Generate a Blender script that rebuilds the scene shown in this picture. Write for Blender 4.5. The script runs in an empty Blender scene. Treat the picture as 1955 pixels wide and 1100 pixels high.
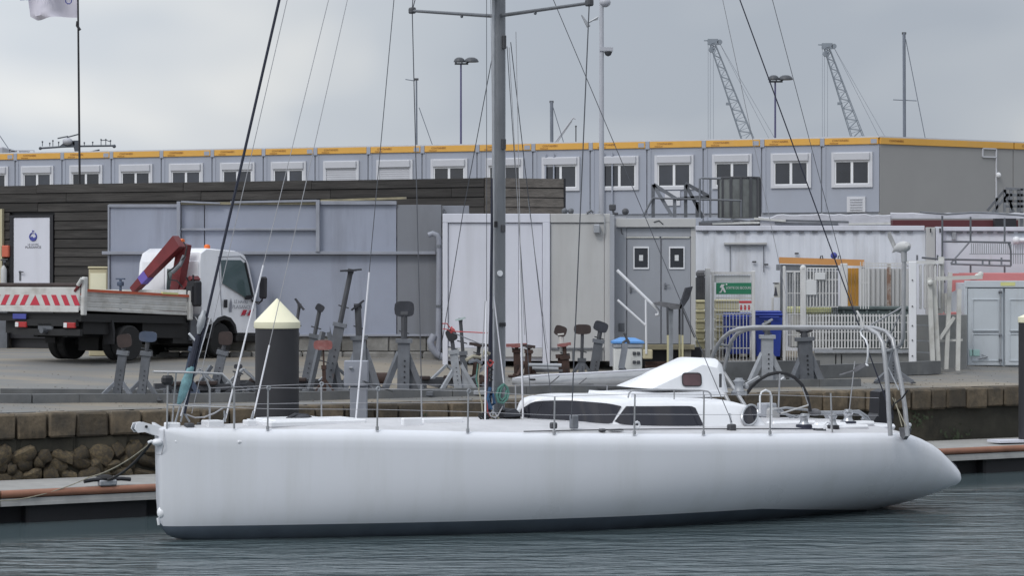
import bpy, math, random
from mathutils import Vector, Matrix
R = math.radians
random.seed(7)
S = bpy.context.scene
COL = S.collection
# ---------------------------------------------------------------- camera
F, CX, H0, ZC = 4887.0, 977.5, 530.0, 4.0      # focal length in photo pixels, centre column, horizon row, eye height
cam = bpy.data.objects.new('camera', bpy.data.cameras.new('camera'))
COL.objects.link(cam)
cam.location = (0, 0, ZC); cam.rotation_euler = (R(90), 0, 0)
cam.data.sensor_width = 36; cam.data.lens = F / 1955 * 36
cam.data.shift_y = -20 / 1955
cam.data.clip_start = 0.5; cam.data.clip_end = 6000
S.camera = cam
# ---------------------------------------------------------------- world: overcast sky over a Nishita base
SUN_EL, SUN_AZ = 48, 212          # azimuth seen from above, degrees from +Y clockwise: behind the camera, to the left
w = bpy.data.worlds.new('World'); S.world = w; w.use_nodes = True
nt = w.node_tree; nt.nodes.clear(); N = nt.nodes.new; LK = nt.links.new
out = N('ShaderNodeOutputWorld'); bg = N('ShaderNodeBackground'); LK(bg.outputs[0], out.inputs[0])
bg.inputs[1].default_value = 0.1
sky = N('ShaderNodeTexSky'); sky.sky_type = 'NISHITA'; sky.sun_disc = False
sky.sun_elevation = R(SUN_EL); sky.sun_rotation = R(SUN_AZ); sky.dust_density = 3
tc = N('ShaderNodeTexCoord'); sep = N('ShaderNodeSeparateXYZ'); LK(tc.outputs['Generated'], sep.inputs[0])
mp = N('ShaderNodeMapping'); mp.inputs['Scale'].default_value = (1, 1, 1.9); mp.inputs['Location'].default_value = (0.36, 0.1, 0.23); LK(tc.outputs['Generated'], mp.inputs[0])
n1 = N('ShaderNodeTexNoise'); n1.inputs['Scale'].default_value = 7.0; n1.inputs['Detail'].default_value = 3; n1.inputs['Roughness'].default_value = .42; n1.inputs['Distortion'].default_value = .25; LK(mp.outputs[0], n1.inputs[0])
r1 = N('ShaderNodeValToRGB'); LK(n1.outputs[0], r1.inputs[0])
el = r1.color_ramp.elements
el[0].position = .36; el[0].color = (4.0, 4.4, 5.0, 1)
el[1].position = .72; el[1].color = (7.1, 7.1, 6.95, 1)
m_ = el.new(.53); m_.color = (4.85, 5.2, 5.65, 1)
# the overcast brightens towards the zenith and towards the veiled sun, as an overcast sky does
zr = N('ShaderNodeMapRange'); LK(sep.outputs[2], zr.inputs[0])
zr.inputs[1].default_value = .12; zr.inputs[2].default_value = 1; zr.inputs[3].default_value = 1.0; zr.inputs[4].default_value = 2.3
mul = N('ShaderNodeVectorMath'); mul.operation = 'SCALE'; LK(r1.outputs[0], mul.inputs[0]); LK(zr.outputs[0], mul.inputs[3])
mix = N('ShaderNodeMixRGB'); mix.inputs[0].default_value = .93; LK(sky.outputs[0], mix.inputs[1]); LK(mul.outputs[0], mix.inputs[2])
xr = N('ShaderNodeMapRange'); LK(sep.outputs[0], xr.inputs[0]); xr.interpolation_type = 'SMOOTHSTEP'   # brighter towards the veiled sun on the left
xr.inputs[1].default_value = .12; xr.inputs[2].default_value = -.45; xr.inputs[3].default_value = .95; xr.inputs[4].default_value = 1.45
mx2 = N('ShaderNodeVectorMath'); mx2.operation = 'SCALE'; LK(mix.outputs[0], mx2.inputs[0]); LK(xr.outputs[0], mx2.inputs[3]); LK(mx2.outputs[0], bg.inputs[0])
# ---------------------------------------------------------------- veiled sun
sl = bpy.data.lights.new('sun', 'SUN'); sun = bpy.data.objects.new('sun', sl); COL.objects.link(sun)
sl.energy = 1.0; sl.angle = R(16); sl.color = (1, .97, .92)
az = R(SUN_AZ); sd = Vector((math.sin(az) * math.cos(R(SUN_EL)), math.cos(az) * math.cos(R(SUN_EL)), math.sin(R(SUN_EL))))
sun.rotation_euler = sd.to_track_quat('Z', 'Y').to_euler(); sun.location = sd * 60
S.view_settings.view_transform = 'Standard'; S.view_settings.look = 'None'
S.view_settings.exposure = 0.12; S.view_settings.gamma = 1; S.view_settings.use_curve_mapping = False
S.render.engine = 'CYCLES'
S.cycles.max_bounces = 6; S.cycles.transparent_max_bounces = 8

# ================================================================ helpers
def W(px, py, Y):                       # a point at distance Y behind photo pixel (px, py)
    return Vector(((px - CX) * Y / F, Y, ZC - (py - H0) * Y / F))
def ray(px, py): return Vector(((px - CX) / F, 1, -(py - H0) / F))
CAMP = Vector((0, 0, ZC))
class Frame:                            # a local frame standing on the ground
    def __init__(s, O, ang):
        s.O = Vector(O); s.ang = R(ang); s.M = Matrix.Translation(s.O) @ Matrix.Rotation(s.ang, 4, 'Z'); s.I = s.M.inverted()
    def hit(s, px, py, ax, val):        # ray against local plane axis=val, returned in local coordinates
        o = s.I @ CAMP; d = s.I.to_3x3() @ ray(px, py)
        t = (val - o[ax]) / d[ax]
        return o + d * t
    def x(s, px, py, v): return s.hit(px, py, 0, v)
    def y(s, px, py, v): return s.hit(px, py, 1, v)
def interp(pts, x):
    if x <= pts[0][0]: return pts[0][1]
    if x >= pts[-1][0]: return pts[-1][1]
    n = len(pts)
    for i in range(n - 1):
        if x <= pts[i + 1][0]:
            x0, y0 = pts[i]; x1, y1 = pts[i + 1]; h = x1 - x0
            def sl_(k):
                if k == 0: return (pts[1][1] - pts[0][1]) / (pts[1][0] - pts[0][0])
                if k == n - 1: return (pts[-1][1] - pts[-2][1]) / (pts[-1][0] - pts[-2][0])
                a = (pts[k][1] - pts[k-1][1]) / (pts[k][0] - pts[k-1][0]); b = (pts[k+1][1] - pts[k][1]) / (pts[k+1][0] - pts[k][0])
                return 0 if a * b <= 0 else 2 * a * b / (a + b)
            t = (x - x0) / h; m0, m1 = sl_(i), sl_(i + 1)
            return (2*t**3-3*t*t+1)*y0 + (t**3-2*t*t+t)*h*m0 + (-2*t**3+3*t*t)*y1 + (t**3-t*t)*h*m1
class MB:                               # collects geometry for ONE mesh object
    def __init__(s): s.v = []; s.f = []; s.m = []; s.mi = 0
    def add(s, vs, fs):
        b = len(s.v); s.v += [Vector(p) for p in vs]; s.f += [tuple(b + i for i in q) for q in fs]; s.m += [s.mi] * len(fs); return s
    def box(s, a, b, M=None):
        x0, y0, z0 = a; x1, y1, z1 = b
        vs = [Vector(p) for p in ((x0,y0,z0),(x1,y0,z0),(x1,y1,z0),(x0,y1,z0),(x0,y0,z1),(x1,y0,z1),(x1,y1,z1),(x0,y1,z1))]
        if M is not None: vs = [M @ p for p in vs]
        return s.add(vs, [(0,3,2,1),(4,5,6,7),(0,1,5,4),(1,2,6,5),(2,3,7,6),(3,0,4,7)])
    def bbox(s, a, b, c=.02, M=None):   # bevelled box
        x0, y0, z0 = a; x1, y1, z1 = b
        c = min(c, abs(x1-x0)*.45, abs(y1-y0)*.45, abs(z1-z0)*.45)
        def ring(z, i): return [(x0+i,y0+c,z),(x0+c,y0+i,z),(x1-c,y0+i,z),(x1-i,y0+c,z),(x1-i,y1-c,z),(x1-c,y1-i,z),(x0+c,y1-i,z),(x0+i,y1-c,z)]
        vs = ring(z0, c*.8) + ring(z0+c, 0) + ring(z1-c, 0) + ring(z1, c*.8)
        vs = [Vector(p) for p in vs]
        if M is not None: vs = [M @ p for p in vs]
        fs = [tuple(range(7,-1,-1)), tuple(range(24,32))]
        for k in range(3):
            for i in range(8): j = (i+1)%8; fs.append((k*8+i, k*8+j, k*8+8+j, k*8+8+i))
        return s.add(vs, fs)
    def beam(s, p0, p1, w, h, up=(0,0,1)):   # rectangular bar from p0 to p1
        p0 = Vector(p0); p1 = Vector(p1); d = (p1 - p0).normalized(); u = Vector(up)
        if abs(d.dot(u)) > .97: u = Vector((0,1,0))
        x = d.cross(u).normalized(); y = x.cross(d)
        vs = [p + x*a*w/2 + y*b*h/2 for p in (p0, p1) for a, b in ((-1,-1),(1,-1),(1,1),(-1,1))]
        return s.add(vs, [(0,1,2,3),(7,6,5,4),(0,4,5,1),(1,5,6,2),(2,6,7,3),(3,7,4,0)])
    def tube(s, pts, r, n=8, r1=None, flat=1.0):
        pts = [Vector(p) for p in pts]; b = len(s.v); m = len(pts); vs = []
        px_ = None
        for i, p in enumerate(pts):
            d = (pts[min(i+1, m-1)] - pts[max(i-1, 0)]).normalized()
            if px_ is None:
                u = Vector((0,0,1)) if abs(d.z) < .9 else Vector((0,1,0)); x = d.cross(u).normalized()
            else: x = (px_ - d * px_.dot(d)).normalized()
            px_ = x; y = d.cross(x)
            rr = r if r1 is None else r + (r1 - r) * i / (m - 1)
            if isinstance(r, (list, tuple)): rr = r[i]
            for k in range(n):
                a = 2*math.pi*k/n; vs.append(p + x*math.cos(a)*rr + y*math.sin(a)*rr*flat)
        fs = [tuple(range(n-1,-1,-1)), tuple((m-1)*n + k for k in range(n))]
        for i in range(m-1):
            for k in range(n): j = (k+1)%n; fs.append((i*n+k, i*n+j, (i+1)*n+j, (i+1)*n+k))
        return s.add(vs, fs)
    def cyl(s, p0, p1, r, r1=None, n=12): return s.tube([p0, p1], r, n, r1 if r1 is not None else r)
    def lathe(s, prof, c=(0,0,0), n=16, axis='Z'):
        c = Vector(c); vs = []; m = len(prof)
        for r, z in prof:
            for k in range(n):
                a = 2*math.pi*k/n
                q = (r*math.cos(a), r*math.sin(a), z) if axis == 'Z' else (r*math.cos(a), z, r*math.sin(a)) if axis == 'Y' else (z, r*math.cos(a), r*math.sin(a))
                vs.append(c + Vector(q))
        fs = [tuple(range(n-1,-1,-1)), tuple((m-1)*n+k for k in range(n))]
        for i in range(m-1):
            for k in range(n): j = (k+1)%n; fs.append((i*n+k, i*n+j, (i+1)*n+j, (i+1)*n+k))
        return s.add(vs, fs)
    def prism(s, poly, off):            # 3D polygon extruded by vector off
        off = Vector(off); n = len(poly); a = [Vector(p) for p in poly]
        vs = a + [p + off for p in a]
        return s.add(vs, [tuple(range(n-1,-1,-1)), tuple(range(n, 2*n))] + [(i, (i+1)%n, n+(i+1)%n, n+i) for i in range(n)])
    def ball(s, c, r, n=10, m=7, sx=1, sy=1, sz=1):
        prof = [(r*math.sin(math.pi*i/m)+1e-4, -r*math.cos(math.pi*i/m)) for i in range(m+1)]
        b = len(s.v); s.lathe(prof, (0,0,0), n)
        for i in range(b, len(s.v)): q = s.v[i]; s.v[i] = Vector((q.x*sx, q.y*sy, q.z*sz)) + Vector(c)
        return s
    def build(s, name, mat, parent=None, local=False, smooth=False, origin=None):
        vs = s.v
        if parent is not None:
            if not local:
                I = WM[parent.name].inverted(); vs = [I @ p for p in vs]
            loc = None
        else:
            if origin is None:
                xs = [p.x for p in vs]; ys = [p.y for p in vs]
                origin = Vector(((min(xs)+max(xs))/2, (min(ys)+max(ys))/2, min(p.z for p in vs)))
            loc = Vector(origin); vs = [p - loc for p in vs]
        me = bpy.data.meshes.new(name); me.from_pydata([tuple(p) for p in vs], [], s.f)
        mats = mat if isinstance(mat, (list, tuple)) else [mat]
        for q in mats: me.materials.append(q)
        if len(mats) > 1:
            for p, i in zip(me.polygons, s.m): p.material_index = i
        import bmesh as _b
        bm = _b.new(); bm.from_mesh(me); _b.ops.recalc_face_normals(bm, faces=bm.faces); bm.to_mesh(me); bm.free()
        if smooth:
            me.shade_smooth()
            try: me.set_sharp_from_angle(angle=R(smooth if smooth is not True else 40))
            except Exception: pass
        o = bpy.data.objects.new(name, me); COL.objects.link(o)
        if parent is not None: o.parent = parent; WM[o.name] = WM[parent.name]
        else: o.location = loc; WM[o.name] = Matrix.Translation(loc)
        return o
WM = {}
def tag(o, label=None, cat=None, group=None, kind=None):
    if label: o['label'] = label
    if cat: o['category'] = cat
    if group: o['group'] = group
    if kind: o['kind'] = kind
    return o
def thing(name, label, cat, loc, ang=0, group=None):
    o = bpy.data.objects.new(name, None); COL.objects.link(o); o.empty_display_size = .2
    o.location = loc; o.rotation_euler = (0, 0, R(ang))
    WM[o.name] = Matrix.Translation(Vector(loc)) @ Matrix.Rotation(R(ang), 4, 'Z')
    return tag(o, label, cat, group)
def copy_tree(src, parent=None):
    c = src.copy(); COL.objects.link(c); c.parent = parent
    for ch in src.children: copy_tree(ch, c)
    return c
def link_copy(o, parent, loc=None, rot=None, scale=None):
    c = o.copy(); COL.objects.link(c); c.parent = parent; WM[c.name] = WM.get(parent.name, Matrix()) if parent else Matrix()
    if loc is not None: c.location = loc
    if rot is not None: c.rotation_euler = rot
    if scale is not None: c.scale = scale
    return c
def text(body, name, mat, size, M, parent=None, thick=.002, sx=1.0):
    cu = bpy.data.curves.new(name, 'FONT'); cu.body = body; cu.size = size; cu.extrude = thick; cu.align_x = 'CENTER'; cu.align_y = 'CENTER'
    cu.resolution_u = 2
    t = bpy.data.objects.new(name, cu); COL.objects.link(t)
    dg = bpy.context.evaluated_depsgraph_get(); me = bpy.data.meshes.new_from_object(t.evaluated_get(dg))
    bpy.data.objects.remove(t); bpy.data.curves.remove(cu)
    if parent is not None: M = WM[parent.name].inverted() @ M
    me.transform(M @ Matrix.Diagonal((sx, 1, 1, 1))); me.materials.append(mat)
    o = bpy.data.objects.new(name, me); COL.objects.link(o)
    if parent is not None: o.parent = parent; WM[o.name] = WM[parent.name]
    return o
def face_M(p, right, up=(0, 0, 1)):      # matrix with X along right, Y along up, at p (text lies in XY)
    r = Vector(right).normalized(); u = Vector(up); u = (u - r * u.dot(r)).normalized(); n = r.cross(u)
    return Matrix.Translation(p) @ Matrix(((r.x, u.x, n.x), (r.y, u.y, n.y), (r.z, u.z, n.z))).to_4x4()

_mats = {}
def mat(name, col, rough=.6, metal=0, var=.12, scale=2.0, bump=0, bscale=None, stain=None, samt=.5, sscale=(1.2, 1.2, .25), sth=(.5, .72), rnd=0, stretch=None, spec=.5, rust=None):
    if name in _mats: return _mats[name]
    m = bpy.data.materials.new(name); m.use_nodes = True; nt = m.node_tree; N = nt.nodes.new; L = nt.links.new
    b = nt.nodes['Principled BSDF']; b.inputs['Roughness'].default_value = rough; b.inputs['Metallic'].default_value = metal
    b.inputs['Specular IOR Level'].default_value = spec
    tc = N('ShaderNodeTexCoord'); co = tc.outputs['Object']
    if rnd:                                  # every object gets its own patch of the noise
        oi = N('ShaderNodeObjectInfo'); ad = N('ShaderNodeVectorMath'); ad.operation = 'ADD'
        sc = N('ShaderNodeMath'); sc.operation = 'MULTIPLY'; sc.inputs[1].default_value = 57; L(oi.outputs['Random'], sc.inputs[0])
        L(co, ad.inputs[0]); L(sc.outputs[0], ad.inputs[1]); co = ad.outputs[0]
    def mapped(s):
        q = N('ShaderNodeMapping'); q.inputs['Scale'].default_value = s; L(co, q.inputs[0]); return q.outputs[0]
    n = N('ShaderNodeTexNoise'); n.inputs['Scale'].default_value = scale; n.inputs['Detail'].default_value = 6; n.inputs['Roughness'].default_value = .62
    L(mapped(stretch) if stretch else co, n.inputs[0])
    mr = N('ShaderNodeMapRange'); L(n.outputs[0], mr.inputs[0]); mr.inputs[1].default_value = .3; mr.inputs[2].default_value = .7
    mr.inputs[3].default_value = 1 - var; mr.inputs[4].default_value = 1 + var
    f = mr.outputs[0]
    if rnd:
        q = N('ShaderNodeMapRange'); L(oi.outputs['Random'], q.inputs[0]); q.inputs[3].default_value = 1 - rnd; q.inputs[4].default_value = 1 + rnd
        mm = N('ShaderNodeMath'); mm.operation = 'MULTIPLY'; L(f, mm.inputs[0]); L(q.outputs[0], mm.inputs[1]); f = mm.outputs[0]
    vm = N('ShaderNodeVectorMath'); vm.operation = 'SCALE'; vm.inputs[0].default_value = col; L(f, vm.inputs[3])
    c = vm.outputs[0]
    def layer(c, colr, amt, scl, th, base=1.0):
        n2 = N('ShaderNodeTexNoise'); n2.inputs['Scale'].default_value = base; n2.inputs['Detail'].default_value = 7; n2.inputs['Roughness'].default_value = .65; L(mapped(scl), n2.inputs[0])
        r = N('ShaderNodeMapRange'); L(n2.outputs[0], r.inputs[0]); r.inputs[1].default_value = th[0]; r.inputs[2].default_value = th[1]; r.inputs[4].default_value = amt
        x = N('ShaderNodeMixRGB'); L(r.outputs[0], x.inputs[0]); L(c, x.inputs[1]); x.inputs[2].default_value = (*colr, 1); return x.outputs[0]
    if stain: c = layer(c, stain, samt, sscale, sth)
    if rust: c = layer(c, (.16, .07, .035), .85, (3, 3, 2.2), rust)
    L(c, b.inputs['Base Color'])
    if bump:
        nb = N('ShaderNodeTexNoise'); nb.inputs['Scale'].default_value = bscale or scale*3; nb.inputs['Detail'].default_value = 5; L(mapped(stretch) if stretch else co, nb.inputs[0])
        bp = N('ShaderNodeBump'); bp.inputs['Strength'].default_value = bump; bp.inputs['Distance'].default_value = .03; L(nb.outputs[0], bp.inputs['Height']); L(bp.outputs[0], b.inputs['Normal'])
    # slight gloss variation
    mr2 = N('ShaderNodeMapRange'); L(n.outputs[0], mr2.inputs[0]); mr2.inputs[3].default_value = max(.03, rough-.1); mr2.inputs[4].default_value = min(1, rough+.1); L(mr2.outputs[0], b.inputs['Roughness'])
    _mats[name] = m; return m

GREY = (.3, .3, .3)
MT = dict(
 concrete=mat('concrete', (.30,.28,.25), .85, var=.2, scale=1.5, bump=.3, stain=(.13,.12,.10), samt=.6, sscale=(.5,.5,.5)),
 yard=mat('yard_ground', (.225,.198,.16), .85, var=.16, scale=.5, bump=.12, bscale=9, stain=(.135,.145,.155), samt=.7, sscale=(.12,.45,.2), sth=(.45,.56)),
 kerb=mat('kerb_steel', (.12,.125,.13), .7, var=.25, scale=2, bump=.2, stain=(.2,.19,.17), samt=.4),
 wallface=mat('quay_face', (.036,.034,.026), .9, var=.4, scale=1.3, bump=.6, stain=(.10,.085,.06), samt=.7, sscale=(.9,.9,.5)),
 cap=mat('cap_stone', (.118,.092,.062), .88, var=.34, scale=3.2, bump=.7, stain=(.045,.04,.033), samt=.8, sscale=(2,2,1), sth=(.42,.62), rnd=.35),
 rubble=mat('rubble', (.118,.09,.052), .9, var=.4, scale=4, bump=.8, stain=(.045,.04,.035), samt=.75, sscale=(2.5,2.5,2.5), sth=(.42,.6), rnd=.42),
 wood_dark=mat('dark_plank', (.038,.035,.033), .88, var=.5, scale=2.2, bump=.5, stretch=(.35,3,7), stain=(.085,.08,.075), samt=.6, sscale=(.5,1,4), sth=(.5,.7), rnd=.25),
 wood_grey=mat('grey_plank', (.135,.122,.11), .85, var=.3, scale=2.2, bump=.5, stretch=(.35,3,7), stain=(.07,.06,.055), samt=.6, sscale=(.5,1,4), sth=(.5,.7), rnd=.2),
 steelwall=mat('painted_steel_panel', (.29,.315,.39), .5, var=.06, scale=.8, bump=.25, bscale=1.1, stain=(.17,.18,.21), samt=.65, sscale=(1.6,1.6,.18), sth=(.52,.75)),
 steelwall2=mat('aged_steel_panel', (.19,.20,.225), .6, var=.08, scale=.8, stain=(.13,.135,.145), samt=.6, sscale=(1.6,1.6,.2), sth=(.45,.7)),
 steeltrim=mat('steel_trim', (.27,.285,.33), .55, var=.12, scale=2, stain=(.15,.15,.16), samt=.5),
 trim_yellow=mat('trim_weathered_yellow', (.27,.24,.16), .7, var=.3, scale=3, stain=(.17,.16,.14), samt=.7),
 plinth=mat('plinth_block', (.25,.245,.235), .85, var=.22, scale=2, bump=.4, stain=(.09,.085,.075), samt=.75, sscale=(1,1,.8), sth=(.45,.65), rnd=.15),
 cont_white=mat('container_white', (.61,.62,.69), .5, var=.03, scale=1, stain=(.36,.36,.37), samt=.35, sscale=(2.2,2.2,.2), sth=(.5,.8)),
 cont_pale_grey=mat('container_pale_grey', (.46,.46,.46), .55, var=.04, scale=1, stain=(.30,.29,.28), samt=.4, sscale=(2.2,2.2,.2), sth=(.5,.8)),
 cont_grey=mat('container_grey', (.33,.345,.38), .55, var=.05, scale=1, stain=(.2,.2,.21), samt=.4, sscale=(2.2,2.2,.25), sth=(.5,.8)),
 door_grey=mat('door_grey', (.30,.315,.35), .5, var=.04, scale=1, stain=(.2,.2,.2), samt=.35),
 cont_white2=mat('long_container_white', (.66,.685,.75), .5, var=.04, scale=1, stain=(.30,.28,.26), samt=.5, sscale=(1.5,1.5,.3), sth=(.52,.75)),
 cont_blue=mat('container_pale_blue', (.50,.54,.58), .5, var=.06, scale=1, stain=(.2,.19,.17), samt=.5, sscale=(2,2,.4), sth=(.52,.75), rust=(.66,.74)),
 cont_red=mat('container_faded_red', (.48,.17,.17), .6, var=.1, scale=1),
 darkred=mat('dark_red_side', (.09,.018,.024), .6, var=.12),
 office=mat('office_panel', (.32,.345,.41), .6, var=.03, scale=.6, stain=(.26,.27,.29), samt=.4, sscale=(.8,.8,.15), sth=(.45,.8)),
 office_end=mat('office_end_panel', (.29,.29,.292), .65, var=.04, scale=.5),  # end wing's shade is put into this darker, warmer colour
 office_joint=mat('office_joint', (.25,.265,.30), .6),
 yellow=mat('fascia_yellow', (.66,.36,.07), .5, var=.08, scale=1, stain=(.4,.27,.12), samt=.4, sscale=(1,1,1)),
 white_frame=mat('white_pvc', (.54,.55,.59), .45, var=.03),
 shutter=mat('shutter_box', (.47,.48,.52), .5, var=.03),
 white=mat('white_paint', (.72,.73,.76), .45, var=.03, stain=(.5,.49,.47), samt=.3),
 white_dirty=mat('white_dirty', (.52,.52,.50), .65, var=.1, scale=3, bump=.1, stain=(.27,.25,.21), samt=.6, sscale=(2,2,2), rust=(.68,.78)),
 fence=mat('fence_white', (.60,.60,.60), .6, var=.06, stain=(.3,.29,.27), samt=.5, sscale=(2,2,1)),
 galv=mat('galvanised', (.15,.16,.18), .55, metal=.25, var=.2, scale=5, rnd=.3, rust=(.66,.76), stain=(.12,.12,.125), samt=.6, sscale=(3,3,1)),
 galv_light=mat('galvanised_light', (.34,.355,.38), .5, metal=.3, var=.15, scale=5, stain=(.2,.2,.2), samt=.4, sscale=(3,3,2)),
 darksteel=mat('dark_steel', (.06,.062,.07), .6, var=.2, scale=5),
 rusty=mat('rusty_steel', (.055,.032,.026), .9, var=.4, scale=6, bump=.3, stain=(.05,.04,.04), samt=.7),
 bluepaint=mat('worn_blue_steel', (.055,.075,.12), .6, var=.2, scale=5, stain=(.12,.12,.13), samt=.5, sscale=(3,3,3)),
 redpad=mat('faded_red_pad', (.24,.09,.085), .8, var=.3, scale=6, stain=(.35,.27,.25), samt=.6, sscale=(5,5,5)),
 blackrub=mat('black_rubber', (.022,.022,.025), .75, var=.3, scale=5),
 rubpad=mat('grey_rubber_pad', (.035,.037,.046), .8, var=.3, scale=5, stain=(.09,.09,.095), samt=.5, sscale=(4,4,4)),
 brownpad=mat('brown_pad', (.045,.032,.030), .85, var=.3, scale=5),
 tealpad=mat('pale_teal_pad', (.42,.50,.50), .8, var=.15, scale=5),
 black=mat('black_paint', (.014,.014,.018), .5, var=.1),
 float=mat('pontoon_float', (.012,.012,.015), .7, var=.3, scale=2),
 ponttop=mat('pontoon_deck', (.28,.275,.265), .8, var=.14, scale=3, bump=.15, stain=(.18,.17,.155), samt=.5),
 fender=mat('brown_fender', (.27,.125,.08), .65, var=.22, scale=2, stain=(.14,.08,.06), samt=.6, sscale=(.7,.7,4)),
 rail=mat('pale_rail', (.35,.35,.345), .6, var=.12, scale=2, stain=(.17,.17,.165), samt=.5),
 pile=mat('pile_black', (.022,.022,.026), .62, var=.25, scale=1.5, stain=(.045,.045,.045), samt=.5),
 cream=mat('cream_plastic', (.78,.75,.56), .5, var=.04, stain=(.5,.46,.34), samt=.3),
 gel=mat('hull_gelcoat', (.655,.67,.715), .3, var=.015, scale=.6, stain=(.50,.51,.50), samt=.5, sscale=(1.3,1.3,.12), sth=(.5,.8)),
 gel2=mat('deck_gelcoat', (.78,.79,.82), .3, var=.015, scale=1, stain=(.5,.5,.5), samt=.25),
 deckgrey=mat('deck_nonslip', (.50,.50,.52), .75, var=.08, scale=3, stain=(.33,.33,.33), samt=.5, sscale=(1,1,1)),
 antifoul=mat('antifouling', (.085,.105,.135), .6, var=.15, scale=2, stain=(.09,.11,.12), samt=.5, sscale=(.5,.5,4)),
 tint=mat('tinted_window', (.010,.010,.018), .07, var=.15, scale=2, spec=.6),
 alu=mat('mast_alu', (.20,.208,.225), .5, metal=.35, var=.08, scale=3, stain=(.09,.09,.10), samt=.4, sscale=(4,4,.3)),
 stainless=mat('stainless', (.45,.46,.48), .28, metal=.9, var=.1, scale=4),
 tubegrey=mat('tube_grey', (.36,.365,.38), .4, metal=.45, var=.1, scale=4, stain=(.22,.21,.19), samt=.4, sscale=(3,3,1)),
 wire=mat('wire', (.10,.105,.12), .4, metal=.4),
 wire_pale=mat('wire_pale', (.36,.36,.38), .5, metal=.2),
 rodwhite=mat('white_rod', (.72,.72,.76), .4, var=.03),
 navy=mat('navy_cover', (.016,.019,.036), .7, var=.2, scale=5),
 rope_blue=mat('rope_blue', (.04,.10,.20), .8, var=.3, scale=9), rope_teal=mat('rope_teal', (.16,.30,.33), .85, var=.3, scale=9),
 rope_red=mat('rope_red', (.42,.07,.07), .8, var=.25, scale=9), rope_green=mat('rope_green', (.085,.20,.17), .85, var=.3, scale=9),
 rope_tan=mat('rope_tan', (.30,.28,.22), .85, var=.3, scale=9), rope_black=mat('rope_black', (.02,.02,.022), .85, var=.3, scale=9),
 truckwhite=mat('truck_white', (.80,.81,.85), .3, var=.02, stain=(.45,.44,.43), samt=.3, sscale=(1.5,1.5,.6)),
 bedwhite=mat('truck_bed_white', (.52,.52,.51), .55, var=.06, stain=(.27,.25,.22), samt=.6, sscale=(2,2,2.5), sth=(.46,.68)),
 cranered=mat('crane_red', (.16,.02,.024), .45, var=.25, scale=4, stain=(.09,.025,.025), samt=.6, sscale=(2,2,2)),
 redrail=mat('red_orange_rail', (.46,.09,.04), .6, var=.15, stain=(.3,.13,.1), samt=.5),
 chev=mat('chevron_red', (.46,.025,.05), .45, var=.06), chevw=mat('chevron_grey', (.50,.50,.49), .5),
 tyre=mat('tyre', (.014,.014,.015), .85, var=.2), chassis=mat('chassis', (.012,.012,.013), .7, var=.3),
 rim=mat('rim', (.10,.10,.105), .6, var=.3),
 glass=mat('dark_glass', (.024,.028,.038), .08, var=.3, scale=1.2, rnd=.5, spec=.7), carglass=mat('cab_glass', (.075,.11,.115), .08, var=.1, scale=1, spec=.8),
 orange=mat('orange_plastic', (.75,.16,.03), .4), tail=mat('tail_light', (.35,.02,.02), .3), violet=mat('violet_sticker', (.13,.09,.36), .5),
 bin_blue=mat('bin_blue', (.025,.055,.33), .45, var=.1, stain=(.03,.05,.14), samt=.5), binlid=mat('lid_light_blue', (.10,.27,.58), .5, var=.08),
 green=mat('sign_green', (.02,.19,.10), .5), signwhite=mat('sign_white', (.62,.63,.64), .5, var=.04), signred=mat('sign_red', (.50,.05,.06), .5),
 cratey=mat('pale_yellow_plastic', (.50,.46,.28), .6, var=.08, stain=(.33,.30,.2), samt=.5), yellowpale=mat('pale_yellow_lid', (.60,.60,.26), .6, var=.05),
 orangewood=mat('orange_board', (.56,.27,.09), .6, var=.08), orangedoor=mat('orange_door', (.50,.25,.04), .6, var=.12, scale=3),
 skip=mat('grey_green_skip', (.10,.13,.13), .6, var=.2, scale=3, stain=(.2,.2,.2), samt=.4, sscale=(2,2,2)),
 lowwall=mat('low_wall_grey', (.22,.225,.225), .85, var=.1, scale=1.5, stain=(.13,.13,.125), samt=.6, sscale=(1,1,1)),
 tarp=mat('pale_tarp', (.46,.46,.50), .7, var=.1, scale=2, bump=.4, stain=(.25,.25,.26), samt=.6, sscale=(.7,2,3)),
 junk=mat('grey_scrap', (.13,.13,.14), .8, var=.4, scale=4),
 orange_box=mat('orange_red_box', (.52,.12,.07), .6, var=.06), beige=mat('beige_cabinet', (.50,.45,.30), .6, var=.05, stain=(.36,.32,.22), samt=.4),
 white_tank=mat('white_tank', (.60,.60,.58), .55, var=.05, stain=(.4,.38,.34), samt=.5, sscale=(2,2,1)),
 skiff=mat('skiff_grey', (.30,.31,.33), .55, var=.08, scale=1.4, stain=(.17,.17,.17), samt=.6, sscale=(1,1,1.4)),
 inkblue=mat('ink_blue', (.05,.06,.28), .5), ink=mat('ink_dark', (.07,.07,.09), .6), inkgrey=mat('ink_grey', (.24,.25,.29), .6), inkbrown=mat('ink_brown', (.20,.06,.02), .6),
 flag=mat('flag_cloth', (.62,.60,.68), .85, var=.03),
 crane_hazed=mat('harbour_crane_hazed', (.22,.25,.29), .7, var=.1, scale=.2), ship=mat('ship_mast_grey', (.07,.08,.10), .7, var=.15, scale=.5),  # crane colour greyed to stand in for distance haze
 lamppost=mat('lamp_post_violet', (.085,.08,.17), .5, var=.1), lamphead=mat('lamp_head', (.05,.055,.065), .5, var=.2),
 pole_white=mat('pole_pale', (.40,.41,.45), .5, var=.05), mastfar=mat('far_mast', (.16,.18,.22), .6, var=.1),
 leaf=mat('weed_leaf', (.030,.042,.02), .8, var=.4, scale=9), roofgrey=mat('roof_grey', (.20,.205,.21), .8, var=.1),
)

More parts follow.
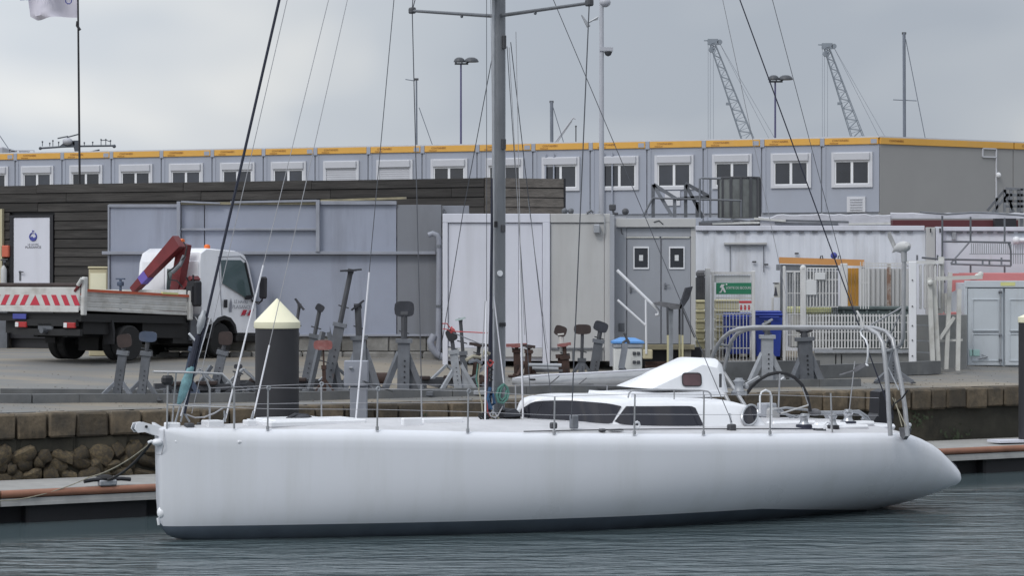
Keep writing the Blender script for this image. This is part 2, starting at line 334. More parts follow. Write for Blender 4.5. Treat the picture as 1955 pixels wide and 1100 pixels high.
# ================================================================ ground levels
QA = Vector((-9.06, 45.3)); QD = Vector((.8666, .4988)); QN = Vector((-.4988, .8666))   # quay edge line, its direction, landward
QZ, PZ, WZ = 1.57, .45, -.12
def qdist(X, Y): return (Vector((X, Y)) - QA).dot(QN)
def gz(X, Y):
    d = qdist(X, Y); t = min(max((d - .7) / 8.0, 0), 1); t = t * (1.35 - .35 * t)
    return QZ + .62 * t
def G(px, py):                          # where the ray through a photo pixel meets the yard
    Y = 44.0
    while Y < 90:
        p = W(px, py, Y)
        if p.z <= gz(p.x, p.y) and qdist(p.x, p.y) > 0: return p
        Y += .02
    return W(px, py, 60)
def qp(s, d, z): p = QA + QD * s + QN * d; return Vector((p.x, p.y, z))
QF = Frame((QA.x, QA.y, 0), math.degrees(math.atan2(QD.y, QD.x)))    # x along the quay, y landward

# ---- water
mw = bpy.data.materials.new('water'); mw.use_nodes = True; nt = mw.node_tree; N = nt.nodes.new; L = nt.links.new
b = nt.nodes['Principled BSDF']; b.inputs['Roughness'].default_value = .10; b.inputs['IOR'].default_value = 1.33
tc = N('ShaderNodeTexCoord')
def wn(scale, rot, det, seed):
    q = N('ShaderNodeMapping'); q.inputs['Scale'].default_value = scale; q.inputs['Rotation'].default_value = (0, 0, R(rot)); q.inputs['Location'].default_value = (seed, seed*.7, 0)
    L(tc.outputs['Object'], q.inputs[0]); n = N('ShaderNodeTexNoise'); n.inputs['Scale'].default_value = 1; n.inputs['Detail'].default_value = det; n.inputs['Roughness'].default_value = .6
    n.inputs['Distortion'].default_value = .4; L(q.outputs[0], n.inputs[0]); return n.outputs[0]
a1 = wn((.5, 1.5, 1), 6, 3, 3); a2 = wn((2.2, 5.0, 1), -5, 4, 11); a3 = wn((.22, .5, 1), 15, 3, 5)
a4 = wn((.8, 2.6, 1), 3, 2, 21); s0 = N('ShaderNodeMath'); s0.operation = 'MULTIPLY_ADD'; L(a2, s0.inputs[0]); s0.inputs[1].default_value = .22; L(a1, s0.inputs[2]); s1 = N('ShaderNodeMath'); s1.operation = 'MULTIPLY_ADD'; L(a4, s1.inputs[0]); s1.inputs[1].default_value = .6; L(s0.outputs[0], s1.inputs[2])
pn = Vector((-.5157, .8568, 0)); dt = N('ShaderNodeVectorMath'); dt.operation = 'DOT_PRODUCT'; L(tc.outputs['Object'], dt.inputs[0]); dt.inputs[1].default_value = pn   # lee of the pontoon: flat water
wob = wn((.5, .5, 1), 0, 4, 31); ad_ = N('ShaderNodeMath'); ad_.operation = 'MULTIPLY_ADD'; L(wob, ad_.inputs[0]); ad_.inputs[1].default_value = 1.6; L(dt.outputs['Value'], ad_.inputs[2])
c0 = pn.dot(Vector((-8.52, 42.6, 0))) + .8; mk_ = N('ShaderNodeMapRange'); mk_.interpolation_type = 'SMOOTHSTEP'; L(ad_.outputs[0], mk_.inputs[0]); mk_.inputs[1].default_value = c0 - 3.7; mk_.inputs[2].default_value = c0 - 2.7; mk_.inputs[3].default_value = .9; mk_.inputs[4].default_value = .012
gst = wn((.16, .55, 1), 10, 3, 41); gm = N('ShaderNodeMapRange'); L(gst, gm.inputs[0]); gm.inputs[1].default_value = .35; gm.inputs[2].default_value = .65; gm.inputs[3].default_value = .35; gm.inputs[4].default_value = 1.35; gx = N('ShaderNodeMath'); gx.operation = 'MULTIPLY'; L(mk_.outputs[0], gx.inputs[0]); L(gm.outputs[0], gx.inputs[1])
bp = N('ShaderNodeBump'); L(gx.outputs[0], bp.inputs['Strength']); bp.inputs['Distance'].default_value = .17; L(s1.outputs[0], bp.inputs['Height']); L(bp.outputs[0], b.inputs['Normal'])
cr = N('ShaderNodeMixRGB'); L(a3, cr.inputs[0]); cr.inputs[1].default_value = (.056, .080, .088, 1); cr.inputs[2].default_value = (.092, .120, .130, 1); L(cr.outputs[0], b.inputs['Base Color'])
mb = MB(); mb.add([(-1500, -300, WZ), (1500, -300, WZ), (1500, 1500, WZ), (-1500, 1500, WZ)], [(0, 1, 2, 3)])
tag(mb.build('water', mw, origin=(0, 0, 0)), 'grey green harbour water with small ripples', kind='structure')
# ---- yard ground, one sheet from the quay edge to the horizon
mb = MB(); ss = [-400, -60, -30] + [x * 2.0 - 10 for x in range(0, 31)] + [80, 120, 500]; dd = [.55, .7, 1.2, 2, 3, 4, 5, 6, 7, 8, 9, 12, 20, 60, 200, 900]
for d in dd:
    for s_ in ss:
        p = qp(s_, d, 0); p.z = gz(p.x, p.y) + (random.uniform(-.012, .012) if 1 < d < 9 else 0); mb.v.append(p)
n_ = len(ss)
for i in range(len(dd) - 1):
    for j in range(n_ - 1): mb.f.append((i*n_+j, i*n_+j+1, (i+1)*n_+j+1, (i+1)*n_+j)); mb.m.append(0)
tag(mb.build('yard_ground', MT['yard'], origin=(0, 0, 0), smooth=True), 'worn concrete yard behind the quay edge', kind='structure')
# ---- quay wall with its own cap stones and rubble
qw = thing('quay_wall', 'old quay wall of dark stone under a row of worn cap blocks', None, (QA.x, QA.y, 0), QF.ang * 180 / math.pi); qw['kind'] = 'structure'
mb = MB(); mb.box((-60, .14, -2), (60, .56, 1.13)); mb.build('wall_face', MT['wallface'], qw, local=True)
x = -6.0; i = 0; random.seed(3)
while x < 30:
    wd = random.uniform(.48, .66) if x < 9 else random.uniform(.42, .75)
    mb = MB(); dz = random.uniform(-.012, .008); dy = random.uniform(-.03, .03)
    mb.bbox((x + .016, dy, 1.14 + random.uniform(-.02, .015)), (x + wd - .016, .555, QZ + dz), .035)
    for q in mb.v: q.x += random.uniform(-.012, .012); q.z += random.uniform(-.008, .008)
    mb.build('cap_block', MT['cap'], qw, local=True, smooth=35); x += wd; i += 1
mb = MB(); mb.box((-60, 0.0, 1.14), (-6.0, .555, QZ)); mb.box((30, 0, 1.14), (60, .555, QZ)); tag(mb.build('cap_run', MT['cap'], qw, local=True), kind='stuff')
# second course of dark square blocks below the caps
x = -6.0
while x < 12:
    wd = random.uniform(.75, 1.15); mb = MB(); mb.bbox((x + .02, .09 + random.uniform(-.02, .03), .86 + random.uniform(-.02, .02)), (x + wd - .02, .2, 1.125), .03)
    mb.build('course_block', MT['wallface'], qw, local=True, smooth=35); x += wd
# rubble stones at the left end
protos = []
for k in range(7):
    mb = MB(); mb.ball((0, 0, 0), 1, 8, 5)
    fx = [random.uniform(.82, 1.18) for _ in range(9)]
    for q in mb.v:
        a = int((math.atan2(q.y, q.x) / (2*math.pi) % 1) * 9) % 9; q *= fx[a] * random.uniform(.84, 1.14)
        q.x = math.copysign(abs(q.x) ** .8, q.x); q.z = math.copysign(abs(q.z) ** .8, q.z)
    protos.append(mb)
pm = []
for k, mb in enumerate(protos):
    o = mb.build('stone', MT['rubble'], qw, local=True, smooth=48); pm.append(o)
first = {id(o): True for o in pm}; cnt = 0
zrow = .93; row = 0
while zrow > .10:
    x = -5.2 + random.uniform(0, .2)
    while x < 4.6:
        wr = random.uniform(.10, .27); hr = random.uniform(.10, .21)
        o = pm[cnt % 7] if cnt < 7 else link_copy(pm[random.randrange(7)], qw)
        o.location = (x + wr, .13 + random.uniform(-.03, .05), zrow - .1 + random.uniform(-.06, .06)); o.scale = (wr*.98, .16, hr); o.rotation_euler = (random.uniform(-.2,.2), random.uniform(-.6, .6), random.uniform(-.2,.2))
        cnt += 1; x += wr * 1.75
    zrow -= .20; row += 1
# weeds hanging on the dark wall at the right
mb = MB()
for cx_, cz_, n_ in ((17.4, 1.0, 60), (20.6, .95, 50), (21.8, .55, 40), (17.0, .3, 40), (19, .85, 30), (8.5, 1.1, 30)):
    for _ in range(n_):
        p = Vector((cx_ + random.gauss(0, .22), .1 - random.random()*.08, cz_ + random.gauss(0, .13))); a = random.uniform(0, 6.28); l = random.uniform(.04, .1)
        d = Vector((math.cos(a), -.3, math.sin(a) - .5)) * l; e = Vector((-d.z, 0, d.x)) * .35
        mb.add([p, p + d*.5 + e, p + d, p + d*.5 - e], [(0,1,2,3)])
tag(mb.build('weeds', MT['leaf'], qw, local=True), kind='stuff')
# ---- loose grit and scraps on the yard
mb = MB(); random.seed(17)
for _ in range(1500):
    s_ = random.uniform(-3, 26); d_ = random.choice([random.uniform(.8, 9), random.gauss(3.2, .5), random.gauss(1.2, .3)]); p = qp(s_, max(.75, d_), 0); p.z = gz(p.x, p.y) + .004; r_ = random.uniform(.006, .02) * random.choice([1, 1, 1.6])
    a = random.uniform(0, 6.28); u_ = Vector((math.cos(a), math.sin(a), 0)) * r_; v_ = Vector((-u_.y, u_.x, 0)) * .6; t_ = Vector((0, 0, r_ * .5))
    mb.add([p - u_, p - v_, p + u_, p + v_, p + t_], [(0,1,4), (1,2,4), (2,3,4), (3,0,4)])
tag(mb.build('grit', mat('grit', (.10,.085,.07), .9, var=.5, scale=7), origin=(0, 0, 0)), 'loose grit and scraps scattered over the yard', 'grit', kind='stuff')
# ---- kerb set back from the edge
mb = MB()
A_ = Vector((-16, 47.5)); pts = [(-100, 768), (60, 769), (150, 768), (330, 768), (560, 764), (860, 757), (1000, 752), (1180, 745), (1360, 742), (1560, 738), (1640, 737)]
prev = None
for px, py in pts:
    p = G(px, py); 
    if prev is not None:
        mb.beam(prev + Vector((0,0,.07)), p + Vector((0,0,.07)) - (p - prev).normalized()*.012, .2, .17)
    prev = p
tag(mb.build('kerb', MT['kerb']), 'low dark kerb running behind the quay edge', kind='structure')
# ---- pontoon
PF = Frame((-8.52, 42.6, 0), math.degrees(math.atan2(11.1, 18.44)))
pon = thing('pontoon', 'long grey pontoon edged by a brown fender, moored along the quay', 'pontoon', (-8.52, 42.6, 0), PF.ang * 180 / math.pi)
seg = 6.0; x0 = -12.0; k = 0
while x0 < 42:
    mb = MB(); mb.bbox((x0 + .01, .03, PZ - .12), (x0 + seg - .01, 2.0, PZ), .012); mb.build('deck_plank_run' if False else 'deck', MT['ponttop'], pon, local=True)
    mb = MB(); mb.tube([(x0 + .015, .03, PZ - .07), (x0 + seg - .015, .03, PZ - .07)], .068, 10); mb.build('fender', MT['fender'], pon, local=True, smooth=True)
    mb = MB(); mb.box((x0 + .01, -.02, PZ - .27), (x0 + seg - .01, .06, PZ - .215)); mb.box((x0 + .01, 0.0, PZ - .215), (x0 + seg - .01, .05, PZ - .145)); mb.build('rail', MT['rail'], pon, local=True)
    for q in (0.5, 3.6):
        mb = MB(); mb.bbox((x0 + q, .10, -.5), (x0 + q + 2.2, 1.9, PZ - .13), .05); mb.build('float', MT['float'], pon, local=True)  # black floats, enlarged to stand in for the shade under the pontoon too
    x0 += seg; k += 1
mb = MB(); mb.box((-12, .35, -.3), (42, .42, PZ - .13)); mb.build('skirt', MT['float'], pon, local=True)
# ================================================================ office block of stacked cabins
OC = Vector((14.08, 98.0)); OL = Vector((-25.8, 112.5))
od = OC - OL; oang = math.degrees(math.atan2(od.y, od.x)); OF = Frame((OL.x, OL.y, 2.0), oang); olen = od.length
off = thing('office_building', 'long grey block of stacked site cabins with a yellow roof band', 'building', (OL.x, OL.y, 2.0), oang)
ZR = 9.37 - 2.0                                            # roof height above its base
# window centres in photo pixels on the front face; local y grows away from the camera so the face is y = 0
WPX = [1627, 1510.5, 1398, 1287.5, 1183, 1071, 964, 858, 754, 652, 551.5, 454, 356, 260, 165, 72, -14]
wx = [OF.y(p, 330, 0).x for p in WPX]
# cabin boundaries midway between windows
bd = [olen] + [(wx[i] + wx[i+1]) / 2 for i in range(len(wx) - 1)] + [wx[-1] - 1.3]
while bd[-1] > -6: bd.append(bd[-1] - 2.6)
for st in range(3):
    z1 = ZR - .253 - st * 2.62 if st == 0 else ZR - .36 - st * 2.62 - .02; z0 = max(z1 - 2.6, -1) if st < 2 else -.5
    for i in range(len(bd) - 1):
        a, b_ = bd[i+1], bd[i]
        mb = MB(); mb.box((a + .025, 0, z0), (b_ - .025, .2, z1))
        o = mb.build('cabin_wall', MT['office'], off, local=True)
        mb = MB(); mb.box((a + .05, -.02, z0), (a + .17, 0.001, z1)); mb.build('corner_post', MT['office'], off, local=True)
mb = MB(); mb.box((bd[-1], .05, -.5), (olen - .02, .3, ZR - .3)); mb.build('back_wall', MT['office_joint'], off, local=True)
# end wing receding to the right
ED = Vector((6.32, 4.2)).normalized(); eang = math.degrees(math.atan2(ED.y, ED.x)); EF = Frame((OC.x, OC.y, 2.0), eang)
ebx = [0, 7.05, 14, 21]
for st in range(3):
    z1 = ZR - (.253 if st == 0 else .36) - st * 2.62; z0 = ZR - .36 - st * 2.62 - 2.6
    for i in range(3):
        mb = MB(); mb.box((ebx[i] + .02, 0, z0), (ebx[i+1] - .02, .2, z1)); mb.v = [EF.M @ q for q in mb.v]; mb.build('end_wall', MT['office_end'], off)
mb = MB(); mb.box((0, .05, -1), (20.9, .3, ZR - .3)); mb.v = [EF.M @ q for q in mb.v]; mb.build('back_wall', MT['office_end'], off)
for i in range(3):
    mb = MB(); mb.bbox((ebx[i] + .03 + (0 if i else -.03), -.06, ZR - .25), (ebx[i+1] - .03, .12, ZR), .01); mb.v = [EF.M @ q for q in mb.v]; f = mb.build('fascia', MT['yellow'], off)
    M = EF.M @ face_M(Vector((ebx[i] + .8, -.065, ZR - .12)), (1,0,0)); text('CONTAINERS', 'lettering', MT['inkbrown'], .12, M, f, sx=1.0)
# roof slab with white rim
c1 = EF.M @ Vector((21, 0, ZR)); p0 = OF.M @ Vector((bd[-1], 0, ZR)); p1 = OF.M @ Vector((olen, 0, ZR)); nn = OF.M.to_3x3() @ Vector((0, 1, 0))
mb = MB(); mb.prism([p0 + nn*.1, p1 + nn*.1 , c1 + Vector((0,.1,0)), c1 + Vector((-4, 14, 0)), p0 + nn*13], (0, 0, .06)); mb.build('roof', MT['roofgrey'], off)
mb = MB()
mb.beam(p0 + Vector((0,0,.03)), p1 + Vector((0,0,.03)), .1, .05); mb.beam(p1 + Vector((0,0,.03)), c1 + Vector((0,0,.03)), .1, .05); mb.build('roof_rim', MT['white_frame'], off)
# fascia pieces on the front, split like the cabins
for i in range(len(bd) - 1):
    a, b_ = bd[i+1], bd[i]
    if b_ < -6: break
    mb = MB(); mb.bbox((a + .13, -.06, ZR - .25), (b_ - .05, .12, ZR), .01); f = mb.build('fascia', MT['yellow'], off, local=True)
    mb = MB(); mb.bbox((a - .045, -.065, ZR - .30), (a + .125, .12, ZR + .01), .01); mb.build('fascia_post', MT['office'], off, local=True)
    M = OF.M @ face_M(Vector((a + .75, -.065, ZR - .10)), (1,0,0)); text('CONTAINERS', 'lettering', MT['inkbrown'], .11, M, f, sx=.95)
    M = OF.M @ face_M(Vector((a + .5, -.065, ZR - .20)), (1,0,0)); text('MODULAR', 'lettering', MT['inkbrown'], .07, M, f)
    if i % 2 == 0:
        mb = MB(); mb.box((b_ - .34, -.068, ZR - .22), (b_ - .1, -.061, ZR - .05)); mb.build('sticker', MT['office'], f, local=True)
ztop = OF.y(1627, 290, 0).z
def office_window(xc, closed=False, part=1.0):
    hw = .80; zt = ztop; zs = zt - .42; zb = zt - 1.36
    mb = MB()
    for a, b_ in (((xc-hw, -.07, zb), (xc-hw+.13, -.001, zt)), ((xc+hw-.13, -.07, zb), (xc+hw, -.001, zt)), ((xc-hw+.13, -.07, zb), (xc+hw-.13, -.001, zb+.12)), ((xc-hw+.13, -.07, zt-.06), (xc+hw-.13, -.001, zt))):
        mb.box(a, b_)
    w_ = mb.build('window', MT['white_frame'], off, local=True)
    mb = MB(); mb.bbox((xc-hw+.1, -.14, zs+.10), (xc+hw-.1, -.03, zt-.03), .02); mb.build('shutter_box', MT['shutter'], w_, local=True)
    if closed:
        z = zb + .12
        while z < zs + .1:
            mb = MB(); mb.bbox((xc-hw+.13, -.05, z), (xc+hw-.13, -.02, z+.088), .012); mb.build('shutter_slat', MT['shutter'], w_, local=True); z += .092
        return
    mb = MB()
    for a, b_ in (((xc-hw+.13, -.045, zs+.03), (xc+hw-.13, -.004, zs+.1)), ((xc-.05, -.05, zb+.12), (xc+.05, -.004, zs+.03)), ((xc-hw+.13, -.045, zb+.12), (xc-hw+.18, -.004, zs+.03)), ((xc+hw-.18, -.045, zb+.12), (xc+hw-.13, -.004, zs+.03)), ((xc-hw+.18, -.045, zb+.12), (xc-.05, -.004, zb+.16)), ((xc+.05, -.045, zb+.12), (xc+hw-.18, -.004, zb+.16))):
        mb.box(a, b_)
    mb.build('sash', MT['white'], w_, local=True)
    for s_ in (-1, 1):
        mb = MB(); x0, x1 = sorted((xc + s_*.05, xc + s_*(hw-.18))); mb.box((x0, -.02, zb+.16), (x1, -.006, zs+.03)); mb.build('pane', MT['glass'], w_, local=True)
for i, x in enumerate(wx): office_window(x, closed=i in (8, 9))
v = OF.y(1635, 390, 0)
mb = MB(); mb.box((v.x-.36, -.06, v.z-.3), (v.x+.36, -.001, v.z+.3)); o = mb.build('vent', MT['white_frame'], off, local=True)
for k in range(5): mb = MB(); mb.beam((v.x-.24, -.075, v.z-.2+k*.1), (v.x+.24, -.075, v.z-.2+k*.1), .05, .03); mb.build('louvre', MT['shutter'], o, local=True)
v = OF.y(1285, 378, 0)
mb = MB(); mb.box((v.x-.32, -.06, v.z-.3), (v.x+.3, -.001, v.z+.28)); mb.build('vent', MT['white_frame'], off, local=True)
v = OF.y(1043, 350, 0)
for dx in (0, .35, 2.45, 2.8):
    mb = MB(); mb.tube([(v.x+dx, -.09, ZR-.4), (v.x+dx, -.09, ZR-3.2)], .035, 6); mb.build('downpipe', MT['office'], off, local=True)
# outline of a door on the end wing, plus lamp
a = EF.y(1875, 283, 0); b_ = EF.y(1901, 300, 0)
mb = MB()
for p, q in (((a.x, a.z), (b_.x, a.z)), ((a.x, a.z), (a.x, b_.z)), ((a.x, b_.z), (b_.x, b_.z)), ((b_.x, a.z), (b_.x, a.z-2.6))): mb.beam((p[0], -.03, p[1]), (q[0], -.03, q[1]), .05, .05)
mb.v = [EF.M @ q for q in mb.v]; mb.build('door_frame', MT['white_frame'], off)
p = EF.y(1906, 334, -.08); mb = MB(); mb.ball(p, .11, 8, 6); mb.v = [EF.M @ q for q in mb.v]; mb.build('wall_lamp', MT['white'], off)

# ================================================================ things standing on the skyline
def post_base(px, Y): return Vector(((px - CX) * Y / F, Y, 2.1))
def lamp_post(px, ytop, Y, label, flip=1):
    b_ = post_base(px, Y); t = thing('lamp_post', label, 'lamp post', b_, 0, 'twin floodlight posts on the skyline'); ht = W(px, ytop, Y).z - 2.1; k = Y / F
    mb = MB(); mb.tube([(0,0,0), (0,0,ht - 14*k)], 2.6*k, 8, 1.7*k); mb.build('post', MT['lamppost'], t, local=True, smooth=True)
    mb = MB(); mb.box((-12*k, -3*k, ht-15*k), (14*k, 3*k, ht-12*k)); mb.tube([(-9*k,0,ht-13*k), (-11*k,0,ht-7*k)], 1.2*k, 6); mb.tube([(8*k,0,ht-13*k), (16*k,0,ht-10*k), (19*k,0,ht-4*k)], 1.2*k, 6); mb.tube([(2*k,0,ht-13*k), (2*k,0,ht-5*k)], 1.0*k, 6); mb.build('bracket', MT['lamphead'], t, local=True)
    for x0, x1 in ((-14, 8), (6, 34)):
        mb = MB(); c = (x0+x1)/2*k; r = (x1-x0)/2*k; n = 12
        prof = [(r, -2*k), (r*.98, 0), (r*.8, 4*k), (r*.45, 6.5*k), (r*.05, 7*k)]
        mb.lathe(prof, (c, 0, ht-8*k), n); mb.build('lamp_head', MT['lamphead'], t, local=True, smooth=True)
lamp_post(880, 108, 125, 'twin floodlight post with a violet pole just left of the yacht mast')
lamp_post(1480, 142, 140, 'twin floodlight post between the two harbour crane jibs')
# camera mast
Y = 62.5; b_ = post_base(1148.5, Y); t = thing('camera_mast', 'tall pale grey mast carrying a dome camera and floodlights', 'mast', b_); k = Y / F
mb = MB(); ht = W(1148, -12, Y).z - 2.1; mb.tube([(0,0,0), (0,0,ht)], 5.6*k, 12, 4*k); mb.build('post', MT['pole_white'], t, local=True, smooth=True)
mb = MB(); mb.box((-4*k, -6*k, W(0,97,Y).z-2.1), (22*k, 2*k, W(0,90,Y).z-2.1)); mb.build('arm', MT['pole_white'], t, local=True)
c = W(1161, 101, Y); mb = MB(); mb.lathe([(8*k, 3*k), (7*k, 0), (5*k, -4*k), (1*k, -6*k)], c - b_, 12); mb.build('dome_camera', MT['darksteel'], t, local=True, smooth=True)
p = W(1142, 32, Y) - b_; q = W(1124, 42, Y) - b_; mb = MB(); mb.tube([p, q], 2*k, 6); mb.tube([p + Vector((0,0,-4*k)), q + Vector((3*k,0,3*k))], 1.3*k, 6); mb.build('bracket', MT['galv_light'], t, local=True)
mb = MB(); mb.prism([W(1110, 27, Y)-b_, W(1114, 31, Y)-b_, W(1127, 48, Y)-b_, W(1121, 50, Y)-b_], (0, .28, 0)); mb.build('floodlight', MT['galv_light'], t, local=True)
mb = MB(); mb.ball(W(1155, 4, Y)-b_, 11*k, 12, 8, 1.0, 1, .85); mb.build('lamp_head', MT['pole_white'], t, local=True, smooth=True)
# flag pole with flag
Y = 76; b_ = post_base(153, Y); t = thing('flag_pole', 'thin black flag pole flying a pale lilac flag', 'flag pole', b_); k = Y/F
mb = MB(); mb.tube([Vector((0,0,0)), W(152, 330, Y)-b_, W(150, 120, Y)-b_, W(148, -90, Y)-b_], [2.3*k, 2.2*k, 2.0*k, 1.6*k], 8); mb.build('pole', MT['black'], t, local=True, smooth=True)
mb = MB(); mb.tube([W(148, 40, Y)-b_, W(147, 48, Y)-b_, W(153, 57, Y)-b_], 2.6*k, 6); mb.build('tension_weight', MT['black'], t, local=True)
mb = MB(); nx, nz = 22, 12
for j in range(nz + 1):
    for i in range(nx + 1):
        u, v_ = i / nx, j / nz; px = 148 - 92 * u - (5 * math.sin(v_ * 2.2)) * u + (8 * u if j == 0 else 0); py = 33 - 82 * v_ - 4 * u * (1 - v_) * math.sin(u * 5)
        if j == 0: px = 148 - 80 * u
        q = W(px, py, Y) - b_; q.y += .22 * math.sin(u * 8 + v_ * 1.5) * (.2 + u); mb.v.append(q)
for j in range(nz):
    for i in range(nx): mb.f.append((j*(nx+1)+i, j*(nx+1)+i+1, (j+1)*(nx+1)+i+1, (j+1)*(nx+1)+i)); mb.m.append(0)
o = mb.build('flag', MT['flag'], t, local=True, smooth=True)
M = face_M(W(88, -6, Y) + Vector((0, -.3, 0)), (1, 0, .03)); text('LE HAVRE', 'lettering', MT['inkblue'], .34, M, o)
mb = MB(); mb.tube([W(131 + 6*math.sin(a), 0 - 7*math.cos(a), Y-.3)-b_ for a in [x*.7 for x in range(10)]], 1.1*k, 5); mb.build('emblem', MT['inkblue'], o, local=True)
# harbour cranes
def lattice_crane(top, bot, label, Y=620):
    b_ = Vector(((bot[0] - CX) * Y / F + 20, Y, 2)); t = thing('harbour_crane', label, 'crane', b_, 0, 'harbour cranes far behind the offices'); k = Y / F
    p0 = W(*top, Y) - b_; p1 = W(*bot, Y) - b_; d = (p1 - p0); p2 = p0 + d * 2.1; d = (p2 - p0); ln = d.length; dn = d.normalized(); s_ = Vector((dn.z, 0, -dn.x)).normalized()
    mb = MB(); hw0, hw1 = 4.5*k, 15*k; n = 38; rails = []
    for a in (-1, 1):
        for c in (-1, 1):
            pts = [p0 + d*(i/n) + s_*a*(hw0+(hw1-hw0)*min(1, i/n*1.3)) + Vector((0, c*(hw0+(hw1-hw0)*i/n), 0)) for i in range(n+1)]
            mb.tube(pts, .95*k, 5); rails.append(pts)
    for i in range(n):
        for (r0, r1) in ((0, 2), (1, 3)):
            a_, b2 = (rails[r0][i], rails[r1][i+1]) if i % 2 else (rails[r1][i], rails[r0][i+1]); mb.tube([a_, b2], .5*k, 4)
        mb.tube([rails[0][i], rails[2][i]], .45*k, 4)
    mb.build('jib', MT['crane_hazed'], t, local=True)
    mb = MB(); mb.box(p0 + Vector((-9*k, -4*k, -3*k)), p0 + Vector((11*k, 4*k, 8*k))); mb.box(p0 + Vector((-16*k, -1*k, 4*k)), p0 + Vector((-8*k, 1*k, 6*k))); mb.cyl(p0+Vector((-1*k, -4*k, -12*k)), p0+Vector((-1*k, 4*k, -12*k)), 6*k, n=10); mb.cyl(p0+Vector((14*k, -4*k, 2*k)), p0+Vector((14*k, 4*k, 2*k)), 5*k, n=10); mb.build('jib_head', MT['crane_hazed'], t, local=True)
    for i in (11, 24): 
        mb = MB(); c = rails[0][i] if rails[0][i].x < rails[2][i].x else rails[2][i]; mb.box(c + Vector((-8*k, -2*k, -3*k)), c + Vector((-1*k, 2*k, 2*k))); mb.build('platform', MT['crane_hazed'], t, local=True)
    for dx in (-8, -4, 2):
        mb = MB(); q = p0 + Vector((dx*k, 0, 0)); mb.tube([q, Vector((q.x, 0, 8))], .28*k, 4); mb.build('hoist_cable', MT['mastfar'], t, local=True)
    for e in (0, 6):
        mb = MB(); mb.tube([p0 + Vector((14*k, 0, 0)), p0 + d*.9 + s_*(-1 if s_.x < 0 else 1)*(60+e*3)*k], .3*k, 4); mb.build('stay_cable', MT['mastfar'], t, local=True)
    mb = MB(); mb.bbox(p2 + Vector((-8, -6, -6)), p2 + Vector((16, 6, 4)), .5); mb.build('machine_house', MT['crane_hazed'], t, local=True)
    mb = MB(); zz = p2.z - 6
    for x, y in ((-6,-5), (10,-5), (-6,5), (10,5)): mb.beam(p2 + Vector((x, y, -6)), Vector((p2.x+x*1.4, y*1.4, 0)), 1, 1)
    mb.build('portal_legs', MT['crane_hazed'], t, local=True)
lattice_crane((1360, 82), (1428, 268), 'left of two tall lattice crane jibs leaning left on the skyline')
lattice_crane((1578, 90), (1637, 262), 'right of two tall lattice crane jibs, nearer the bare yacht mast')
def far_mast(px, ytop, Y, label, spr=(), stays=(), w=2.6):
    b_ = post_base(px, Y); t = thing('sailboat_mast', label, 'mast', b_, 0, 'bare masts of distant sailing boats'); k = Y/F
    pt = W(px - 2, ytop, Y) - b_; mb = MB(); mb.tube([Vector((0,0,0)), pt], w*k*1.1, 8, w*k); mb.build('pole', MT['mastfar'], t, local=True, smooth=True)
    mb = MB(); mb.box(pt + Vector((-4*k,-2*k,-3*k)), pt + Vector((4*k,2*k,1*k))); mb.build('masthead', MT['darksteel'], t, local=True)
    for (a, b2) in spr: mb = MB(); mb.tube([W(*a, Y)-b_, W(*b2, Y)-b_], .9*k, 5); mb.build('spreader', MT['mastfar'], t, local=True)
    for (a, b2) in stays: mb = MB(); q0 = W(*a, Y)-b_; q1 = W(*b2, Y)-b_; mb.tube([q0, q0 + (q1-q0)*1.9], .8*k, 5); mb.build('stay', MT['mastfar'], t, local=True)
    return t, b_, k
far_mast(1728, 62, 150, 'bare dark mast with one pair of spreaders at far right', [((1705, 190), (1750, 192))], [((1729, 74), (1766, 262))], 3)
far_mast(1055, 193, 260, 'short twin tube mast right of the yacht mast', (), [((1056, 205), (1077, 275))], 3.2)
far_mast(797, 150, 160, 'thin pale mast behind the left spreader rod', [((774, 151), (792, 154))], [((800, 205), (826, 278))], 1.6)
Y = 330; k = Y/F; b_ = post_base(1060, Y); t = thing('small_crane', 'small pale dockside crane arm right of the twin tube mast', 'crane', b_)
mb = MB(); mb.tube([Vector((0,0,0)), W(1060, 270, Y)-b_], 2*k, 6); mb.build('column', MT['pole_white'], t, local=True)
mb = MB(); mb.tube([W(1060, 271, Y)-b_, W(1094, 225, Y)-b_, W(1099, 227, Y)-b_], 1.8*k, 6); mb.tube([W(1064, 271, Y)-b_, W(1092, 231, Y)-b_], .9*k, 5); mb.build('jib', MT['pole_white'], t, local=True)
Y = 250; k = Y/F; b_ = post_base(1099.5, Y); t = thing('beacon_pole', 'short thin pole with a dark knob on top left of the camera mast', 'pole', b_); mb = MB(); mb.tube([Vector((0,0,0)), W(1099.5, 243, Y)-b_], 1.1*k, 6); mb.build('pole', MT['darksteel'], t, local=True)
mb = MB(); mb.ball(W(1099.5, 241, Y)-b_, 2*k, 8, 6); mb.build('knob', MT['darksteel'], t, local=True)
# ship's radar mast
Y = 190; k = Y/F; b_ = post_base(148, Y); t = thing('ship_radar_mast', 'dark T shaped ship mast with radar arms and aerials at left', 'radar mast', b_)
mb = MB(); mb.beam(Vector((0,0,0)), W(148, 268, Y)-b_, 10*k, 8*k); mb.prism([W(138,268,Y)-b_, W(152,268,Y)-b_, W(152,292,Y)-b_, W(143,292,Y)-b_], (0, 6*k, 0)); mb.build('post', MT['ship'], t, local=True)
mb = MB(); mb.tube([W(75,283,Y)-b_, W(120,280,Y)-b_, W(150,279,Y)-b_, W(216,278,Y)-b_], 2*k, 6); mb.ball(W(77,283,Y)-b_, 3.2*k, 8, 6); mb.ball(W(218,279,Y)-b_, 3.6*k, 8, 6); mb.prism([W(112,280,Y)-b_, W(122,272,Y)-b_, W(148,270,Y)-b_, W(150,280,Y)-b_], (0, 6*k, 0)); mb.build('yard_arm', MT['ship'], t, local=True)
